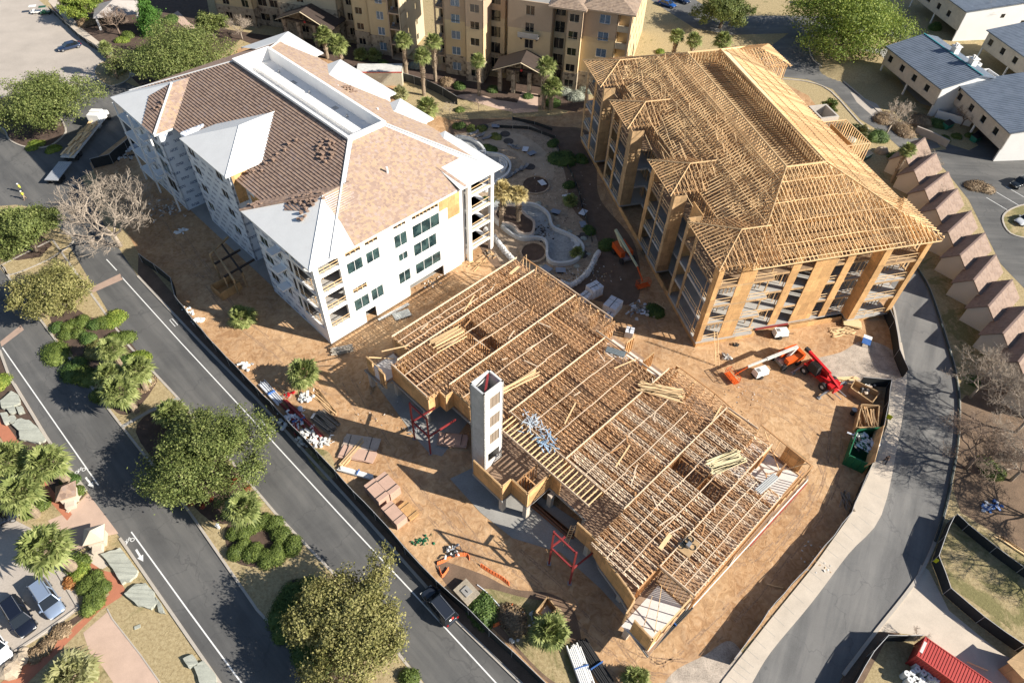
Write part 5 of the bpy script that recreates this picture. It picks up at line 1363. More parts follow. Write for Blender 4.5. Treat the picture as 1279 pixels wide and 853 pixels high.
# hip roof over the right end
def hiproof(nm, x0, x1, y0, y1, z0, rise, m_, ov=.7):
    x0 -= ov; x1 += ov; y0 -= ov; y1 += ov; hw = min(x1 - x0, y1 - y0) / 2; zr = z0 + rise * hw
    if (x1 - x0) <= (y1 - y0): r0 = Vector(((x0 + x1) / 2, y0 + hw, zr)); r1 = Vector(((x0 + x1) / 2, y1 - hw, zr))
    else: r0 = Vector((x0 + hw, (y0 + y1) / 2, zr)); r1 = Vector((x1 - hw, (y0 + y1) / 2, zr))
    c = [Vector((x0, y0, z0)), Vector((x1, y0, z0)), Vector((x1, y1, z0)), Vector((x0, y1, z0))]
    F_ = [[c[0], c[1], r0], [c[1], c[2], r1, r0], [c[2], c[3], r1], [c[3], c[0], r0, r1]] if (x1 - x0) <= (y1 - y0) else [[c[0], c[1], r1, r0], [c[1], c[2], r1], [c[2], c[3], r0, r1], [c[3], c[0], r0]]
    mb = MB()
    for f in F_: courses(mb, f, .38, .05)
    ro = mb.build(nm, m_, ST)
    part('eave_board', M_TST, ro, lambda m: [m.bar(c[i] - Vector((0, 0, .12)), c[(i + 1) % 4] - Vector((0, 0, .12)), .08, .26) for i in range(4)])
    part('soffit', M_TIMB, ro, lambda m: m.poly([q - Vector((0, 0, .1)) for q in c]))
hiproof('roof', rx0 - .4, rx1, ry, ry + RD, SH_, .42, M_RFTAN)
hiproof('roof', X(684, 108), X(718, 117), Y(708, 115) + .3, Y(708, 115) + 12, SH_, .42, M_RFTAN)
hiproof('roof', X(558, 91), X(604, 103), Y(600, 100) + .5, Y(600, 100) + 14, SH_ + .1, .42, M_RFTAN)
# porches
def porch(name, lab, px, py, w, d, deg, zc=5.2):
    o = pk(px, py, 0)
    t = thing(name, lab, 'porch', o, rad(deg))
    zr = zc + w * .22
    roof = part('roof', M_TIMB, t, lambda m: (m.hexa([(-w / 2 - .8, -.8, zc - .1), (0, -.8, zr), (0, d, zr), (-w / 2 - .8, d, zc - .1), (-w / 2 - .8, -.8, zc + .15), (0, -.8, zr + .25), (0, d, zr + .25), (-w / 2 - .8, d, zc + .15)]),
        m.hexa([(0, -.8, zr), (w / 2 + .8, -.8, zc - .1), (w / 2 + .8, d, zc - .1), (0, d, zr), (0, -.8, zr + .25), (w / 2 + .8, -.8, zc + .15), (w / 2 + .8, d, zc + .15), (0, d, zr + .25)])))
    part('barge_board', M_LST, t, lambda m: (m.bar((-w / 2 - .8, -.86, zc - .05), (0, -.86, zr + .1), .08, .42, (0, 1, 0)), m.bar((w / 2 + .8, -.86, zc - .05), (0, -.86, zr + .1), .08, .42, (0, 1, 0))))
    for x in (-w / 2 + .5, -w / 6, w / 6, w / 2 - .5):
        part('stone_pier', M_STONE, t, lambda m: m.box(x - .42, x + .42, .2, 1.0, 0, zc - .1))
    part('tie_beam', M_TIMB, t, lambda m: (m.box(-w / 2, w / 2, .4, .8, zc - .1, zc + .25), m.box(-.15, .15, .45, .75, zc + .25, zr - .1)))
    part('door', M_WIND, t, lambda m: m.box(-1.4, 1.4, d - .5, d - .4, 0, 3.0))
    part('wreath', M_RED, t, lambda m: m.ball((0, .1, zc + .3), .28, .12, .28, 8, 6))
porch('entrance_porch', 'gabled stone entrance porch with red ornament at the middle of the top building', 650, 119, 10.5, 5, -12)
porch('entrance_porch', 'gabled stone entrance porch at the upper left, behind the white building', 386, 58, 13.0, 6, -20)
# two small signs of lights
# ------------------------------------------------------------------ WHITE TOWNHOUSES WITH BLUE ROOFS
def standing_seam():
    t = NT('blue_standing_seam')
    n = t.noise(0.5, 4)
    t.color(t.ramp(n, [(0.4, (0.10, 0.125, 0.165)), (0.6, (0.15, 0.18, 0.23))]))
    t.bsdf.inputs['Roughness'].default_value = .45; t.bsdf.inputs['Metallic'].default_value = .25
    return t.m
M_SEAM = standing_seam()
M_THW = mat('white_townhouse_wall', (0.74, 0.73, 0.71), .85, .05, .4, 6)
M_THB = mat('beige_stone_wall', (0.52, 0.465, 0.39), .9, .2, .8, 5)
M_TEAL = mat('teal_trim', (0.03, 0.22, 0.26), .6, .1)
def townhouse(lab, rl, rt, rr, rb, ze=6.6, zr=8.6, carport=True, chim=2):
    """rl,rt,rr,rb: picture corners of the big near roof slope (eave left, ridge left, ridge right, eave right)"""
    A = pk(*rl, ze); B = pk(*rt, zr); C = pk(*rr, zr); D = pk(*rb, ze)
    dirv = ((C - B).xy + (D - A).xy).normalized(); ang = math.atan2(dirv.y, dirv.x)
    L = ((C - B).xy.length + (D - A).xy.length) / 2
    nrm = Vector((-dirv.y, dirv.x)); dep = abs(((B - A).xy).dot(nrm))
    off = ((B - A).xy).dot(dirv)
    t = thing('townhouse', lab, 'house', (A.x, A.y, 0), ang)
    # local: x along eave 0..L, y from eave 0 to ridge dep, other side dep..2*dep*.7
    d2 = dep + 4.0; s = (zr - ze) / dep; zb = zr - s * 4.0
    part('roof', M_SEAM, t, lambda m: (m.hexa([(-.4, -.5, ze - .2 - s * .5), (L + .4, -.5, ze - .2 - s * .5), (L + .4, dep, zr - .2), (-.4, dep, zr - .2), (-.4, -.5, ze - s * .5), (L + .4, -.5, ze - s * .5), (L + .4, dep, zr), (-.4, dep, zr)]),
        m.hexa([(-.4, dep, zr - .2), (L + .4, dep, zr - .2), (L + .4, d2, zb - .2), (-.4, d2, zb - .2), (-.4, dep, zr), (L + .4, dep, zr), (L + .4, d2, zb), (-.4, d2, zb)])))
    def ribs(m):
        x = 0
        while x < L + .3:
            m.bar((x, -.5, ze - s * .5 + .04), (x, dep, zr + .04), .07, .08); m.bar((x, dep, zr + .04), (x, d2, zb + .04), .07, .08); x += .6
    part('roof_seams', mat('pale_seam', (.21, .25, .31), .4, .1, metal=.2), t, ribs)
    part('ridge_flashing', M_TEAL, t, lambda m: m.bar((-.4, dep, zr + .08), (L + .4, dep, zr + .08), .3, .08))
    z0 = 2.6 if carport else 0
    def gab(m, x, fl):
        zz = 0 if x else z0
        p = [(x, .2, zz), (x, d2 - .4, zz), (x, d2 - .4, zb - .15), (x, dep, zr - .2), (x, .2, ze - .12)]
        q = [(x + fl * .2, *r[1:]) for r in p]
        m.poly(p); m.poly(q[::-1])
    part('wall', M_THW, t, lambda m: (gab(m, 0, 1), gab(m, L, -1), m.box(0, L, d2 - .4, d2 - .2, 0, zb - .2)))
    part('front_wall', M_THB, t, lambda m: wall(m, (0, .2), (L, .2), z0, ze - .1, [(1.2 + i * 4.4, 2.6 + i * 4.4, 3.8, 5.2) for i in range(int(L / 4.4))], .2))
    part('window_glass', M_WIND, t, lambda m: m.box(.3, L - .3, .38, .45, 3.6, 5.4))
    for x, y, w_, z in ((L + .01, dep * .55, 1.0, 5.4), (L + .01, dep * .9, 1.0, 3.6)):
        part('window', M_WIND, t, lambda m: m.box(x - .02, x + .03, y, y + w_, z, z + .9))
    part('carport_slab', M_CONCG, t, lambda m: m.box(0.1, L - .1, .4, d2 - .6, 2.4, 2.6))
    for i in range(3): part('carport_post', M_THW, t, lambda m: m.box(.1 + i * (L - .5) / 2, .4 + i * (L - .5) / 2, .3, .6, 0, 2.5))
    part('carport_backwall', M_THB, t, lambda m: m.box(.2, L - .2, dep - .5, dep - .3, 0, 2.4))
    part('gable_infill', M_THW, t, lambda m: m.box(L - .2, L, dep * .7, d2 - .4, 0, 2.6))
    for i in range(chim):
        x = L * (.42 + .3 * i)
        c = part('chimney', M_THW, t, lambda m: m.box(x, x + 1.3, dep + .6, dep + 2.0, zb, zr + 1.1))
        part('chimney_cap', M_THW, c, lambda m: (m.box(x - .15, x + 1.45, dep + .45, dep + 2.15, zr + 1.1, zr + 1.25), m.box(x + .2, x + .55, dep + .9, dep + 1.3, zr + 1.25, zr + 1.8), m.box(x + .75, x + 1.1, dep + .9, dep + 1.3, zr + 1.25, zr + 1.8)))
        part('terrace_wall', M_THW, t, lambda m: (m.box(x + 1.5, x + 5.2, d2 + 1.2, d2 + 1.4, 0, zb), m.box(x + 1.5, x + 1.7, d2 - .4, d2 + 1.2, 0, zb), m.box(x + 5.0, x + 5.2, d2 - .4, d2 + 1.2, 0, zb)))
    return t
townhouse('white townhouse with blue metal roof and two chimneys above the bare tree', (1110, 58), (1148, 38), (1217, 92), (1177, 105))
townhouse('white townhouse with blue metal roof cut by the right edge of the photo', (1198, 104), (1261, 69), (1330, 123), (1262, 166), chim=1)
townhouse('white townhouse with blue metal roof at the top right corner beside the leafless tree', (1236, 38), (1290, 15), (1370, 60), (1300, 90), chim=1)
townhouse('tall pale townhouse at the very top edge with a stone side wall', (1150, -28), (1205, -60), (1262, -18), (1210, 8), ze=7.5, zr=9.5, chim=0)

# ------------------------------------------------------------------ ROW OF GABLED GARAGES
M_GRF = mat('brown_shingle', (0.25, 0.175, 0.135), .9, .14, .9, 9)
M_GW = mat('garage_stucco', (0.62, 0.555, 0.47), .9, .06, .5, 6)
def garage():
    t = thing('garage', 'x', 'garage', (0, 0, 0), 0, 'row of brown roofed garages')
    L, W, ze, zr = 8.2, 4.1, 2.7, 4.8
    # local: ridge along +x from 0..L, gable faces -x
    part('roof', M_GRF, t, lambda m: [m.hexa([(-.3, s * (W / 2 + .3), ze - .3), (L + .3, s * (W / 2 + .3), ze - .3), (L + .3, 0, zr - .15), (-.3, 0, zr - .15), (-.3, s * (W / 2 + .3), ze - .15), (L + .3, s * (W / 2 + .3), ze - .15), (L + .3, 0, zr), (-.3, 0, zr)]) for s in (-1, 1)])
    def shg(m):
        for s in (-1, 1): courses(m, [Vector((-.32, s * (W / 2 + .32), ze - .16)), Vector((L + .32, s * (W / 2 + .32), ze - .16)), Vector((L + .32, 0, zr)), Vector((-.32, 0, zr))], .3, .035, .012)
    part('shingles', tilemat('shingle_brown', [(.19, .13, .10), (.24, .17, .13), (.28, .20, .155), (.23, .17, .14)]), t, shg)
    part('ridge_cap', mat('ridge_brown', (0.2, 0.14, 0.12), .9, .1), t, lambda m: m.bar((-.32, 0, zr + .02), (L + .32, 0, zr + .02), .3, .06))
    for x in (0, L - .2): part('gable_wall', M_GW, t, lambda m: m.hexa([(x, -W / 2, 0), (x + .2, -W / 2, 0), (x + .2, W / 2, 0), (x, W / 2, 0), (x, -W / 2, ze), (x + .2, -W / 2, ze), (x + .2, W / 2, ze), (x, W / 2, ze)]) or m.hexa([(x, -W / 2, ze), (x + .2, -W / 2, ze), (x + .2, W / 2, ze), (x, W / 2, ze), (x, -.05, zr - .2), (x + .2, -.05, zr - .2), (x + .2, .05, zr - .2), (x, .05, zr - .2)]))
    for s in (-W / 2, W / 2 - .2): part('side_wall', M_GW, t, lambda m: m.box(.2, L - .2, s, s + .2, 0, ze - .1))
    part('garage_door', M_DIRTYW, t, lambda m: m.box(L, L + .06, -2, 2, 0, 2.2))
    return t
g0 = garage()
pks = [(1253, 416.6), (1234.6, 382.5), (1216.3, 350), (1199.5, 319), (1184.5, 290.5), (1169.4, 261.6), (1155.6, 237.8), (1142, 214), (1130, 194)]
labs = ['lowest brown garage roof fully in view at the right edge', 'brown roofed garage second up from the lowest whole one', 'brown roofed garage with faint branch shadows, third up from the lowest', 'brown roofed garage in the middle of the row, nearest the bend of the street', 'brown roofed garage beside the right corner of the timber building',
        'brown roofed garage just above the right corner of the timber building', 'brown roofed garage half hidden by brush, third from the top end', 'brown roofed garage second from the top end of the row', 'topmost garage of the row, beside the leaning palm']
p7 = pk(*pks[0], 4.6)
for i, (q, lb) in enumerate(zip(pks, labs)):
    t = g0 if i == 0 else copy_tree(g0)
    p = pk(*q, 4.6); t.location = (p.x, p.y, 0); t.rotation_euler = (0, 0, rad(44 + (i % 3 - 1) * 1.5)); t['label'] = lb
for q, lb in (((1272, 452), 'garage with its pale gable lowest on the right edge'), ((1293, 488), 'garage at the right edge hidden behind bare branches')):
    t = copy_tree(g0); p = pk(*q, 4.6); t.location = (p.x, p.y, 0); t.rotation_euler = (0, 0, rad(44)); t['label'] = lb
# pavilion at upper left among trees
t = thing('pavilion', 'small pavilion with pale shingle roof among the upper left trees', 'pavilion', pk(152, 28, 0), rad(20))
part('roof', mat('pale_shingle', (0.42, 0.38, 0.35), .9, .15), t, lambda m: [m.poly([(-5, -4, 3), (5, -4, 3), (0, 0, 5.2)]), m.poly([(5, -4, 3), (5, 4, 3), (0, 0, 5.2)]), m.poly([(5, 4, 3), (-5, 4, 3), (0, 0, 5.2)]), m.poly([(-5, 4, 3), (-5, -4, 3), (0, 0, 5.2)])])
for x in (-4.4, 4.4):
    for y in (-3.4, 3.4): part('post', M_THW, t, lambda m: m.box(x - .2, x + .2, y - .2, y + .2, 0, 3.2))
# ------------------------------------------------------------------ VEGETATION
L_OAK = leafmat('oak_leaves', (0.055, 0.08, 0.02), (0.16, 0.20, 0.055), (0.32, 0.34, 0.12))
L_OAKY = leafmat('yellowing_oak_leaves', (0.09, 0.10, 0.028), (0.25, 0.24, 0.08), (0.46, 0.41, 0.18))
L_BRIGHT = leafmat('bright_leaves', (0.075, 0.128, 0.015), (0.195, 0.262, 0.045), (0.390, 0.420, 0.090))
L_CON = leafmat('conifer_leaves', (0.030, 0.090, 0.018), (0.075, 0.180, 0.030), (0.150, 0.300, 0.053))
L_HEDGE = leafmat('hedge_leaves', (0.045, 0.075, 0.015), (0.105, 0.145, 0.03), (0.19, 0.235, 0.055), .15)
L_DKH = leafmat('dark_hedge_leaves', (0.030, 0.068, 0.015), (0.075, 0.128, 0.030), (0.150, 0.210, 0.053), .15)
L_SAGE = leafmat('sage_leaves', (0.176, 0.198, 0.154), (0.308, 0.330, 0.264), (0.440, 0.462, 0.374), .1)
L_PALM = leafmat('palm_fronds', (0.08, 0.11, 0.03), (0.22, 0.26, 0.08), (0.42, 0.44, 0.18), .25)
L_PALMY = leafmat('dry_palm_fronds', (0.275, 0.209, 0.088), (0.462, 0.374, 0.165), (0.605, 0.517, 0.264), .2)
L_YUC = leafmat('yellow_green_fronds', (0.16, 0.17, 0.06), (0.31, 0.31, 0.14), (0.45, 0.44, 0.25), .2)
L_DRY = leafmat('dry_brush', (0.132, 0.088, 0.055), (0.264, 0.187, 0.110), (0.396, 0.297, 0.187), .05)
M_BARK = mat('oak_bark', (0.16, 0.125, 0.095), .95, .35, 2, 14, bump=.5)
M_PBARK = mat('palm_bark', (0.26, 0.20, 0.14), .95, .45, 3, 14, bump=.8)
M_TWIG = mat('grey_twigs', (0.33, 0.275, 0.22), .9, .3, 1.5, 10)
M_TWIGD = mat('brown_twigs', (0.22, 0.16, 0.12), .9, .3, 1.5, 10)

def leafcloud(mb, blobs, n, size, rng, up=.35, shell=.62):
    tot = sum(b[3] * b[3] for b in blobs)
    for bx, by, bz, r in blobs:
        k = int(n * 2.3 * r * r / tot)
        # each blob has a handful of sub-clumps so that gaps and tufts appear
        cl = []
        for i in range(max(5, int(r * r * 5))):
            d = Vector((rng.gauss(0, 1), rng.gauss(0, 1), rng.gauss(0.15, .85))).normalized()
            cl.append((d, rng.uniform(shell, 1.06)))
        for i in range(k):
            d, q = rng.choice(cl)
            c = Vector((bx, by, bz)) + Vector((d.x * r * q, d.y * r * q, d.z * r * q * .75)) + Vector((rng.gauss(0, .17 * r + .12), rng.gauss(0, .17 * r + .12), rng.gauss(0, .12 * r + .06)))
            nn = (d + Vector((rng.gauss(0, .7), rng.gauss(0, .7), rng.gauss(up, .6)))).normalized()
            t = nn.orthogonal().normalized(); a = rng.uniform(0, 6.28); t = (t * math.cos(a) + nn.cross(t) * math.sin(a)); b = nn.cross(t)
            s = size * .58 * rng.uniform(.5, 1.4); w = s * rng.uniform(.45, .8)
            mb.poly([c - t * s, c - b * w * .9 - t * s * .1, c + t * s, c + b * w])
def limb(mb, p, q, r0, r1, rng, n=4, wob=.12):
    pts = []; p = Vector(p); q = Vector(q); L = (q - p).length
    for i in range(n + 1):
        t = i / n; w = wob * L * math.sin(t * math.pi) * .5
        pts.append(p.lerp(q, t) + Vector((rng.uniform(-w, w), rng.uniform(-w, w), rng.uniform(-w, w) * .5)))
    mb.tube(pts, [r0 + (r1 - r0) * i / n for i in range(n + 1)], 6); return pts
def oak(name, lab, cx, cy, rpx, h=7.5, leaf=None, n=9000, seed=1, size=.26, trunks=1, low=.30, group=None, cat='tree', rx=1.0):
    rng = random.Random(seed)
    zc = h * .58
    c = pk(cx, cy, zc); R = rpx * mpp(cx, cy, zc)
    t = thing(name, lab, cat, (c.x, c.y, 0), 0, group)
    tb = MB(); blobs = []
    nl = 9 + int(R)
    base = Vector((0, 0, 0)); fork = Vector((rng.uniform(-.3, .3), rng.uniform(-.3, .3), h * .25))
    limb(tb, base, fork, .16 * h ** .5 * 1.1, .12 * h ** .5, rng)
    for i in range(nl):
        a = 2 * math.pi * i / nl + rng.uniform(-.25, .25); rr = R * rng.uniform(.5, .82); zz = h * rng.uniform(low + .12, .78) 
        if i % 3 == 0: rr *= .5; zz = h * rng.uniform(.68, .86)
        e = Vector((math.cos(a) * rr * rx, math.sin(a) * rr, zz))
        pts = limb(tb, fork, e, .10 * h ** .5, .05, rng, 5, .16)
        br = R * rng.uniform(.24, .38)
        blobs.append((e.x, e.y, e.z, br))
        for s in range(2):
            e2 = e + Vector((rng.uniform(-1, 1), rng.uniform(-1, 1), rng.uniform(-.3, .4))) * R * .33
            limb(tb, pts[3], e2, .07, .03, rng, 3)
            blobs.append((e2.x, e2.y, max(h * low, e2.z), R * rng.uniform(.14, .25)))
    blobs.append((0, 0, h * .74, R * .42)); 
    tb.build('trunk', M_BARK, t, smooth=True)
    mb = MB(); leafcloud(mb, blobs, n, size, rng); mb.build('crown', leaf or L_OAK, t)
    return t
oak('oak_tree', 'large olive green oak over the truck at the upper left', 58, 128, 60, 8.5, L_OAK, 15000, 3, .27)
oak('oak_tree', 'broad grey green oak behind the far left corner of the white building', 222, 72, 62, 9, L_OAK, 16000, 4, .28)
oak('oak_tree', 'oak on the traffic island below the two workers', 28, 288, 45, 7.5, L_OAKY if False else L_OAK, 13000, 5, .26)
oak('oak_tree', 'yellowish oak at the head of the planted median', 68, 364, 46, 6.5, L_OAKY, 12000, 6, .23)
oak('oak_tree', 'large round oak standing in the middle of the median', 256, 566, 72, 7.5, L_OAK, 22000, 7, .22)
oak('oak_tree', 'large yellow green oak at the bottom of the median', 436, 790, 76, 7.0, L_OAKY, 22000, 8, .22)
oak('oak_tree', 'big bright green tree at the top right beside the upper street', 1062, 26, 74, 11, L_BRIGHT, 20000, 9, .36)
oak('oak_tree', 'dark oak at the top edge beside the blue parked cars', 905, 12, 34, 8, L_OAK, 8000, 10, .34)
oak('oak_tree', 'young green tree on the grass right of the stair shaft', 1037, 133, 10, 4.5, L_HEDGE, 1800, 11, .2)
oak('oak_tree', 'dense green trees at the top left corner beside the parking lot', 98, 8, 24, 6, L_BRIGHT, 5000, 12, .3)
oak('oak_tree', 'grey green tree against the stone building at the upper left', 262, 30, 20, 6, L_OAK, 4000, 14, .3)
# conifer
def conifer(lab, x, y, rpx, h, seed):
    rng = random.Random(seed); c = pk(x, y, 0); R = rpx * mpp(x, y, 0)
    t = thing('conifer_tree', lab, 'tree', c); part('trunk', M_BARK, t, lambda m: m.tube([(0, 0, 0), (0, 0, h * .8)], [.2, .06], 6))
    blobs = [(rng.uniform(-.25, .25) * R * (1 - i / 12), rng.uniform(-.25, .25) * R * (1 - i / 12), h * (.12 + i * .075), R * (1 - i / 12.5) * .8) for i in range(12)]
    mb = MB(); leafcloud(mb, blobs, 9000, .25, rng); mb.build('crown', L_CON, t)
conifer('pointed bright green conifer near the pavilion at the upper left', 193, 40, 17, 11, 4)

# ---- palms: three models, copied
def palm_model(seed, leaf, h, R, nleaf=38, feather=False):
    rng = random.Random(seed)
    t = thing('palm_tree', 'x', 'palm', (0, 0, 0))
    mb = MB(); lean = (rng.uniform(-.3, .3), rng.uniform(-.3, .3))
    n = 7; pts = [(lean[0] * (i / n) ** 2, lean[1] * (i / n) ** 2, h * i / n) for i in range(n + 1)]
    mb.tube(pts, [.30 + .05 * ((i % 2)) for i in range(n)] + [.36], 8)
    if h > 1.0:
        for i in range(int(h * 14)):     # old leaf bases
            z = h * .35 + rng.random() * h * .65; a = rng.uniform(0, 6.28); u = z / h
            c = Vector((lean[0] * u * u + .3 * math.cos(a), lean[1] * u * u + .3 * math.sin(a), z)); mb.bar(c, c + Vector((.22 * math.cos(a), .22 * math.sin(a), .28)), .12, .05)
    mb.build('trunk', M_PBARK, t)
    top = Vector((lean[0], lean[1], h)); mb = MB()
    for i in range(nleaf):
        f = (i + .5) / nleaf; el = rad(80 - 115 * f + rng.uniform(-8, 8)); a = i * 2.39996 + rng.uniform(-.2, .2)
        d = Vector((math.cos(a) * math.cos(el), math.sin(a) * math.cos(el), math.sin(el)))
        pl = R * rng.uniform(.42, .6); p1 = top + d * pl + Vector((0, 0, .1))
        mb.bar(top, p1, .05, .03)
        fl = R * rng.uniform(.45, .62)
        side = d.cross(Vector((0, 0, 1)))
        if side.length < .1: side = Vector((1, 0, 0))
        side.normalize(); up = side.cross(d)
        nb = 15
        for k in range(nb):
            th = rad(-115 + 230 * k / (nb - 1)); ll = fl * (1.0 - .25 * abs(math.sin(th * .6))) * rng.uniform(.85, 1.1)
            e = (d * math.cos(th) + side * math.sin(th)).normalized()
            e = (e + up * rng.uniform(-.05, .22)).normalized()
            mid = p1 + e * ll * .55; tip = p1 + e * ll + Vector((0, 0, -ll * rng.uniform(.18, .42)))
            wv = e.cross(up).normalized() * (fl * .085)
            mb.poly([p1, mid - wv, tip, mid + wv])
    mb.build('crown', leaf, t)
    return t
pm = [palm_model(1, L_PALM, 1.6, 1.9), palm_model(2, L_PALM, 3.4, 1.8, 40), palm_model(3, L_PALM, 7.0, 1.75, 42), palm_model(4, L_PALMY, 5.5, 1.7, 34), palm_model(5, L_YUC, .5, 1.9, 34), palm_model(6, L_PALM, .5, 1.6, 34)]
pused = [0] * 6
MODH = [1.6, 3.4, 7.0, 5.5, .5, .5]
palms = [  # crown picture centre, model, scale, label, group
 (300, 398, 5, 1.15, 'short palm in the dirt beside the left side of the white building'),
 (381, 465, 0, 1.05, 'short palm in the sunny dirt left of the red steel bundle'),
 (627, 240, 3, 1.0, 'yellow topped palm in the pool planter, the left of the two'),
 (649, 243, 3, .92, 'yellow green palm in the pool planter, the right of the two'),
 (690, 790, 0, .95, 'large palm near the fence at the bottom, left of the white pipe bundle'),
 (797, 848, 5, .8, 'low palm cut by the bottom edge of the dirt yard'),
 (60, 574, 1, 1.15, 'palm beside the stone gate box on the left walk'),
 (18, 616, 1, 1.15, 'palm leaning over the red walk, lowest of the left edge group'),
 (8, 578, 1, 1.15, 'palm at the left edge above the red walk'),
 (62, 682, 1, 1.3, 'palm between the parked cars and the left road'),
 (137, 434, 1, .9, 'topmost palm of the clump on the median'),
 (168, 462, 1, .95, 'right palm of the clump on the median'),
 (137, 470, 1, .9, 'left palm of the clump on the median'),
 (152, 486, 1, 1.1, 'lowest palm of the clump on the median'),
 (300, 632, 1, 1.0, 'palm on the median just below the large round oak'),
 (216, 518, 0, .95, 'palm on the median above the large round oak'),
 (90, 845, 4, 1.2, 'pale yellow palm cut by the bottom left corner'),
 (130, 60, 2, .75, 'palm beside the entry of the upper left parking lot'),
 (143, 84, 4, 1.2, 'yellow green low palm on the small island'),
 (404, 46, 1, 1.1, 'left palm of the pair by the upper left porch'),
 (424, 56, 1, 1.15, 'right palm of the pair by the upper left porch'),
 (450, 68, 5, 1.0, 'grey green low palm in front of the yellow bay'),
 (466, 70, 5, 1.0, 'low palm right of the porch pair, before the yellow bay'),
 (504, 50, 2, .95, 'tall palm at the dark gap between the stone wings, upper one'),
 (526, 70, 2, .95, 'tall palm at the dark gap between the stone wings, lowest one'),
 (541, 53, 2, .95, 'tall palm at the dark gap between the stone wings, right one'),
 (598, 76, 2, .85, 'slender palm standing alone before the tan bay'),
 (682, 82, 2, 1.05, 'larger palm right of the middle porch'),
 (690, 108, 1, 1.15, 'lower palm right of the middle porch'),
 (846, 46, 2, .9, 'left palm of the two behind the timber building'),
 (868, 50, 2, .9, 'right palm of the two behind the timber building'),
 (905, 52, 1, 1.1, 'palm behind the far end of the timber building by the upper street'),
 (1134, 188, 2, .75, 'leaning palm beside the topmost garage'),
 (534, 136, 0, 1.1, 'palm on the lawn right of the white building'),
 (500, 118, 4, .9, 'yellowish palm on the lawn beside the white wing'),
 (722, 315, 5, .7, 'small palm at the edge of the pool terrace, lower one'),
 (711, 250, 5, .8, 'small palm at the edge of the pool terrace, upper one'),
 (1076, 166, 4, .8, 'silvery palm on the grass below the stair shaft'),
 (97, 8, 5, .9, 'low palm at the top edge beside the parking lot'),
 (1022, -2, 0, .9, 'palm at the top edge near the big bright tree'),
]
for i, (x, y, k, s, lb) in enumerate(palms):
    t = pm[k] if not pused[k] else copy_tree(pm[k]); pused[k] = 1
    z = MODH[k] * s * 1.28 + .2; p = pk(x, y, z)
    s *= 1.28
    t.location = (p.x, p.y, 0); t.scale = (s, s, s); t.rotation_euler = (0, 0, i * 1.7); t['label'] = lb; t['group'] = 'palms around the site'

# ---- bare trees
def bare(name, lab, bx, by, h, R, seed, m=None, depth=6, lean=(0, 0), r0=.22, group=None, tw=.012, spread=.62):
    rng = random.Random(seed); c = pk(bx, by, 0); t = thing(name, lab, 'bare tree', c, 0, group)
    tb = MB(); tw_ = MB(); cnt = [0]
    def grow(p, d, L, r, k, mb):
        q = p + d * L; mid = p.lerp(q, .5) + Vector((rng.uniform(-1, 1), rng.uniform(-1, 1), rng.uniform(-1, 1))) * L * .09
        mb.tube([p, mid, q], [r, r * .85, r * .68], 5 if k < 3 else 3, cap=False); cnt[0] += 1
        if k >= depth: return
        nb = 3 if k < 4 else rng.choice((2, 3, 3))
        for i in range(nb):
            v = Vector((rng.gauss(0, 1), rng.gauss(0, 1), rng.gauss(.0, .55))).normalized()
            nd = (d * (1 - spread * .55) + v * spread + Vector((0, 0, .08))).normalized()
            if nd.z < -.15: nd.z = abs(nd.z) * .3; nd.normalize()
            grow(q, nd, L * rng.uniform(.62, .88), r * .66, k + 1, tb if k < 2 else tw_)
            if k >= 2 and rng.random() < .5: grow(mid, (d * .5 + v * .8).normalized(), L * .5, r * .4, k + 2, tw_)
    hh = h * .28; top = Vector((lean[0], lean[1], hh))
    tb.tube([(0, 0, 0), top * .5, top], [r0 * 1.15, r0, r0 * .9], 7)
    for i in range(4):
        a = i * 1.57 + rng.uniform(-.4, .4)
        grow(top, Vector((math.cos(a) * .75, math.sin(a) * .75, .75)).normalized(), R * .32, r0 * .62, 1, tb)
    tb.build('trunk', m or M_TWIG, t, smooth=True); tw_.build('twigs', m or M_TWIG, t)
    return t
bare('bare_tree', 'large leafless tree spreading over the road beside the dark fence', 150, 308, 8.5, 9.0, 2, M_TWIG, 7, r0=.36)
bare('bare_tree', 'pale leafless tree with forked trunk beside the white townhouse', 1104, 172, 9, 5.2, 3, M_TWIG, 6, lean=(.6, .6), r0=.2)
bare('bare_tree', 'bare tree at the upper left next to the pavilion', 150, 44, 7, 4.2, 4, M_TWIGD, 6)
bare('bare_tree', 'tawny leafless shrub tree beside the stone building at the upper left', 303, 50, 5.5, 4.2, 5, M_TWIG, 6, r0=.14)
bare('bare_tree', 'leafless tree at the right edge between garages and brown ground', 1211, 497, 8, 6.2, 6, M_TWIG, 7, r0=.17)
bare('bare_tree', 'leafless tree whose long branch shadow crosses the street', 1206, 585, 8.5, 5.6, 7, M_TWIGD, 7, r0=.22)
bare('bare_tree', 'grey leafless thicket tree at the right edge above the black fence', 1262, 600, 8, 7.5, 8, M_TWIG, 7, r0=.2)
bare('bare_tree', 'leafless tree at the right edge near the lowest garages', 1268, 540, 8, 7.0, 18, M_TWIG, 7, r0=.2)
bare('bare_tree', 'leafless tree in front of the top right townhouses', 1213, 40, 9, 6.5, 9, M_TWIG, 7, r0=.22)
bare('bare_tree', 'low leafless tree beside the green carts near the parking bays', 1200, 158, 5, 3.6, 10, M_TWIGD, 6, r0=.14)
bare('bare_tree', 'leafless shrub between the timber building and the upper garages', 1150, 215, 4.5, 3.2, 11, M_TWIG, 6, r0=.1)
bare('bare_tree', 'leafless shrub beside the third garage', 1170, 262, 4.5, 3.2, 12, M_TWIG, 6, r0=.1)
bare('bare_tree', 'tiny leafless bush beside the red container', 1142, 800, 2.0, 1.6, 13, M_TWIGD, 5, r0=.05)
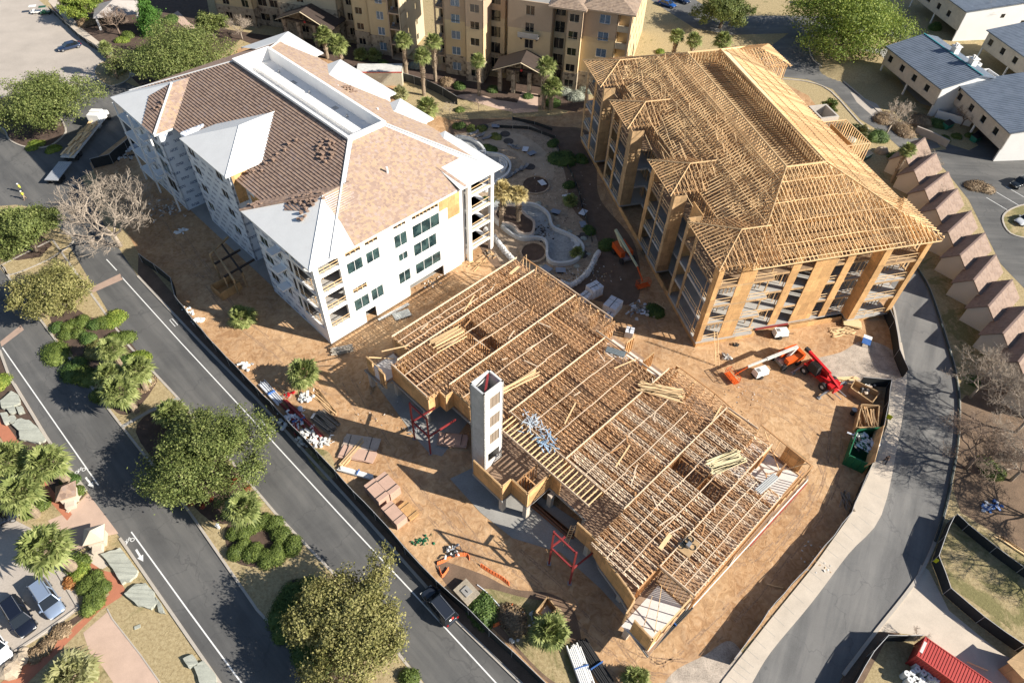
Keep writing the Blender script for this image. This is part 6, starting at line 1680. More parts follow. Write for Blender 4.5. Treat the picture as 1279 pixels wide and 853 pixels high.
bare('bare_tree', 'small leafless shrub by the lawn path near the stone building', 598, 138, 3.0, 1.8, 14, M_TWIGD, 5, r0=.06)
bare('bare_tree', 'leafless shrub on the lawn beside the curved path', 562, 142, 3.0, 1.8, 15, M_TWIG, 5, r0=.06)
bare('bare_tree', 'leafless tree just outside the right edge casting branch shadows on the grass plot', 1335, 725, 8, 6.5, 31, M_TWIG, 7, r0=.2)
bare('bare_tree', 'leafless tree just outside the right edge above the grass plot corner', 1325, 655, 8, 6.0, 32, M_TWIG, 7, r0=.2)

# ---- shrubs, hedges
def shrub(name, lab, px, py, r, h, leaf, seed=1, n=900, size=.12, group=None, nb=4, cat='shrub', elong=0, deg=0):
    rng = random.Random(seed * 7 + int(px)); c = pk(px, py, 0)
    t = MB(); blobs = []
    for i in range(nb):
        a = rng.uniform(0, 6.28); q = rng.uniform(0, .5) * r
        x, y = q * math.cos(a), q * math.sin(a)
        if elong: x += rng.uniform(-elong, elong)
        blobs.append((x, y, h * .45, r * rng.uniform(.55, .75)))
    for b in blobs: t.ball((b[0], b[1], 0), b[3] * .82, b[3] * .82, h * .8, 9, 4, rng, .1, half=True)
    for bx, by, bz, br in blobs:
        for i in range(n // nb):
            th = rng.uniform(0, 6.28); ph = math.asin(rng.uniform(.0, 1)); d = Vector((math.cos(ph) * math.cos(th), math.cos(ph) * math.sin(th), math.sin(ph)))
            q = rng.uniform(.85, 1.12); p = Vector((bx + d.x * br * q * .9, by + d.y * br * q * .9, d.z * h * .9 * q))
            nn = (d + Vector((rng.gauss(0, .5), rng.gauss(0, .5), rng.gauss(.2, .4)))).normalized(); tt = nn.orthogonal().normalized(); bb = nn.cross(tt); s = size * rng.uniform(.6, 1.3)
            t.poly([p - tt * s, p - bb * s * .6, p + tt * s, p + bb * s * .6])
    o = t.build(name, leaf); o.location = (c.x, c.y, .0); o.rotation_euler = (0, 0, rad(deg)); return tag(o, lab, cat, group)
# cloud-pruned ring on the median
for i, (x, y) in enumerate([(296, 668), (298, 688), (316, 694), (334, 698), (349, 690), (366, 682), (352, 668), (340, 656), (328, 652), (308, 660)]):
    shrub('clipped_shrub', ['upper left', 'left', 'lower left', 'bottom', 'lower right', 'right corner', 'inner right', 'upper right', 'top', 'inner left'][i] + ' lump of the clipped green ring of shrubs on the median', x, y, 1.6, 1.1, L_HEDGE, i + 1, 2400, .08, 'clipped ring of shrubs on the median', 3)
for i, (x, y) in enumerate([(72, 412), (88, 408), (104, 404), (118, 408), (80, 420), (98, 418), (112, 422), (128, 404)]):
    shrub('clipped_shrub', ['leftmost', 'second', 'third', 'fourth', 'lower left', 'lower middle', 'lower right', 'rightmost'][i] + ' mound of the clipped bushes below the yellowish oak', x, y, 1.6, 1.0, L_HEDGE if i % 3 else L_DKH, i + 1, 1300, .09, 'clipped mounds below the yellowish oak', 3)
for i, (x, y) in enumerate([(106, 735), (116, 728), (124, 722), (110, 747), (120, 741), (130, 735), (112, 758), (122, 752)]):
    shrub('clipped_shrub', ['upper left', 'upper middle', 'upper right', 'middle left', 'centre', 'middle right', 'lower left', 'lower right'][i] + ' lump of the clipped green block beside the red walk', x, y, 1.35, .9, L_HEDGE, i + 3, 1200, .07, 'clipped block beside the red walk', 3)
for i, (x, y) in enumerate([(368, 746), (358, 762), (362, 782), (374, 796), (384, 812), (394, 828), (402, 742), (386, 736)]):
    shrub('hedge_shrub', ['topmost left', 'second', 'third', 'fourth', 'fifth', 'lowest', 'top right', 'top middle'][i] + ' dark bush of the hedge curling round the bottom oak', x, y, 2.3, 1.4, L_DKH, i, 2400, .1, 'hedge round the bottom oak', 4)
shrub('hedge_shrub', 'bright clipped bush cut by the bottom edge of the median', 512, 850, 1.6, 1.0, L_HEDGE, 3, 900, .09)
for i, (x, y, r, lf) in enumerate([(75, 440, 2.0, L_HEDGE), (90, 462, 1.8, L_DKH), (108, 470, 1.8, L_HEDGE), (120, 440, 1.8, L_OAKY), (150, 420, 1.6, L_HEDGE), (176, 446, 1.4, L_BRIGHT), (160, 455, 1.3, L_DKH), (128, 488, 1.5, L_HEDGE), (180, 480, 1.2, L_DRY), (140, 400, 1.5, L_BRIGHT)]):
    shrub('low_shrub', ['leaning over the left kerb', 'on the left kerb of the median', 'beside the left kerb near the palms', 'in the middle of the bed', 'near the right kerb', 'bright one on the right kerb', 'between the palms', 'lowest on the left kerb', 'brown dry one by the bed end', 'top one on the right kerb'][i] + ', low shrub in the median palm bed', x, y, r * 1.45, .8, lf, i, 2000, .11, 'low shrubs in the median palm bed', 4)
for i, (x, y) in enumerate([(240, 628), (252, 632), (262, 624), (288, 604), (296, 600), (308, 612)]):
    shrub('red_shrub', ['leftmost', 'second', 'third', 'fourth', 'fifth', 'rightmost'][i] + ' reddish ground plant at the foot of the large round oak', x, y, .7, .4, leafmat('red_leaves', (.12, .02, .01), (.28, .06, .03), (.4, .12, .06)), i, 300, .1, 'reddish plants under the round oak', 3)
# courtyard and bed plants
lst = [(690, 180, 1.2, .9, L_DKH, 'dark plants at the top right of the pool terrace'), (712, 232, 1.2, .9, L_DKH, 'dark plants right of the round dark bed'), (596, 216, .9, .6, L_DKH, 'dark plants left of the upper pool'), (648, 246, .8, .6, L_BRIGHT, 'small leafy plant above the lower pool'), (737, 290, 1.2, .9, L_DKH, 'dark plants at the right edge of the terrace'), (610, 250, 1.0, .7, L_DKH, 'dark plants between the two pools'), (676, 348, 1.2, .6, L_DKH, 'low dark plants below the round spa pit'), (574, 158, 1.2, .8, L_DKH, 'dark plants at the top left of the terrace'), (724, 200, 1.4, 1.0, L_DKH, 'dark plants by the silt fence bend'), (520, 84, 1.6, 1.0, L_SAGE, 'grey shrub between the tall palms'), (560, 104, 1.6, .9, L_DRY, 'brown shrub before the right stone wing'), (618, 112, 1.4, 1.0, L_DKH, 'dark shrub left of the middle porch'), (480, 82, 1.5, .9, L_DKH, 'dark shrub behind the cream shed'), (575, 110, 1.5, .9, L_DKH, 'dark shrub under the slender palm'), (3, 478, 1.6, 1, L_BRIGHT, 'bright bush at the left edge above the flat stones'), (40, 640, 1.0, .7, L_HEDGE, 'low hedge beside the red walk under the palms'), (52, 632, 1.0, .7, L_HEDGE, 'low hedge right of the lowest left palm'), (88, 600, .9, .7, L_DKH, 'dark bush behind the stone gate box'), (98, 612, .8, .6, L_HEDGE, 'bush between the gate box and the left road'),
 (96, 700, 1.2, .6, L_HEDGE, 'leafy plants beside the clipped block'), (104, 712, 1.2, .6, L_BRIGHT, 'leafy plants under the parking palm'), (88, 728, .8, .4, leafmat('rust_leaves', (.25, .10, .03), (.45, .2, .07), (.5, .3, .12)), 'rust coloured plant beside the parking kerb'),
 (60, 806, 1.0, .5, L_DRY, 'dry grass clump in the bed along the red walk'), (80, 788, 1.0, .5, L_DRY, 'dry grass clump nearest the silver car'), (44, 818, 1.0, .5, L_DRY, 'dry grass clump lowest along the red walk'),
 (705, 118, 1.8, 1.3, L_SAGE, 'silver bush at the foot of the stone building'), (720, 122, 1.8, 1.4, L_SAGE, 'silver bush nearest the timber building'), (734, 112, 1.8, 1.4, L_SAGE, 'silver bush behind the corner of the timber building'), (690, 130, 1.8, 1.0, L_DKH, 'dark low bush below the silver bushes'), (660, 122, 1.2, .8, L_DKH, 'dark bush left of the middle porch path'),
 (702, 200, 2.8, 1.5, L_DKH, 'large dark bush at the far edge of the pool terrace'), (612, 188, 1.4, .8, L_DKH, 'dark plants beside the upper terrace path'), (757, 308, 1.6, 1.4, L_DKH, 'round dark bush beside the orange boom lift'), (588, 162, 1.0, .9, L_OAK, 'bush on the upper terrace, left of three'), (602, 163, 1.0, .9, L_OAK, 'bush on the upper terrace, middle of three'), (620, 172, 1.0, .9, L_OAK, 'bush on the upper terrace, right of three'),
 (820, 420 - 30, 1.6, .9, L_DKH, 'dark bush by the wrapped pallets behind the deck') , (575, 138, 1.0, .7, L_HEDGE, 'small bush beside the curved lawn path'), (825, 66, 1.2, .8, L_BRIGHT, 'bright bush behind the timber building roof'),
 (1066, 165, 1.8, 1.4, L_DKH, 'dark bush nearest the timber building on the right lawn'), (1097, 172, 2.6, 1.6, L_DKH, 'wide dark bush beside the alley bend'), (1120, 200, 2.2, 1.3, L_DKH, 'dark green bush left of the leaning palm'), (1170, 158, 1.8, 1.3, L_DKH, 'dark bush above the long low wall'), (1180, 175, 1.0, .8, L_HEDGE, 'left clipped bush in the small bed by the alley'), (1196, 172, 1.0, .8, L_HEDGE, 'middle clipped bush in the small bed by the alley'), (1210, 170, 1.0, .8, L_HEDGE, 'right clipped bush in the small bed by the alley'),
 (1126, 162, 3.0, 1.2, L_DRY, 'dry tawny brush below the pale leafless tree'), (1148, 150, 3.0, 1.2, L_DRY, 'dry tawny brush at the townhouse foot'), (1166, 36, 1.8, 1.6, L_DKH, 'dark bush beside the tall pale townhouse'), (1108, 150, 2.4, 1.0, L_DRY, 'dry tawny brush by the trunk of the pale tree'),
 (1232, 588, 1.6, 1.2, L_HEDGE, 'green bush among the leafless trees at the right'), (1215, 475, 1.2, .6, L_DKH, 'small weed clump beside the leafless tree'), (1224, 235, 2.2, .9, L_DRY, 'dry brush beside the garage row'),
 (160, 46, 1.5, 1.2, L_HEDGE, 'green bush left of the conifer'), (152, 52, 1.3, 1.0, L_BRIGHT, 'bright hedge bush along the lot walk'), (176, 66, 1.6, 1.2, L_HEDGE, 'bright hedge bush below the conifer'), (215, 26, 1.8, 1.2, L_DKH, 'dark hedge right of the conifer'), (128, 24, 2.0, 1.4, L_DRY, 'dry brush beside the lot walk'), (110, 30, 2.0, 1.4, L_DRY, 'dry brush at the corner of the parking lot'), (345, 62, 2.4, 1.4, L_DRY, 'dry hedge above the far end of the white building'),
 (600, 762, 1.8, .9, L_DKH, 'weedy dark patch beside the utility vault'), (640, 772, 1.8, .7, L_DRY, 'dry weeds by the yard fence'), (66, 186, 1.5, .5, L_BRIGHT, 'bright groundcover on the kerb of the big oak island'), (45, 182, 1.5, .5, L_BRIGHT, 'bright groundcover at the bottom of the big oak island')]
for i, (x, y, r, h, lf, lb) in enumerate(lst):
    shrub('shrub', lb, x, y, r * 1.3, h, lf, i + 20, 2000 if r > 1.4 else 1200, .12, None, 4)
# ------------------------------------------------------------------ FENCES
M_SCREEN = mat('black_screen_cloth', (0.018, 0.022, 0.024), .8, .35, 1.2, 6)
M_POST = mat('fence_post_metal', (0.5, 0.5, 0.5), .5, .1, metal=.3)
def zsolve(base, top):
    b = pk(base[0], base[1], 0); best = (1e9, 0)
    for i in range(1, 300):
        z = i * .08; p = pk(top[0], top[1], z); d = (p.xy - b.xy).length
        if d < best[0]: best = (d, z)
    return best[1]
def fence(name, lab, pts, h=1.8, m=None, step=3.0, rail=True, cat='fence', topz=True):
    W = [pk(x, y, h if topz else 0) for x, y in pts]; o = W[0].xy
    t = thing(name, lab, cat, (o.x, o.y, 0)); rng = random.Random(len(pts)); scr = MB(); rl = MB(); np_ = 0
    for a, b in zip(W, W[1:]):
        L = (b.xy - a.xy).length; n = max(1, int(L / step)); prev = a.xy - o; d = (b.xy - a.xy).normalized(); nn = Vector((-d.y, d.x))
        for i in range(1, n + 1):
            q = a.xy.lerp(b.xy, i / n) - o; jj = nn * rng.uniform(-.10, .10); jm = (prev + q) / 2 + nn * rng.uniform(-.08, .08)
            if i < n: q = q + jj
            for u, v in ((prev, jm), (jm, q)):
                scr.hexa([(u.x, u.y, .02), (u.x + nn.x * .03, u.y + nn.y * .03, .02), (v.x + nn.x * .03, v.y + nn.y * .03, .02), (v.x, v.y, .02), (u.x, u.y, h), (u.x + nn.x * .03, u.y + nn.y * .03, h), (v.x + nn.x * .03, v.y + nn.y * .03, h - rng.uniform(0, .1)), (v.x, v.y, h - rng.uniform(0, .1))])
                if rail: rl.bar((u.x, u.y, h + .03), (v.x, v.y, h + .03), .05, .05)
            if np_ < 98:
                part('post', M_POST, t, lambda m: m.cyl((prev.x - nn.x * .05, prev.y - nn.y * .05), .03, 0, h + .12, 5)); np_ += 1
            prev = q
    scr.build('screen', m or M_SCREEN, t)
    if rail: rl.build('top_rail', M_POST, t)
    return t
fence('screen_fence', 'long black screen fence along the boulevard beside the dirt yard', [(173, 317), (192, 330), (213, 347), (218, 369), (240, 398), (266, 428), (320, 484), (395, 563), (467.5, 640), (505, 683), (545, 725), (585, 760), (640, 812.6), (682, 853), (720, 892)])
fence('screen_fence', 'black fence corner at the far left end of the white building', [(112, 199), (136, 193), (172, 162)], 2.0)
fence('screen_fence', 'curving black fence on the lawn before the stone apartments', [(443, 82), (470, 88), (502, 91), (532, 100), (553, 110), (571, 121)], 1.9)
fence('screen_fence', 'short black fence between the timber building and the street bend', [(1108, 375), (1118, 400), (1124, 436), (1135, 461)], 2.0)
fence('screen_fence', 'black fence along the sidewalk from the plywood bin to the gravel corner', [(1078, 471), (1114, 474), (1110.5, 501), (1103, 538), (1093, 573), (1064, 640), (1017.5, 697.5), (960, 763), (917, 823)], 1.8)
fence('screen_fence', 'black fence round the shadow striped grass plot at lower right', [(1192, 645), (1181, 670), (1172.7, 694), (1187.7, 734), (1230, 770), (1279.5, 805), (1320, 830)], 1.8)
fence('screen_fence', 'black fence running right behind the shadow striped grass plot', [(1196, 642), (1210, 655), (1245, 683), (1279, 708), (1330, 745)], 1.5)
fence('screen_fence', 'short black fence behind the red shipping container', [(1153, 793), (1110, 793), (1092, 813), (1069, 853), (1050, 890)], 1.8)
fence('silt_fence', 'low black silt fence along the far edge of the pool terrace', [(621, 156), (660, 158), (694, 170), (698, 186), (715, 216), (724, 240), (740, 300)], .7, rail=False)
fence('silt_fence', 'low black silt fence beside the walk below the stone apartments', [(640, 146), (668, 152), (690, 160)], .7, rail=False)
fence('lot_fence', 'thin dark railing along the upper left parking lot', [(60, 8), (97, 42), (122, 60), (142, 78)], 1.2, mat('hedge_fence', (.03, .035, .03), .8, .2), 2.5)
mb = MB(); mb.tube([tuple(pk(x, y, .18)) for x, y in smooth([(1141, 329), (1161, 362), (1183, 428), (1193, 465), (1198, 503), (1196, 553), (1188, 600), (1178, 645), (1168, 676)], 4)], .16, 6)
tag(mb.build('silt_sock', mat('teal_black_sock', (0.03, 0.045, 0.045), .8, .2)), 'dark silt sock lying along the right kerb of the curved street', 'silt sock')
def tube_thing(name, lab, cat, pts, r, m, z=None, sm=4, grp=None):
    z = r if z is None else z; mb = MB(); mb.tube([tuple(pk(x, y, z)) for x, y in smooth(pts, sm)], r, 6); return tag(mb.build(name, m), lab, cat, grp)
M_WBAG = mat('white_wrap_plastic', (0.62, 0.62, 0.61), .5, .2, 2, 8)
def bagwall(lab, pts):
    mb = MB(); P = [pk(x, y, 0) for x, y in smooth(pts, 5)]; rng = random.Random(3)
    for a, b in zip(P, P[1:]):
        n = max(1, int((b - a).length / .5))
        for i in range(n):
            c = a.lerp(b, (i + .5) / n); mb.ball((c.x, c.y, .45), .5, .5, .5 + rng.uniform(0, .2), 7, 5, rng, .12)
    tag(mb.build('wrapped_barrier', M_WBAG), lab, 'barrier')
bagwall('white plastic wrapped barrier along the lower right edge of the pool terrace', [(747, 318), (742, 327), (732, 345), (713, 359), (700, 356)])
bagwall('white plastic wrapped barrier between the white building and the pool terrace', [(606, 289), (619, 301), (630, 316), (641, 328)])
for x, y, lb in ((1111, 521, 'yellow notice on the sidewalk fence'), (1171, 701, 'yellow notice on the fence corner at the lower right plot')):
    p = pk(x, y, 1.2); mb = MB(); mb.cbox((0, 0, 0), .62, .04, .8, rad(-40)); o = mb.build('notice_board', mat('sign_yellow', (0.75, 0.75, 0.02), .6, .05)); o.location = p; tag(o, lb, 'sign')
# ------------------------------------------------------------------ VEHICLES
M_TIRE = M_BLK
def paint(n, c, metal=.2): return mat(n, c, .22, .03, 1, 5, metal=metal, coat=.6)
M_CGLASS = mat('car_glass', (0.012, 0.015, 0.018), .05, 0, spec=.9)
M_LAMP = mat('lamp_lens', (0.6, 0.6, 0.58), .15, 0)
M_TAIL = mat('tail_lens', (0.35, 0.01, 0.01), .25, 0)
def loft(mb, secs):
    """secs: list of rings of equal length"""
    b = len(mb.v); n = len(secs[0])
    for r in secs: mb.v.extend(r)
    for i in range(len(secs) - 1):
        for k in range(n):
            mb.f.append((b + i * n + k, b + i * n + (k + 1) % n, b + (i + 1) * n + (k + 1) % n, b + (i + 1) * n + k))
    mb.f.append(tuple(b + k for k in range(n))[::-1]); mb.f.append(tuple(b + (len(secs) - 1) * n + k for k in range(n)))
def car(name, lab, pf, pr, col, kind='suv', group=None, z=.8, decal=False, cat='car'):
    """pf, pr: picture points of nose and tail at belt height"""
    F_ = pk(*pf, z); R_ = pk(*pr, z); d = (F_ - R_).xy; c = (F_ + R_) / 2; Lw = min(5.0, max(4.3, d.length))
    t = thing(name, lab, cat, (c.x, c.y, .02), math.atan2(d.y, d.x), group)
    hl = Lw / 2; W = .92; suv = kind == 'suv'
    zb = 1.0 if suv else .88; zr = 1.68 if suv else 1.42
    def ring(x, w, z0, z1, r=.12):
        return [(x, -w + r, z0), (x, w - r, z0), (x, w, z0 + r), (x, w, z1 - r * 1.6), (x, w - r, z1 - .02), (x, w * .5, z1 + .02), (x, -w * .5, z1 + .02), (x, -w + r, z1 - .02), (x, -w, z1 - r * 1.6), (x, -w, z0 + r)]
    secs = [(-hl, .72, .45, zb - .22), (-hl + .12, .84, .32, zb - .05), (-hl + .5, W, .24, zb), (-.6, W, .22, zb + .01), (.5, W, .22, zb), (hl - 1.05, W * .99, .24, zb - .06), (hl - .45, W * .95, .26, zb - .14), (hl - .1, .78, .34, zb - .28), (hl, .62, .42, zb - .36)]
    bm = MB(); loft(bm, [ring(*s) for s in secs]); body = bm.build('body', col, t, smooth=True)
    def ms(o):
        for p in o.data.polygons: pass
    # greenhouse
    x0, x1, x2, x3 = ((-hl + .10, -hl + .36, .62, 1.32) if suv else (-hl + .55, -hl + 1.25, .35, 1.15))
    wb, wt = W * .93, W * .74
    gm = MB()
    def gr(x, w, z): return [(x, -w, z), (x, w, z)]
    B = [(x0, -wb, zb - .02), (x3, -wb, zb - .02), (x3, wb, zb - .02), (x0, wb, zb - .02)]; T = [(x1, -wt, zr), (x2, -wt, zr), (x2, wt, zr), (x1, wt, zr)]
    gm.hexa(B + T); gm.build('windows', M_CGLASS, t)
    part('roof', col, t, lambda m: m.hexa([(x1 + .02, -wt - .03, zr - .03), (x2 - .02, -wt - .03, zr - .03), (x2 - .02, wt + .03, zr - .03), (x1 + .02, wt + .03, zr - .03), (x1 + .12, -wt + .05, zr + .05), (x2 - .15, -wt + .05, zr + .04), (x2 - .15, wt - .05, zr + .04), (x1 + .12, wt - .05, zr + .05)]))
    for s in (-1, 1):
        for (bx, tx) in ((x3, x2), (x0, x1), ((x0 + x3) / 2 + .1, (x1 + x2) / 2 + .1)):
            part('pillar', col, t, lambda m: m.bar((bx, s * (wb + .01), zb - .03), (tx, s * (wt + .02), zr), .08, .05))
        for x in (hl - .85, -hl + .85):
            w_ = part('wheel', M_TIRE, t, lambda m: m.tube([(x, s * (W - .2), .34), (x, s * (W + .03), .34)], .34, 14))
            part('rim', M_GREYM, w_, lambda m: m.tube([(x, s * (W + .03), .34), (x, s * (W + .045), .34)], .2, 10))
        part('headlight', M_LAMP, t, lambda m: m.cbox((hl - .14, s * .6, zb - .36), .2, .3, .12)); part('taillight', M_TAIL, t, lambda m: m.cbox((-hl + .06, s * .68, zb - .12), .1, .22, .2))
        part('mirror', col, t, lambda m: m.cbox((x3 - .15, s * (W + .1), zb + .08), .14, .22, .14))
    part('grille', M_BLK, t, lambda m: m.cbox((hl - .01, 0, .52), .06, .9, .18))
    if suv:
        for s in (-1, 1): part('roof_rail', M_GREYM, t, lambda m: m.bar((x1 + .2, s * .6, zr + .09), (x2 - .2, s * .6, zr + .09), .04, .04))
    if decal:
        part('rear_window_decal', mat('red_decal', (.5, .05, .04), .5, .5, 5, 9), t, lambda m: m.poly([(x0 + .05, -.28, zb + .2), (x0 + .05, .0, zb + .2), (x0 + .15, .0, zb + .46), (x0 + .15, -.28, zb + .46)]))
        part('rear_window_decal', M_WPAINT, t, lambda m: m.poly([(x0 + .06, .05, zb + .2), (x0 + .06, .3, zb + .2), (x0 + .14, .3, zb + .42), (x0 + .14, .05, zb + .42)]))
    return t
car('parked_car', 'black sport utility vehicle driving on the boulevard beside the long fence', (531, 735), (566, 777), paint('black_paint', (0.03, 0.036, 0.05)), decal=True)
car('parked_car', 'silver blue sport utility vehicle parked by the clipped green block', (74, 771), (43, 724), paint('silver_blue', (0.30, 0.38, 0.52), .35))
car('parked_car', 'black vehicle with a dark sunroof parked left of the silver blue one', (39, 795), (7, 744), paint('blue_black', (0.012, 0.016, 0.03)))
car('parked_car', 'white car cut by the left edge beside the bed of dry grass', (6, 826), (-24, 784), paint('white_car', (0.72, 0.73, 0.75), 0), 'sedan')
car('parked_car', 'dark car cut by the left edge near the upper planting bed', (12, 640), (-20, 655), paint('navy', (0.015, 0.02, 0.035)), 'sedan')
car('parked_car', 'dark blue sedan parked alone in the upper left lot', (70, 61), (101, 53), paint('navy_blue', (0.02, 0.035, 0.08)), 'sedan')
car('parked_car', 'bright blue car at the top edge behind the stone building', (846, 8), (822, 0), paint('bright_blue', (0.02, 0.10, 0.35)), 'sedan')
car('parked_car', 'dark blue car at the top edge right of the bright blue one', (862, 3), (842, -6), paint('navy2', (0.02, 0.04, 0.10)), 'sedan')
car('parked_car', 'dark car at the right edge below the shaded parking bays', (1262, 232), (1292, 222), paint('char', (0.02, 0.025, 0.03)), 'suv')
car('parked_car', 'white car at the right edge beyond the small oval island', (1268, 278), (1300, 268), paint('white_car2', (0.6, 0.62, 0.64), 0), 'sedan')
# golf carts
for i, (x, y, lb) in enumerate(((46, 17, 'white roofless cart frame in the shadow at the upper left lot'), (58, 18, 'dark green golf cart in the shadow at the upper left lot'))):
    t = thing('golf_cart', lb, 'golf cart', pk(x, y, 0), rad(20), 'golf carts in the upper left lot')
    c_ = M_WPAINT if i == 0 else mat('cart_green', (.02, .09, .04), .4, .1)
    part('body', c_, t, lambda m: (m.box(-1.1, 1.1, -.55, .55, .3, .6), m.box(-.6, 0, -.5, .5, .6, .9)))
    part('roof', c_ if i else M_WPAINT, t, lambda m: m.box(-1, .6, -.55, .55, 1.75, 1.82))
    for a, b in ((-.95, -.5), (-.95, .5), (.55, -.5), (.55, .5)): part('post', M_GREYM, t, lambda m: m.bar((a, b, .5), (a, b, 1.75), .04, .04))
    for a, b in ((-.8, -.55), (-.8, .55), (.8, -.55), (.8, .55)): part('wheel', M_TIRE, t, lambda m: m.tube([(a, b - .1, .23), (a, b + .1, .23)], .23, 10))
# flatbed truck + trailer
Fp = pk(131, 140, 1); Rp = pk(86, 196, 1); d = (Fp - Rp).xy; ang = math.atan2(d.y, d.x); LT = d.length
t = thing('flatbed_truck', 'white flatbed truck loaded with tan boards beside the upper left oak', 'truck', (Rp.x, Rp.y, .02), ang)
part('cab', M_WPAINT, t, lambda m: (m.hexa([(LT - 3.2, -1.15, .9), (LT - 1.6, -1.15, .9), (LT - 1.6, 1.15, .9), (LT - 3.2, 1.15, .9), (LT - 3.1, -1.05, 2.9), (LT - 2.0, -1.05, 2.8), (LT - 2.0, 1.05, 2.8), (LT - 3.1, 1.05, 2.9)]), m.box(LT - 4.4, LT - 3.25, -1.1, 1.1, .9, 2.7)))
part('hood', M_WPAINT, t, lambda m: m.hexa([(LT - 1.6, -.9, .7), (LT, -.75, .7), (LT, .75, .7), (LT - 1.6, .9, .7), (LT - 1.6, -.9, 1.75), (LT - .1, -.7, 1.5), (LT - .1, .7, 1.5), (LT - 1.6, .9, 1.75)]))
part('windshield', M_CGLASS, t, lambda m: m.hexa([(LT - 1.62, -1.0, 1.9), (LT - 1.55, -1.0, 1.9), (LT - 1.55, 1.0, 1.9), (LT - 1.62, 1.0, 1.9), (LT - 2.02, -.95, 2.7), (LT - 1.9, -.95, 2.7), (LT - 1.9, .95, 2.7), (LT - 2.02, .95, 2.7)]))
part('chassis', M_BLK, t, lambda m: m.box(0, LT - .4, -.5, .5, .6, .9))
part('flatbed', M_DIRTYW, t, lambda m: m.box(-.5, LT - 4.6, -1.25, 1.25, 1.05, 1.25))
for x in (.6, 1.8, LT - 1.0):
    for s in (-1, 1): part('wheel', M_TIRE, t, lambda m: m.tube([(x, s * .85, .5), (x, s * 1.2, .5)], .5, 14))
for s in (-1, 1): part('fuel_tank', M_GREYM, t, lambda m: m.tube([(LT - 5.6, s * .9, .7), (LT - 4.4, s * .9, .7)], .3, 10)); part('headlight', M_LAMP, t, lambda m: m.cbox((LT + .0, s * .6, 1.1), .06, .25, .2))
rng = random.Random(8); mb = MB()
for i in range(60): mb.cbox((rng.uniform(.2, LT - 5.2), rng.uniform(-1, 1), 1.3 + rng.uniform(0, .5)), rng.uniform(1.2, 3), .3, .08, rng.uniform(-.1, .1))
o = mb.build('board_load', M_LUMBL); o.location = (Rp.x, Rp.y, .02); o.rotation_euler = (0, 0, ang); tag(o, 'loose tan boards lying on the flatbed of the white truck', 'lumber')
Fp = pk(82, 203, 1); Rp = pk(64, 226, 1); d = (Fp - Rp).xy; ang = math.atan2(d.y, d.x); LT = d.length
t = thing('flatbed_trailer', 'pale empty trailer behind the loaded white truck', 'trailer', (Rp.x, Rp.y, .02), ang)
part('deck', mat('alu_deck', (.45, .47, .5), .4, .1, metal=.3), t, lambda m: [m.box(0, LT, -1.2 + i * .4, -.84 + i * .4, 1.0, 1.15) for i in range(6)])
part('frame', M_BLK, t, lambda m: m.box(0, LT + 1.2, -.1, .1, .7, .98))
for x in (.8, 1.9):
    for s in (-1, 1): part('wheel', M_TIRE, t, lambda m: m.tube([(x, s * .85, .45), (x, s * 1.15, .45)], .45, 12))
# red container
A = pk(1156.4, 795.6, 2.6); Cc = pk(1232.2, 848.2, 2.6); d = (Cc - A).xy; ang = math.atan2(d.y, d.x); L = 6.06 + 1.2
t = thing('shipping_container', 'red corrugated shipping container at the bottom right corner', 'container', (A.x, A.y, 0), ang)
M_CONT = mat('container_red', (0.42, 0.045, 0.035), .55, .15, 1, 6)
def corr(m):
    n = 26
    for i in range(n):
        x0 = L * i / n; x1 = L * (i + .5) / n
        m.box(x0, x1, -2.44, 0, .1, 2.58); 
        m.box(x1, L * (i + 1) / n, -2.40, -.04, .1, 2.54)
part('corrugated_body', M_CONT, t, corr)
part('corner_frame', M_CONT, t, lambda m: [m.bar((x, y, .05), (x, y, 2.62), .16, .16, (1, 0, 0)) for x in (0, L) for y in (0, -2.44)] + [m.bar((0, y, 2.56), (L, y, 2.56), .1, .14) for y in (0.01, -2.45)] + [m.bar((x, 0, 2.56), (x, -2.44, 2.56), .1, .14) for x in (0, L)])
part('end_panel', M_DIRTYW, t, lambda m: m.box(.02, .3, -1.9, -.5, 2.6, 2.64))
# white wrapped rolls
t0 = None
for i, (x, y, lb) in enumerate(((1148, 836, 'wrapped white roll bundle nearest the container end'), (1163, 845, 'wrapped white roll bundle touching the red container'), (1136, 846, 'wrapped white roll bundle left of the others'), (1150, 856, 'wrapped white roll bundle cut by the bottom edge'))):
    c = pk(x, y, .7); t = thing('roll_bundle', lb, 'rolls', (c.x, c.y, 0), rad(-30 + 20 * i), 'white wrapped rolls beside the container')
    for k in range(4):
        xx, yy = (k % 2) * .62 - .3, (k // 2) * .62 - .3
        r_ = part('roll', M_WPAINT, t, lambda m: m.tube([(xx, yy, 0), (xx, yy, 1.2)], .3, 14)); part('core', M_GREYM, r_, lambda m: m.tube([(xx, yy, 1.2), (xx, yy, 1.215)], .1, 8))
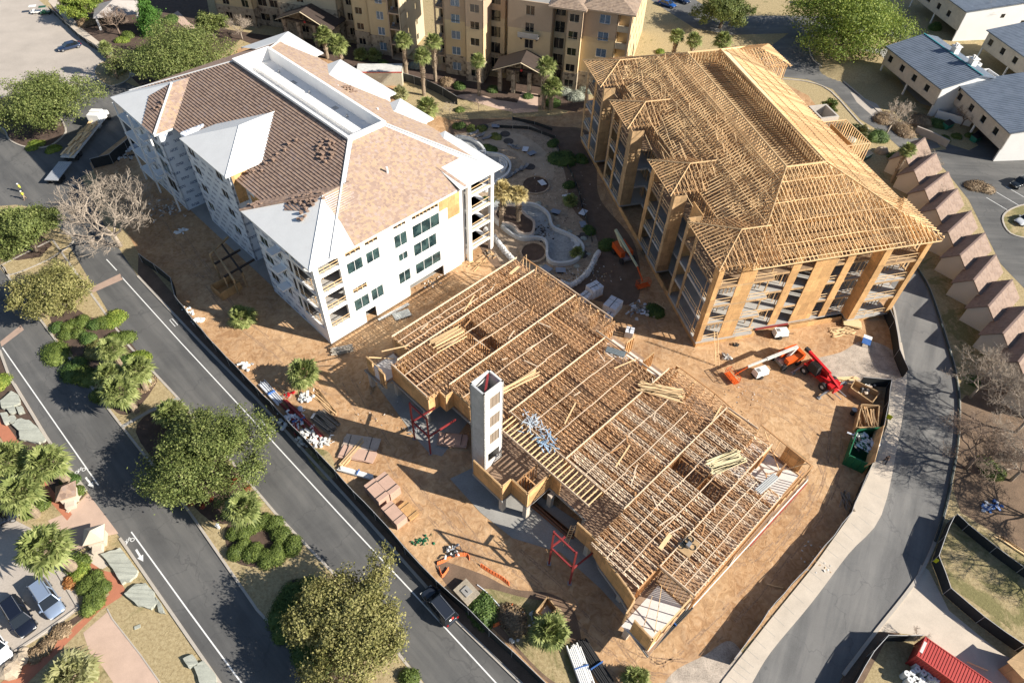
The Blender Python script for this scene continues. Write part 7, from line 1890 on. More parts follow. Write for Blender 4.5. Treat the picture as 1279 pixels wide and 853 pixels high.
# ------------------------------------------------------------------ LIFTS
M_ORNG = mat('lift_orange', (0.62, 0.10, 0.015), .45, .12); M_CREAM = mat('boom_cream', (0.52, 0.54, 0.36), .5, .1); M_RED = mat('handler_red', (0.48, 0.012, 0.015), .35, .08)
def boomlift(lab, base, tail, tip, basket, boomm, zt=3.0, ztail=3.0, zb=1.4, flip=1):
    c = pk(*base, .6); t = thing('boom_lift', lab, 'boom lift', (c.x, c.y, 0)); o = Vector((c.x, c.y, 0))
    dd = (pk(*tip, zt) - pk(*tail, ztail)); an = math.atan2(dd.y, dd.x); ca, sa = math.cos(an), math.sin(an)
    def Lp(x, y, z): return (x * ca - y * sa, x * sa + y * ca, z)
    def bx(m, x0, x1, y0, y1, z0, z1): m.hexa([Lp(x0, y0, z0), Lp(x1, y0, z0), Lp(x1, y1, z0), Lp(x0, y1, z0), Lp(x0, y0, z1), Lp(x1, y0, z1), Lp(x1, y1, z1), Lp(x0, y1, z1)])
    part('chassis', M_GREYM, t, lambda m: bx(m, -1.5, 1.5, -.8, .8, .4, .85))
    for x in (-1.3, 1.3):
        for s in (-1.1, 1.1): part('wheel', M_TIRE, t, lambda m: m.tube([Lp(x, s - .18, .48), Lp(x, s + .18, .48)], .48, 14))
    part('turntable', M_ORNG, t, lambda m: (bx(m, -1.6, .9, -1.15, -.35, .9, 1.9), bx(m, -1.6, .9, .35, 1.15, .9, 1.75), bx(m, -2.2, -1.6, -1.1, 1.1, .8, 1.9)))
    a = pk(*tail, ztail) - o; b = pk(*tip, zt) - o; e = pk(*basket, zb) - o
    part('tower_boom', boomm, t, lambda m: m.bar((0, 0, 1.2), a, .35, .4))
    part('main_boom', boomm, t, lambda m: (m.bar(a, a.lerp(b, .62), .34, .38), m.bar(a.lerp(b, .5), b, .25, .28)))
    e2 = Vector((e.x, e.y, zb + .5))
    part('jib', M_ORNG, t, lambda m: m.bar(b, e2.lerp(b, .12), .18, .2))
    bk = MB()
    def R4(z): return [Vector((e.x, e.y, 0)) + Vector(Lp(x, y, z)) for x, y in ((-.45, -1.1), (.45, -1.1), (.45, 1.1), (-.45, 1.1))]
    for z in (zb, zb + .55, zb + 1.1):
        r = R4(z)
        for i in range(4): bk.bar(r[i], r[(i + 1) % 4], .05, .05)
    for i in range(4):
        bk.bar(R4(zb)[i], R4(zb + 1.1)[i], .05, .05); mid0 = (R4(zb)[i] + R4(zb)[(i + 1) % 4]) / 2; bk.bar(mid0, mid0 + Vector((0, 0, 1.1)), .04, .04)
    bk.hexa([*R4(zb - .05), *R4(zb)]); bk.build('basket', M_ORNG, t)
    return t
boomlift('orange boom lift with cream boom in the shade beside the timber building', (779, 318), (769, 287), (796, 333), (803, 357), M_CREAM, zt=2.6, ztail=4.2, zb=.5)
boomlift('orange boom lift with white boom in the sunny yard before the timber building', (982, 449), (996, 433), (934, 458), (914, 472), M_DIRTYW, zt=2.6, ztail=3.0, zb=.5)
# telehandler
Fp = pk(1042, 484, .8); Rp = pk(1006, 452, .8); d = (Fp - Rp).xy; ang = math.atan2(d.y, d.x); c = (Fp + Rp) / 2; TLen = 5.6
t = thing('telehandler', 'red telehandler with outriggers on the dirt below the timber building', 'telehandler', (c.x, c.y, 0), ang)
part('body', M_RED, t, lambda m: (m.box(-2.4, 2.5, -.75, .75, .6, 1.15), m.hexa([(-2.4, .1, 1.15), (1.2, .1, 1.15), (1.2, .95, 1.15), (-2.4, .95, 1.15), (-2.2, .15, 1.75), (.9, .15, 1.7), (.9, .85, 1.7), (-2.2, .85, 1.75)]), m.box(2.0, 2.8, -.95, .95, .7, 1.4)))
part('cab_frame', M_BLK, t, lambda m: m.hexa([(-1.7, -1.1, 1.1), (.1, -1.1, 1.1), (.1, -.15, 1.1), (-1.7, -.15, 1.1), (-1.5, -1.05, 2.5), (-.1, -1.05, 2.5), (-.1, -.2, 2.5), (-1.5, -.2, 2.5)]))
part('cab_glass', M_CGLASS, t, lambda m: m.box(-1.4, -.15, -1.0, -.25, 2.505, 2.53))
part('boom', M_RED, t, lambda m: (m.bar((-3.2, .15, 2.7), (1.2, .1, 2.1), .4, .45), m.bar((.4, .1, 2.15), (3.2, .1, 1.2), .3, .34)))
part('boom_head', M_BLK, t, lambda m: m.cbox((-3.3, .15, 2.75), .7, .5, .5))
part('fork_carriage', M_RED, t, lambda m: m.box(3.0, 3.25, -.8, .9, .5, 1.3))
for s in (-.5, .5): part('fork', M_GREYM, t, lambda m: m.box(3.25, 4.5, s - .07, s + .07, .45, .52))
for x in (-1.7, 1.7):
    for s in (-1.1, 1.1):
        w_ = part('wheel', M_TIRE, t, lambda m: m.tube([(x, s - .22, .62), (x, s + .22, .62)], .62, 16)); part('rim', M_DIRTYW, w_, lambda m: m.tube([(x, s - .235, .62), (x, s + .235, .62)], .28, 10))
for s in (-1, 1):
    part('outrigger', M_GREYM, t, lambda m: (m.bar((2.6, 0, .8), (2.6, s * 2.6, .35), .2, .25), m.cbox((2.6, s * 2.65, .1), .5, .5, .12)))
    part('outrigger', M_GREYM, t, lambda m: (m.bar((-2.4, 0, .8), (-2.4, s * 2.4, .35), .2, .25), m.cbox((-2.4, s * 2.45, .1), .5, .5, .12)))
# white generators on wheels
for x, y, lb, an in ((973, 420, 'white towable generator close to the timber building wall', 10), (948, 469, 'white towable generator between the two lift booms', 25)):
    t = thing('generator', lb, 'generator', pk(x, y, 0), rad(an), 'white generators in the sunny yard')
    part('housing', M_WPAINT, t, lambda m: m.hexa([(-1.1, -.6, .5), (1.1, -.6, .5), (1.1, .6, .5), (-1.1, .6, .5), (-1.0, -.5, 1.5), (.95, -.5, 1.4), (.95, .5, 1.4), (-1.0, .5, 1.5)]))
    part('chassis', M_BLK, t, lambda m: (m.box(-1.2, 1.2, -.55, .55, .3, .5), m.bar((1.1, 0, .4), (2.2, 0, .35), .08, .08)))
    for s in (-.65, .65): part('wheel', M_TIRE, t, lambda m: m.tube([(-.2, s - .1, .33), (-.2, s + .1, .33)], .33, 12))
    part('vent', M_GREYM, t, lambda m: m.box(-.9, -.3, -.3, .3, 1.47, 1.5))
# green dumpster and plywood bins
def binbox(name, lab, cat, corners, h, m_, zt=None, wallt=.12, loc=True):
    P = [pk(x, y, h) for x, y in corners]; o = sum((p.xy for p in P), Vector((0, 0))) / 4
    t = thing(name, lab, cat, (o.x, o.y, 0)); Q = [p.xy - o for p in P]
    for i in range(4):
        a, b = Q[i], Q[(i + 1) % 4]
        def f(m): 
            d = (b - a).normalized(); n = Vector((-d.y, d.x)); n = n if n.dot(-(a + b)) > 0 else -n
            m.hexa([(a.x, a.y, 0), (b.x, b.y, 0), (b.x + n.x * wallt, b.y + n.y * wallt, 0), (a.x + n.x * wallt, a.y + n.y * wallt, 0), (a.x, a.y, h), (b.x, b.y, h), (b.x + n.x * wallt, b.y + n.y * wallt, h), (a.x + n.x * wallt, a.y + n.y * wallt, h)])
        part('side_panel', m_, t, f)
    part('bottom', m_, t, lambda m: m.prism([tuple(q * .96) for q in Q], .05, .15))
    return t, Q, o
M_GRN = mat('dumpster_green', (0.012, 0.13, 0.055), .5, .2)
t, Q, o = binbox('dumpster', 'green open dumpster full of trash bags beside the sidewalk fence', 'dumpster', [(1071, 536), (1101, 533), (1086, 580), (1060, 568)], 2.2, M_GRN)
part('rib', M_GRN, t, lambda m: [m.bar((Q[3].lerp(Q[2], f).x, Q[3].lerp(Q[2], f).y, .1), (Q[3].lerp(Q[2], f).x, Q[3].lerp(Q[2], f).y, 2.2), .14, .14, (1, 0, 0)) for f in (.05, .35, .65, .95)])
rng = random.Random(31)
def heap(name, lab, cat, x, y, z, rx, ry, n, cols, s=.35, group=None, zs=.25):
    """a heap of odd bits: one thing, bits in several colours"""
    c = pk(x, y, z); mb = MB(); cut = []
    for ci, m_ in enumerate(cols):
        for i in range(n // len(cols)):
            X_, Y_ = rng.gauss(0, rx * .45), rng.gauss(0, ry * .45)
            if rng.random() < .5: mb.cbox((X_, Y_, rng.uniform(.04, zs)), rng.uniform(.3, 1) * s * 2, rng.uniform(.2, .7) * s, .06, rng.uniform(0, 6), rng.uniform(-.4, .4))
            else: mb.ball((X_, Y_, rng.uniform(0, zs * .6)), s * rng.uniform(.3, .8), s * rng.uniform(.3, .8), s * rng.uniform(.2, .5), 7, 4, rng, .2)
        cut.append(len(mb.f))
    o = mb.build(name, cols[0]); o.location = (c.x, c.y, z); o.rotation_euler = (0, 0, rng.uniform(0, 1))
    for m_ in cols[1:]: o.data.materials.append(m_)
    idx = []; a = 0
    for ci, b in enumerate(cut): idx += [ci] * (b - a); a = b
    o.data.polygons.foreach_set('material_index', idx)
    return tag(o, lab, cat, group)
M_BLUEP = mat('blue_plastic', (0.04, 0.12, 0.35), .5, .2); M_TARP = mat('white_tarp', (0.64, 0.67, 0.72), .6, .2, 2, 7)
heap('trash_heap', 'white black and green trash bags inside the green dumpster', 'trash', 1080, 554, 1.6, 1.2, 1.5, 80, [M_WPAINT, M_BLK, M_GRN, M_DIRTYW, M_TARP], .5, zs=.5)
mb = MB(); mb.bar(pk(1098, 535, 2.3), pk(1086, 580, 2.5), .06, 1.8, (0.5, 0.2, 1)); tag(mb.build('plywood_sheet', M_OSBD), 'weathered plywood sheet leaning inside the green dumpster', 'plywood')
t, Q, o = binbox('lumber_bin', 'plywood crib of scrap boards above the green dumpster', 'bin', [(1076, 504), (1099, 506), (1097, 533), (1069, 534)], 1.6, M_OSBD)
lum = MB()
for i in range(30): lum.cbox((rng.uniform(-1.1, 1.1), rng.uniform(-.5, .5), rng.uniform(.3, 1.7)), .13, rng.uniform(2, 3.2), .05, rng.uniform(-.15, .15))
q = lum.build('scrap_boards', M_LUMB); q.location = (o.x, o.y, 0); q.rotation_euler = (0, 0, rad(-8)); tag(q, 'scrap boards standing in the plywood crib', 'lumber')
t, Q, o = binbox('plywood_bin', 'long open plywood bin of rubbish by the gravel corner', 'bin', [(1068, 474), (1100, 490), (1090, 503), (1062, 484)], 1.1, M_OSBD)
heap('trash_heap', 'grey and black rubbish inside the long plywood bin', 'trash', 1082, 486, .4, 1.3, .7, 40, [M_BLK, M_DIRTYW, M_SUBF], .4, zs=.5)
t = thing('trash_can', 'black round trash can beside the scrap crib', 'trash can', pk(1064, 517, 0)); part('can', M_BLK, t, lambda m: m.tube([(0, 0, 0), (0, 0, 1.0)], [.3, .36], 14)); part('rim', M_GREYM, t, lambda m: m.tube([(0, 0, 1.0), (0, 0, 1.03)], .38, 14))
# left side osb bin + timber ramp by the white building
t, Q, o = binbox('osb_bin', 'open orange plywood bin at the left foot of the white building', 'bin', [(262, 356), (286, 344), (300, 352), (275, 367)], 1.5, M_OSB)
t = thing('timber_scaffold', 'dark timber scaffold with beams against the left side of the white building', 'scaffold', pk(283, 335, 0))
o = pk(283, 335, 0)
for p, q in (((262, 318), (285, 296)), ((268, 330), (300, 312)), ((280, 346), (318, 324)), ((266, 310), (292, 350)), ((276, 304), (302, 340))):
    part('beam', M_TIMB if p[0] % 4 == 0 else M_OSBD, t, lambda m: m.bar(pk(*p, 3.2) - o, pk(*q, 3.4) - o, .25, .3))
for p in ((262, 318), (268, 330), (280, 346), (292, 350), (302, 340)):
    part('post', M_OSBD, t, lambda m: m.bar(pk(*p, 3.1) - o, (pk(*p, 3.1) - o) * 1 - Vector((0, 0, 3.1)), .22, .22))
# ------------------------------------------------------------------ RED STEEL FRAMES
def steel(lab, posts, beams):
    o = pk(*posts[0][0], 0); t = thing('steel_frame', lab, 'steel frame', o)
    for base, z in posts:
        b = pk(*base, 0) - o; part('post', M_STEELR, t, lambda m: m.bar(b, b + Vector((0, 0, z)), .2, .2)); part('base_plate', M_GREYM, t, lambda m: m.cbox((b.x, b.y, .1), .45, .45, .04))
    def at(p, z): 
        if isinstance(p, int): v = pk(*posts[p][0], 0) - o; return Vector((v.x, v.y, posts[p][1] * z))
        return pk(*p, z) - o
    for p, z1, q, z2 in beams:
        part('beam', M_STEELR, t, lambda m: m.bar(at(p, z1), at(q, z2), .17, .24))
H1 = zsolve((685.7, 704), (693.3, 664))
B1 = (685.7, 704); B2 = (711.3, 728.8)
steel('red steel portal frame standing below the middle of the deck', [(B1, H1), (B2, H1)], [(0, .97, 1, .97), (0, .5, 1, .5), (1, .5, (743, 688), 3.2), (0, .55, (706, 670), H1 * .6)])
B1 = (518, 548); B2 = (538, 567); H2 = zsolve(B1, (513, 503))
steel('red steel portal frame left of the lift shaft', [(B1, H2), (B2, H2)], [(0, .97, 1, .97), (0, .5, 1, .5), (0, .5, (543, 509), H2 * .7), (1, .5, (569, 524), 3.0)])
# ladders
def ladder(lab, p0, z0, p1, z1):
    a, b = pk(*p0, z0), pk(*p1, z1); o = Vector((a.x, a.y, 0)); t = thing('ladder', lab, 'ladder', o); d = (b - a); s = Vector((1, 0, 0)) * .24
    for k in (-1, 1): part('rail', M_LUMBL, t, lambda m: m.bar(a - o + s * k, b - o + s * k, .06, .08))
    n = int(d.length / .32)
    part('rungs', M_LUMBL, t, lambda m: [m.bar(a - o + d * ((i + .5) / n) - s, a - o + d * ((i + .5) / n) + s, .04, .04) for i in range(n)])
ladder('long ladder leaning against the front of the timber building', (896, 457), .1, (894, 414), 5.2)
ladder('wooden ladder leaning on the deck beside the red frame', (706, 682), .1, (716, 656), 3.6)
# ------------------------------------------------------------------ MATERIAL STACKS
def stackbox(name, lab, cat, x, y, L, W, H, deg, m_, group=None, bands=True, z=0.0, jit=.03, ly=.09, m2=None):
    c = pk(x, y, H); t = thing(name, lab, cat, (c.x, c.y, z), rad(deg), group); mb = MB(); zz = .12; k = 0
    while zz < H:
        mb.cbox((rng.uniform(-jit, jit), rng.uniform(-jit, jit), zz + ly / 2), L, W, ly * .86, rng.uniform(-jit, jit) * .3); zz += ly
    mb.build('sheets', m_, t); part('bearers', M_TIMB, t, lambda m: [m.cbox((s * L * .35, 0, .06), .1, W, .11) for s in (-1, 0, 1)])
    if bands: part('strap', M_BLK, t, lambda m: [m.cbox((s * L * .3, 0, H / 2 + .07), .04, W + .06, H + .1) for s in (-1, 1)])
    return t
M_PINKB = mat('pink_sheathing', (0.50, 0.33, 0.25), .85, .12, 1, 8)
for i, (x, y, H, lb) in enumerate(((470, 612, 1.7, 'tall stack of pinkish sheathing at the left of the group of three'), (484, 603, 1.7, 'tall stack of pinkish sheathing, upper right of the group of three'), (492, 640, 1.3, 'lower stack of pinkish sheathing nearest the fence'))):
    stackbox('sheathing_stack', lb, 'sheathing stack', x, y, 3.0, 1.5, H, -44, M_PINKB, 'pinkish sheathing stacks by the fence')
stackbox('osb_stack', 'low flat stack of orange boards beside the pinkish sheathing', 'board stack', 510, 637, 2.4, 1.3, .4, -44, M_OSB)
for i, (x, y, dg, lb) in enumerate(((450, 552, -4, 'tan plywood sheets spread on the dirt left of the red frame'), (446, 566, -10, 'lower tan plywood sheets beside the spread trusses'), (566, 548, -5, 'stack of brown plywood under the edge of the lift shaft'))):
    stackbox('plywood_stack', lb, 'plywood stack', x, y, 4.6 if i < 2 else 3.6, 1.6, .35 + .2 * (i == 2), dg, M_PINKB if i else M_SUBF, 'plywood stacks on the dirt', jit=.25)
def boardpile(lab, x, y, L, W, n, deg, m_, layers=3, fan=.05, name='lumber_stack', cat='lumber', z=.02):
    mb = MB()
    for i in range(n): mb.cbox((rng.uniform(-.2, .2), rng.uniform(-W / 2, W / 2), .06 + .09 * (i % layers)), L * rng.uniform(.85, 1.05), .14, .07, rng.uniform(-fan, fan))
    o = mb.build(name, m_); o.location = pk(x, y, 0) + Vector((0, 0, z)); o.rotation_euler = (0, 0, rad(deg)); return tag(o, lab, cat)
M_GREYB = woodmat('grey_boards', (0.27, 0.22, 0.17), .3)
boardpile('grey weathered boards piled beside the red steel beams', 408, 527, 3.8, 2.2, 40, -38, M_GREYB, 5)
boardpile('pale board stack at the near corner of the white building', 428, 438, 3.0, 1.2, 24, 20, woodmat('pale_old', (.45, .4, .33), .2), 5)
boardpile('long tan boards lying loose above the grey board pile', 406, 503, 5.2, .9, 8, -42, M_LUMB, 2, .2)
boardpile('yellow scissor trusses leaning in a bundle near the fence', 440, 568, 4.6, .7, 14, 62, M_LUMBL, 5, .08)
boardpile('brown beams in a long bundle under the deck edge', 684, 646, 7.5, .8, 16, -42, mat('rust_brown', (.22, .10, .05), .8, .3), 4, .02)
boardpile('loose boards scattered before the orange base wall at right', 1052, 415, 3.8, 1.4, 16, 6, M_LUMBL, 2, .3)
boardpile('tan boards lying in the dirt behind the plywood bin', 1058, 474, 3.0, .8, 7, 20, M_LUMBL, 2, .5)
boardpile('boards dropped in the dirt at the shaded foot of the timber building', 823, 383, 2.0, 1.0, 5, 100, M_LUMBL, 1, .7)
boardpile('planks on the lit dirt strip in front of the white building', 598, 330, 3.6, 1.6, 10, 30, M_LUMB, 2, .6)
boardpile('pale boards leaning in the dark soil at the right edge', 1266, 683, 4.0, .7, 6, -38, M_LUMBL, 2, .1)
boardpile('dark boards in the shade of the sidewalk fence', 1057, 626, 2.6, 1.2, 8, 70, M_GREYB, 2, .6)
stackbox('plywood_stack', 'pale curled plywood sheets against the right base wall', 'plywood stack', 1064, 403, 2.6, 1.5, .5, -10, mat('pale_ply', (.62, .48, .27), .8, .1), None, False, jit=.3)
stackbox('board_sheet', 'white board sheets lying before the white building', 'sheet', 502, 393, 2.6, 1.5, .16, 30, mat('sheet_grey', (.5, .52, .5), .6, .1), None, False)
mb = MB(); mb.cbox((0, 0, .1), 5.5, .5, .1); o = mb.build('long_plank', M_DIRTYW); o.location = pk(492, 390, 0); o.rotation_euler = (0, 0, rad(42)); tag(o, 'long pale plank along the base of the white building', 'plank')
t = thing('folding_table', 'blue and white tilted sheet on the gravel by the timber building', 'sheet', pk(1081, 428, 0), rad(62)); part('blue_half', M_BLUEP, t, lambda m: m.box(-1.0, .3, -.6, .6, .55, .62)); part('white_half', M_WPAINT, t, lambda m: m.box(.3, 1.0, -.6, .6, .55, .62)); part('legs', M_BLK, t, lambda m: [m.box(a - .03, a + .03, b - .03, b + .03, 0, .55) for a in (-.9, .9) for b in (-.5, .5)])
# pipes
def pipes(lab, a, b, n, r, m_, rows=3, name='pipe_bundle', spread=.0):
    A_, B_ = pk(*a, .2), pk(*b, .2); d = (B_ - A_); sd = Vector((-d.y, d.x, 0)).normalized(); t = thing(name, lab, 'pipes', (A_.x, A_.y, 0)); o = Vector((A_.x, A_.y, 0))
    for i in range(n):
        off = sd * ((i % (n // rows + 1)) - n / rows / 2) * r * 2.15; z = r + (i // (n // rows + 1)) * r * 1.9 + .1; j = d.normalized() * rng.uniform(-.3, .3) + sd * rng.uniform(-spread, spread)
        part('pipe', m_, t, lambda m: m.tube([A_ - o + off + j + Vector((0, 0, z - .2)), B_ - o + off + j + Vector((0, 0, z - .2))], r, 8))
    part('strap', M_BLUEP, t, lambda m: m.cbox(tuple((A_ - o).lerp(B_ - o, .55) + Vector((0, 0, .2))), .1, n / rows * r * 2.4, .5, math.atan2(d.y, d.x)))
pipes('bundle of white pipes by the bottom fence next to the palm', (716, 808), (734, 856), 21, .09, M_WPAINT)
pipes('bundle of black pipes right of the white bundle at the bottom', (725, 801), (762, 858), 15, .085, M_BLK, 2, spread=.1)
pipes('black and white pipes beside the southern tip of the deck', (814, 806), (861, 757), 10, .07, M_BLK, 2)
pipes('two white pipes beside the southern tip of the deck', (812, 802), (858, 753), 3, .06, M_WPAINT, 2)
pipes('white pipes at the top of the lay down area by the fence', (327, 478), (350, 503), 12, .07, M_TARP, 2, spread=.1)
pipes('white pipes strapped with blue near the pinkish sheathing', (425, 585), (466, 596), 14, .07, M_WPAINT, 3)
pipes('red steel beams lying crossed by the fence', (354, 500), (400, 545), 4, .14, M_STEELR, 2, 'steel_beams', .3)
pipes('single red steel beam lying over the white tarps', (364, 508), (372, 544), 2, .13, M_STEELR, 1, 'steel_beams')
# tarps, bags
heap('tarp_heap', 'crumpled white tarps beside the red beams', 'tarp', 364, 524, 0, 2.2, 1.5, 44, [M_TARP, M_WPAINT], .6, zs=.6)
heap('bag_heap', 'white bags of material below the red beams', 'bags', 384, 544, 0, 1.8, 1.1, 40, [M_WPAINT, M_DIRTYW], .5, zs=.7)
heap('bag_heap', 'stacked white bags next to the grass patch by the fence', 'bags', 402, 552, 0, 1.8, .9, 40, [M_WPAINT, M_DIRTYW], .45, zs=.7)
heap('bag_heap', 'round bundle of white bags above the red beams', 'bags', 383, 497, 0, .9, .7, 30, [M_WPAINT, M_DIRTYW], .5, zs=.7)
heap('debris_heap', 'red equipment and scraps at the top of the lay down area', 'debris', 360, 494, 0, .8, .5, 16, [M_RED, M_GREYB], .4)
heap('debris_heap', 'pile of broken masonry at the left foot of the white building', 'debris', 208, 262, 0, 3.0, 3.0, 90, [M_DIRTYW, M_SUBF, M_GREYB], .35)
heap('tarp_heap', 'white plastic bag on the dirt left of the white building', 'tarp', 227, 289, 0, .9, .5, 14, [M_WPAINT], .5)
heap('tarp_heap', 'blue white wrapped material behind the black fence corner', 'tarp', 167, 184, 0, 3.0, 1.5, 50, [M_TARP, M_WPAINT], .7, zs=.5)
heap('debris_heap', 'dark debris on the dirt by the black fence corner', 'debris', 158, 196, 0, 3.0, 1.0, 40, [M_TIMB, M_DIRTYW], .4)
heap('debris_heap', 'white flatbed scraps on the verge below the large leafless tree', 'debris', 238, 388, 0, .9, 1.0, 10, [M_WPAINT], .5)
heap('tarp_heap', 'white plastic on the verge at the fence bend', 'tarp', 248, 402, 0, 1.0, .6, 12, [M_WPAINT], .6)
heap('debris_heap', 'green netting tangle on the dirt below the sheathing stacks', 'debris', 528, 676, 0, 1.2, .6, 26, [M_GRN], .25)
heap('debris_heap', 'white buckets and small tools beside the orange netting', 'debris', 566, 688, 0, 1.0, .7, 26, [M_WPAINT, M_GREYM, M_BLK], .35, zs=.6)
heap('debris_heap', 'white wrapped objects among the green scraps behind the deck', 'debris', 796, 388, 0, 2.0, 1.6, 60, [M_DIRTYW, M_GREYM, M_DKH if False else M_GREYB, M_TARP], .5, zs=.8)
heap('debris_heap', 'small grey compressor and hoses by the ladder foot', 'debris', 906, 447, 0, .8, .7, 26, [M_DIRTYW, M_GREYM], .35, zs=.6)
heap('debris_heap', 'dark bucket and bits at the base wall near the ladder', 'debris', 918, 431, 0, .5, .3, 8, [M_BLK], .35, zs=.5)
heap('debris_heap', 'white bundle in the sun below the left road bend', 'debris', 308, 457, 0, .9, 1.0, 14, [M_WPAINT], .5, zs=.6)
heap('debris_heap', 'blue tarp and scraps in the shade at the right edge', 'debris', 1236, 634, 0, 1.6, .8, 24, [M_BLUEP, M_TARP], .5)
heap('debris_heap', 'dark metal scraps at the foot of the stacked black pipes', 'debris', 652, 778, 0, 2.0, 1.6, 40, [M_TIMB, M_DIRTYW, M_GREYM], .35)
heap('debris_heap', 'tangle of wire mesh on the slab left of the red portal frame', 'debris', 518, 536, 0, 1.2, .7, 30, [M_GREYM], .3)
heap('debris_heap', 'small scraps in front of the white building tower', 'debris', 540, 352, 0, 2.5, 1.0, 40, [M_DIRTYW, M_LUMB], .25)
heap('debris_heap', 'rubble in the shade beside the white building tower', 'debris', 612, 318, 0, 1.4, 1.0, 40, [M_LUMB, M_GREYB], .35)
heap('debris_heap', 'wood scraps on the yellowish dirt before the deck eastern corner', 'debris', 930, 500, 0, 4, 3, 26, [M_LUMB, M_DIRTYW], .15)
heap('debris_heap', 'bits of rubbish along the shaded inside of the sidewalk fence', 'debris', 1012, 696, 0, 3, 3, 30, [M_DIRTYW, M_LUMB], .2)
heap('debris_heap', 'scraps strewn on the dirt before the left portal frame', 'debris', 470, 520, 0, 5, 5, 30, [M_DIRTYW, M_LUMB, M_GREYB], .15)
heap('debris_heap', 'odds and ends on the shaded dirt beside the orange lift', 'debris', 752, 345, 0, 3, 3, 36, [M_DIRTYW, M_GREYB, M_LUMB], .2)
# orange netting
for i, (pts, lb) in enumerate((([(546, 706), (556, 702), (566, 696), (582, 695), (586, 700)], 'orange net fence drooping beside the white buckets'), ([(600, 708), (612, 716), (626, 724), (636, 732)], 'orange net fence along the pit edge'), ([(616, 784), (628, 778), (634, 766), (640, 758)], 'orange net fence rising beside the utility pit'), ([(548, 712), (552, 722), (560, 712)], 'scrap of orange netting near the long fence'))):
    P = [pk(x, y, 0) for x, y in smooth(pts, 4)]; mb = MB()
    for a, b in zip(P, P[1:]): mb.hexa([(a.x, a.y, .05), (b.x, b.y, .05), (b.x + .05, b.y + .05, .05), (a.x + .05, a.y + .05, .05), (a.x, a.y + .3, .3), (b.x, b.y + .3, .24), (b.x + .05, b.y + .35, .24), (a.x + .05, a.y + .35, .3)])
    tag(mb.build('orange_netting', mat('net_orange', (.65, .15, .04), .8, .3, 6, 12)), lb, 'netting')
tube_thing('hose', 'pale curved hose in the weeds beside the utility vault', 'hose', [(596, 730), (606, 738), (618, 750), (628, 762)], .07, M_TARP)
# utility vault
t = thing('utility_vault', 'square concrete utility vault with lid beside the long fence', 'utility vault', pk(583, 742, 0), rad(-44)); part('vault', mat('stained_vault', (.34, .29, .22), .9, .3, 1, 8), t, lambda m: m.box(-1.15, 1.15, -.95, .95, 0, .8)); part('lid', M_CONCG, t, lambda m: m.box(-.5, .5, -.45, .45, .8, .92)); part('lid_handle', M_BLK, t, lambda m: m.box(-.2, .2, -.04, .04, .92, .97))
t, Q, o = binbox('formwork_box', 'small brown formwork pit with grey lid behind the large palm', 'formwork', [(668, 764), (684, 744), (697, 760), (682, 774)], 1.1, M_OSBD)
part('lid', M_CONCG, t, lambda m: m.prism([tuple(q * .5) for q in Q], .3, .4))
# wrapped pallets
for i, (x, y, s, lb) in enumerate(((743, 357, (2.2, 1.9, 1.9), 'tallest wrapped pallet behind the deck'), (731, 368, (1.8, 1.4, 1.2), 'wrapped pallet nearest the terrace barrier'), (766, 378, (2.6, 2.2, 1.7), 'widest wrapped pallet behind the deck, on the right'), (762, 392, (2.0, 1.2, 1.0), 'low wrapped pallet below the widest one'), (787, 412, (1.4, 1.3, 1.3), 'small wrapped pallet farthest right behind the deck'))):
    c = pk(x, y, s[2]); t = thing('wrapped_pallet', lb, 'pallet', (c.x, c.y, 0), rad(38 + 9 * i), 'wrapped pallets behind the deck')
    part('pallet', M_LUMB, t, lambda m: m.box(-s[0] / 2, s[0] / 2, -s[1] / 2, s[1] / 2, .02, .15))
    part('wrapped_load', M_TARP, t, lambda m: [m.box(-s[0] / 2 + .05 + k * s[0] / 3, -s[0] / 2 - .03 + (k + 1) * s[0] / 3, -s[1] / 2 + .05, s[1] / 2 - .05, .15, s[2] - .05 * (k % 2)) for k in range(3)])
    part('strap', M_BLK, t, lambda m: m.box(-s[0] / 2 + .02, s[0] / 2 - .06, -.05, .05, s[2], s[2] + .02))
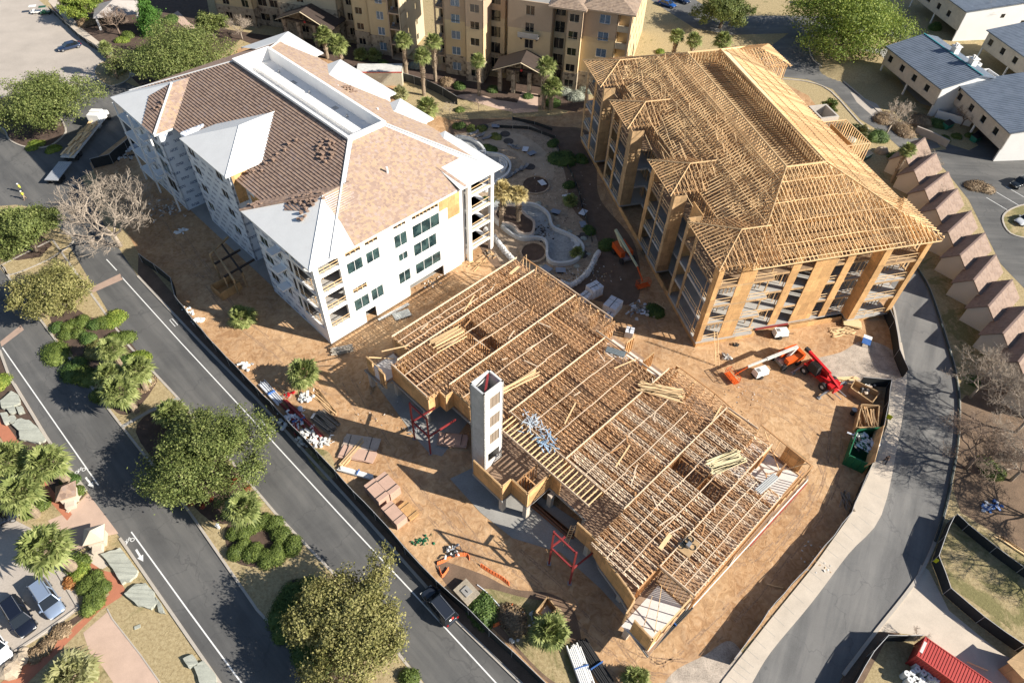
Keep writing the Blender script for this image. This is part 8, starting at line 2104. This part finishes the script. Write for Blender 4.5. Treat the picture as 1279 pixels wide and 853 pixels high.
# ------------------------------------------------------------------ PEOPLE
M_SKIN = mat('skin', (0.42, 0.26, 0.18), .6, .05); M_VEST = mat('hi_vis_yellow', (0.62, 0.72, 0.06), .7, .05); M_JEAN = mat('dark_trousers', (0.03, 0.035, 0.05), .8, .1); M_KHAK = mat('khaki_trousers', (0.35, 0.27, 0.18), .8, .1); M_DKS = mat('dark_shirt', (0.02, 0.02, 0.025), .8, .1)
def person(lab, x, y, deg, top, legs, hat=None, step=.28, hold=False):
    c = pk(x, y, 0); t = thing('person', lab, 'person', c, rad(deg))
    V, E, R_ = [], [], []
    def ad(p, r, par=None): V.append(p); R_.append(r); (E.append((par, len(V) - 1)) if par is not None else None); return len(V) - 1
    pel = ad((0, 0, .95), .15); ch = ad((.02, 0, 1.2), .155, pel); sh_ = ad((.03, 0, 1.42), .15, ch); nk = ad((.04, 0, 1.53), .06, sh_); hd = ad((.06, 0, 1.66), .10, nk); ad((.06, 0, 1.75), .085, hd)
    for s in (-1, 1):
        hp = ad((0, s * .09, .9), .10, pel); kn = ad((s * step * .5 + .04, s * .1, .5), .065, hp); an = ad((s * step, s * .1, .09), .045, kn); ad((s * step + .16, s * .1, .045), .04, an)
        so_ = ad((.02, s * .2, 1.40), .065, sh_); el = ad((-s * .12, s * .26, 1.13), .045, so_); wr = ad((-s * .1 + .18 if not hold else .25, s * (.26 if not hold else .12), .95 if not hold else 1.1), .033, el); ad((-s * .1 + .24 if not hold else .32, s * (.26 if not hold else .10), .9 if not hold else 1.1), .036, wr)
    me = bpy.data.meshes.new('body'); me.from_pydata(V, E, []); o = bpy.data.objects.new('body', me); COL.objects.link(o); o.parent = t
    sk = o.modifiers.new('skin', 'SKIN'); ss = o.modifiers.new('sub', 'SUBSURF'); ss.levels = 1; ss.render_levels = 1
    lay_ = me.skin_vertices[0] if len(me.skin_vertices) else None
    if lay_ is None: 
        bpy.context.view_layer.objects.active = o
        me.skin_vertices.new() if hasattr(me.skin_vertices, 'new') else None
        lay_ = me.skin_vertices[0] if len(me.skin_vertices) else None
    if lay_:
        for i, r in enumerate(R_): lay_.data[i].radius = (r, r)
        lay_.data[0].use_root = True
    me.materials.append(M_SKIN)
    def sleeve(nm, m_, ch_): part(nm, m_, t, ch_, True)
    sleeve('shirt', top, lambda m: (m.tube([(0, 0, .92), (.01, 0, 1.1), (.03, 0, 1.3), (.03, 0, 1.46)], [.19, .185, .21, .11], 10), [m.tube([(.02, s * .17, 1.42), (-s * .06, s * .24, 1.27)], [.085, .07], 8) for s in (-1, 1)]))
    sleeve('trousers', legs, lambda m: ([m.tube([(0, s * .08, .98), (s * step * .5 + .04, s * .1, .5), (s * step, s * .1, .1)], [.125, .09, .07], 8) for s in (-1, 1)]))
    if hat: part('hard_hat', hat, t, lambda m: (m.ball((.06, 0, 1.72), .135, .125, .13, 10, 5, half=True), m.tube([(.06, 0, 1.71), (.06, 0, 1.725)], .17, 12)))
    else: part('hair', M_TIMB, t, lambda m: m.ball((.045, 0, 1.70), .11, .105, .12, 9, 5, half=True))
    return t
person('worker in yellow vest and white helmet standing on the road, the upper of two', 28, 240, 200, M_VEST, M_JEAN, M_WPAINT, .1)
person('worker in yellow vest and khaki trousers walking, the lower of two on the road', 32, 249, 250, M_VEST, M_KHAK, M_WPAINT, .3)
person('pedestrian in dark clothes walking on the sidewalk beside the dumpster fence', 1104, 578, 250, M_DKS, M_JEAN, None, .3, True)
# ------------------------------------------------------------------ POOL TERRACE
M_PLAST = mat('white_pool_plaster', (0.55, 0.56, 0.56), .6, .14, .5, 4); M_BASIN = mat('stained_basin', (0.30, 0.31, 0.31), .8, .45, .35, 2.5)
def basin(name, lab, cat, pts, h=.75, inner=None, soil=None, th=.4, rim=None):
    P = [pk(x, y, 0) for x, y in smooth(pts, 6, True)]; o = sum((p for p in P), Vector()) / len(P); t = thing(name, lab, cat, o); Q = [(p - o).xy for p in P]
    w_ = MB(); ribbon(w_, Q + [Q[0]], th, .02, h); w_.build('wall', inner or M_PLAST, t)
    f = MB(); f.sheet([tuple(q) for q in Q], h - .12 if soil else .08); f.build('floor' if not soil else 'soil', soil or M_BASIN, t)
    if rim: r_ = MB(); ribbon(r_, Q + [Q[0]], th + .08, h + .002, h + .07); r_.build('rim', rim, t)
    return t, o, Q
tp, o_, Q_ = basin('pool_basin', 'drained lower pool basin with pale curved walls and steps', 'pool', [(640, 256), (668, 259), (684, 270), (690, 286), (706, 294), (722, 303), (728, 315), (718, 328), (698, 332), (684, 326), (682, 306), (672, 300), (650, 300), (630, 288), (617, 270), (616, 250)], .8)
for k in range(3): part('step', M_PLAST, tp, lambda m: ribbon(m, [(pk(714 + 9 * math.cos(a) * (1 - k * .22), 306 + 8 * math.sin(a) * (1 - k * .22), 0) - o_).xy for a in [rad(-100 + 15 * i) for i in range(12)]], .35, .08, .55 - k * .15))
tp, o_, Q_ = basin('pool_basin', 'drained upper pool basin beside the white building tower', 'pool', [(596, 196), (612, 195), (628, 198), (637, 208), (634, 220), (620, 230), (606, 240), (600, 230)], .8)
for k in range(3): part('step', M_PLAST, tp, lambda m: ribbon(m, [(pk(622 + 11 * math.cos(a) * (1 - k * .25), 208 + 9 * math.sin(a) * (1 - k * .25), 0) - o_).xy for a in [rad(-80 + 15 * i) for i in range(11)]], .35, .08, .55 - k * .15))
basin('pool_basin', 'narrow white pool channel behind the tower roof', 'pool', [(570, 174), (588, 176), (602, 186), (606, 196), (596, 194), (582, 184)], .7)
basin('planter', 'raised kidney planter with white wall holding the two yellow palms', 'planter', [(622, 268), (632, 264), (646, 266), (656, 276), (666, 284), (664, 298), (650, 298), (640, 288), (626, 284), (618, 276)], 1.3, None, M_MULCH, .35, M_SUBF)
basin('round_bed', 'round dark bed with furniture on the upper terrace', 'planting bed', [(669 + 17 * math.cos(a), 232 + 11 * math.sin(a)) for a in [i * .785 for i in range(8)]], .25, M_FLAG, M_MULCH, .3)
basin('round_bed', 'round dark spa pit beside the lower pool', 'planting bed', [(666 + 16 * math.cos(a), 317 + 12 * math.sin(a)) for a in [i * .785 for i in range(8)]], .45, M_FLAG, M_MULCH, .4)
for i, (x, y) in enumerate(((604, 159), (631, 168), (635, 177), (662, 209), (727, 296), (727, 318))):
    c = pk(x, y, 0); mb = MB(); mb.cyl((0, 0), 1.0, 0, .12, 14); o = mb.build('stepping_stone', mat('dark_disc', (.07, .06, .055), .9, .3)); o.location = (c.x, c.y, .03); tag(o, ['top left', 'second', 'third', 'middle', 'fifth', 'lowest right'][i] + ' dark round disc on the pool terrace', 'round bed', 'dark round discs on the terrace')
M_LNG = mat('lounger_grey', (0.17, 0.18, 0.20), .7, .15)
lp = None
for i, (x, y, a) in enumerate(((592, 168, 30), (600, 171, 30), (608, 174, 30), (640, 184, -30), (645, 187, -30), (636, 222, 50), (642, 218, 50), (648, 214, 50), (655, 211, 50))):
    if lp is None:
        lp = thing('lounger', 'x', 'lounger', (0, 0, 0), 0, 'grey loungers on the pool terrace')
        part('seat', M_LNG, lp, lambda m: m.box(-1, .4, -.32, .32, .25, .35)); part('backrest', M_LNG, lp, lambda m: m.bar((.4, 0, .3), (1.0, 0, .7), .64, .08)); 
        for q in ((-.9, -.28), (-.9, .28), (.35, -.28), (.35, .28)): part('leg', M_BLK, lp, lambda m: m.box(q[0] - .03, q[0] + .03, q[1] - .03, q[1] + .03, 0, .25))
        t = lp
    else: t = copy_tree(lp)
    p = pk(x, y, 0); t.location = (p.x, p.y, .04); t.rotation_euler = (0, 0, rad(a)); t['label'] = 'grey lounger, number %s from the top of the pool terrace' % ['one', 'two', 'three', 'four', 'five', 'six', 'seven', 'eight', 'nine'][i] if False else ['leftmost grey lounger by the three terrace bushes', 'middle grey lounger by the three terrace bushes', 'right grey lounger by the three terrace bushes', 'left grey lounger of the pair on the upper terrace', 'right grey lounger of the pair on the upper terrace', 'lowest lounger in the row above the round dark bed', 'second lounger in the row above the round dark bed', 'third lounger in the row above the round dark bed', 'upper end lounger in the row above the round dark bed'][i]
for i, (x, y, lb) in enumerate(((619, 160, 'blue grey table near the three terrace bushes'), (664, 194, 'blue grey table beside the pale terrace path'), (656, 189, 'white crate beside the blue grey terrace table'), (677, 231, 'pale table inside the round dark bed'), (694, 267, 'blue grey board lying right of the lower pool'), (708, 248, 'pale slab at the terrace edge by the small palm'), (728, 268, 'pale tilted slab below the terrace palms'), (728, 283, 'dull board at the terrace edge'), (683, 338, 'pale slab below the round spa pit'), (700, 340, 'dark frame below the lower pool'))):
    c = pk(x, y, 0); t = thing('patio_table', lb, 'table', (c.x, c.y, .04), i * .7, 'tables and slabs on the terrace'); part('top', M_TARP if i in (2, 3, 5, 6) else mat('slate_top', (.22, .26, .33), .6, .1), t, lambda m: m.box(-.8, .8, -.55, .55, .42, .5)); part('base', M_BLK, t, lambda m: m.box(-.5, .5, -.35, .35, 0, .42))
heap('terrace_litter', 'leaves and bits scattered over the flagstone terrace', 'debris', 700, 240, .02, 6, 10, 160, [M_TIMB, M_DIRTYW, M_SUBF], .13)
heap('terrace_litter', 'bits scattered over the lower flagstones by the spa pit', 'debris', 712, 345, .02, 6, 2.0, 90, [M_TIMB, M_DIRTYW, M_GREYM], .2)
heap('basin_litter', 'dark sediment and rubbish in the drained lower pool', 'debris', 676, 290, .08, 3.5, 2.5, 80, [M_TIMB, M_GREYB], .3, zs=.08)
# ------------------------------------------------------------------ STONES, GATE BOXES, WALLS
M_SLABR = mat('lichen_stone', (0.37, 0.38, 0.325), .9, .22, 1.4, 10, bump=.6)
def slabstone(lab, pts, h=.45, group=None):
    P = [pk(x, y, h) for x, y in pts]; o = sum((p for p in P), Vector()) / len(P); R0 = random.Random(int(pts[0][0] * 7)); Q = []
    for i, p in enumerate(P):
        q = P[(i + 1) % len(P)]
        for k in range(4):
            v = p.lerp(q, k / 4) - o; Q.append(v.xy * (1 + R0.uniform(-.06, .04)))
    mb = MB(); mb.prism([tuple(q) for q in Q], 0, [h + R0.uniform(-.08, .06) for q in Q]); ob = mb.build('flat_stone', M_SLABR); ob.location = (o.x, o.y, 0); return tag(ob, lab, 'stone', group)
gS = 'flat pale green stones beside the left walk'
for i, (pts, lb) in enumerate((([(0, 500), (14, 488), (22, 492), (25, 503), (12, 508), (2, 510)], 'uppermost flat stone at the left edge'), ([(8, 510), (17, 506), (20, 514), (12, 516)], 'small stone below the uppermost flat stone'), ([(20, 508), (27, 506), (30, 514), (23, 516)], 'small dark edged stone right of the first ones'), ([(0, 516), (8, 514), (12, 526), (6, 530)], 'small stone touching the left edge'), ([(15, 530), (24, 522), (36, 524), (48, 534), (57, 548), (48, 553), (34, 550), (24, 548), (24, 538)], 'largest flat stone below the cluster'), ([(9, 520), (18, 518), (20, 526), (12, 528)], 'small stone between the cluster and the largest'),
    ([(126, 692), (150, 684), (158, 694), (172, 712), (170, 720), (152, 729), (144, 715), (136, 704)], 'large flat stone beside the second gate box'), ([(155, 741), (168, 730), (182, 727), (192, 738), (196, 754), (188, 760), (172, 756)], 'large flat stone below the red walk corner'), ([(194, 744), (200, 752), (206, 766), (198, 764)], 'narrow stone beside the left road'),
    ([(228, 822), (240, 816), (248, 828), (236, 834)], 'small stone group top on the bottom lawn'), ([(242, 832), (254, 824), (268, 840), (272, 856), (250, 856)], 'flat stone cut by the bottom edge on the lawn'))):
    slabstone(lb, pts, .4, gS)
M_BOULD = mat('tan_boulder', (.38, .31, .23), .9, .25, 1, 8, bump=.6)
for x, y, r, lb, m_ in ((27, 823, .9, 'tan boulder in the bed below the parked cars', M_BOULD), (12, 838, 1.2, 'bigger tan boulder near the bottom left corner', M_BOULD), (30, 812, .5, 'small tan boulder at the bed edge', M_BOULD), (1101, 190, 1.3, 'pale boulder on the grass left of the leaning palm', M_BOULD), (1062, 176, 1.0, 'grey boulder among the bushes by the timber building', M_SLABR), (88, 414, .5, 'tan rock at the top of the clipped mounds', M_BOULD), (191, 476, .5, 'tan rock at the end of the median palm bed', M_BOULD)):
    mb = MB(); R0 = random.Random(int(x)); mb.ball((0, 0, r * .1), r * 1.1, r * .85, r * .75, 10, 6, R0, .13); o = mb.build('boulder', m_); o.location = pk(x, y, 0); tag(o, lb, 'boulder')
RK = random.Random(77)
ring_ = smooth([(640, 252), (672, 254), (690, 264), (698, 282), (712, 288), (730, 300), (736, 316), (722, 334), (698, 338), (676, 336)], 4)
for i, (x, y) in enumerate(ring_[::2]):
    mb = MB(); r = RK.uniform(.3, .6); mb.ball((0, 0, r * .1), r * 1.2, r, r * .6, 8, 5, RK, .16); o = mb.build('edging_rock', M_BOULD if i % 2 else M_SLABR); o.location = pk(x + RK.uniform(-2, 2), y + RK.uniform(-2, 2), 0); tag(o, 'rock set along the outer rim of the drained lower pool', 'rock', 'rocks rimming the lower pool')
for x, y, dg, lb in ((90, 622, 25, 'stone gate pillar with brown pyramid roof above the side drive'), (125, 676, 20, 'stone gate pillar with pale pyramid roof below the side drive')):
    t = thing('gate_pillar', lb, 'gate pillar', pk(x, y, 0), rad(dg)); part('pillar', M_STONE if False else M_CONC, t, lambda m: m.box(-.8, .8, -.8, .8, 0, 1.7)); part('roof', M_TILEB if dg == 25 else M_CONC, t, lambda m: [m.poly([(a, b, 1.7), (c, d, 1.7), (0, 0, 2.7)]) for a, b, c, d in ((-1.1, -1.1, 1.1, -1.1), (1.1, -1.1, 1.1, 1.1), (1.1, 1.1, -1.1, 1.1), (-1.1, 1.1, -1.1, -1.1))]); part('eave', M_OSBD, t, lambda m: m.box(-1.1, 1.1, -1.1, 1.1, 1.62, 1.7)); part('bench', M_CONC, t, lambda m: m.box(-.5, .5, -1.6, -.8, 0, .7))
t = thing('iron_gate', 'low dark iron gate with stone wall between the pillar and lot', 'gate', pk(108, 690, 0), rad(38)); part('bars', M_BLK, t, lambda m: [m.bar((-2 + i * .25, 0, 0), (-2 + i * .25, 0, 1.1), .03, .03) for i in range(17)]); part('rail', M_BLK, t, lambda m: (m.bar((-2, 0, 1.1), (2, 0, 1.1), .06, .06), m.bar((-2, 0, .2), (2, 0, .2), .05, .05)))
mb = MB(); P = [pk(x, y, 0) for x, y in ((1142, 166), (1160, 173), (1182, 184))]; ribbon(mb, [p.xy for p in P], .35, 0, 1.5); tag(mb.build('low_wall', mat('stucco_wall', (.36, .31, .27), .9, .1)), 'long low stucco wall beside the alley below the brush', 'wall')
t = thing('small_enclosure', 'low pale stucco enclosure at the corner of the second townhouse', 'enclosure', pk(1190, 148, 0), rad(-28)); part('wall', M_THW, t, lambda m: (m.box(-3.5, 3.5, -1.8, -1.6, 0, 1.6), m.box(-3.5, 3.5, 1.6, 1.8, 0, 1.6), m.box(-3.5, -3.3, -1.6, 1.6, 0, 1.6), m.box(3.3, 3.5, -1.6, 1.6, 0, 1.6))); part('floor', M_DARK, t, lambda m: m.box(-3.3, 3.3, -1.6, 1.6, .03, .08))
for x, y, lb in ((1217, 176, 'green cart at the tip of the small bed by the parking bays'), (1182, 160, 'green cart behind the low wall'), (1080, 198, 'dark teal utility box on the grass')):
    t = thing('utility_cart', lb, 'cart' if 'cart' in lb else 'utility box', pk(x, y, 0), rad(35)); part('box', mat('cart_teal', (.02, .16, .11), .5, .1) if 'cart' in lb else mat('dark_teal', (.045, .09, .09), .6, .2), t, lambda m: m.hexa([(-1, -.6, .1), (1, -.6, .1), (1, .6, .1), (-1, .6, .1), (-1.1, -.7, 1.1), (1.1, -.7, 1.1), (1.1, .7, 1.3), (-1.1, .7, 1.3)])); part('lid', M_BLK, t, lambda m: m.hexa([(-1.12, -.72, 1.1), (1.12, -.72, 1.1), (1.12, .72, 1.3), (-1.12, .72, 1.3), (-1.1, -.7, 1.16), (1.1, -.7, 1.16), (1.1, .7, 1.38), (-1.1, .7, 1.38)]))
# cream site shed with red trim
A = pk(444, 91, 3.0); B = pk(502, 91, 3.0); d = (B - A).xy; t = thing('site_shed', 'cream corrugated shed with red trim between the white wings and the lawn fence', 'shed', (A.x, A.y, 0), math.atan2(d.y, d.x)); L = d.length
part('wall', mat('cream_metal', (.60, .55, .43), .6, .08), t, lambda m: ([m.box(i * L / 44, (i + .55) * L / 44, -.06, 0, 0, 3.0) for i in range(44)], m.box(0, L, 0, .1, 0, 3.0), m.box(0, .1, .1, 4, 0, 3), m.box(L - .1, L, .1, 4, 0, 3)))
part('roof', M_DIRTYW, t, lambda m: m.box(0, L, .1, 4, 2.9, 3.0)); part('trim', M_RED, t, lambda m: m.box(-.05, L + .05, -.1, .1, 3.0, 3.12))
# stray wooden booth at the right bottom edge
t = thing('timber_booth', 'weathered plywood booth cut by the bottom right corner', 'booth', pk(1268, 842, 0), rad(30)); part('wall', M_OSBD, t, lambda m: (m.box(-1.2, 1.2, -1.2, -1.1, 0, 2.2), m.box(-1.2, -1.1, -1.1, 1.2, 0, 2.2), m.box(1.1, 1.2, -1.1, 1.2, 0, 2.2))); part('roof', M_OSBD, t, lambda m: m.box(-1.4, 1.4, -1.4, 1.4, 2.2, 2.28))
tube_thing('loose_board', 'pale board lying in the dirt inside the sidewalk fence', 'plank', [(958, 729), (968, 732), (978, 734)], .08, M_LUMBL, sm=1)
tube_thing('loose_board', 'pale board against the side of the red container', 'plank', [(1208, 826), (1234, 837)], .07, M_LUMBL, .3, sm=1)
for x, y, lb in ((190, 480, 'white dog statue on the lawn at the end of the median bed'), (274, 660, 'small white marker post on the median above the clipped ring')):
    t = thing('marker_post', lb, 'marker', pk(x, y, 0)); part('post', M_WPAINT, t, lambda m: m.box(-.12, .12, -.12, .12, 0, .9)); part('cap', M_WPAINT, t, lambda m: m.box(-.18, .18, -.18, .18, .9, .98))
for x, y, lb in ((172, 783, 'small pale meter lid in the straw lawn'), (368, 726, 'dark valve box on the straw median')):
    mb = MB(); mb.cbox((0, 0, .06), .6, .35, .1, .5); o = mb.build('valve_box', M_SLABR if x < 200 else M_TIMB); o.location = pk(x, y, 0) + Vector((0, 0, .1 if x > 200 else 0)); tag(o, lb, 'valve box')
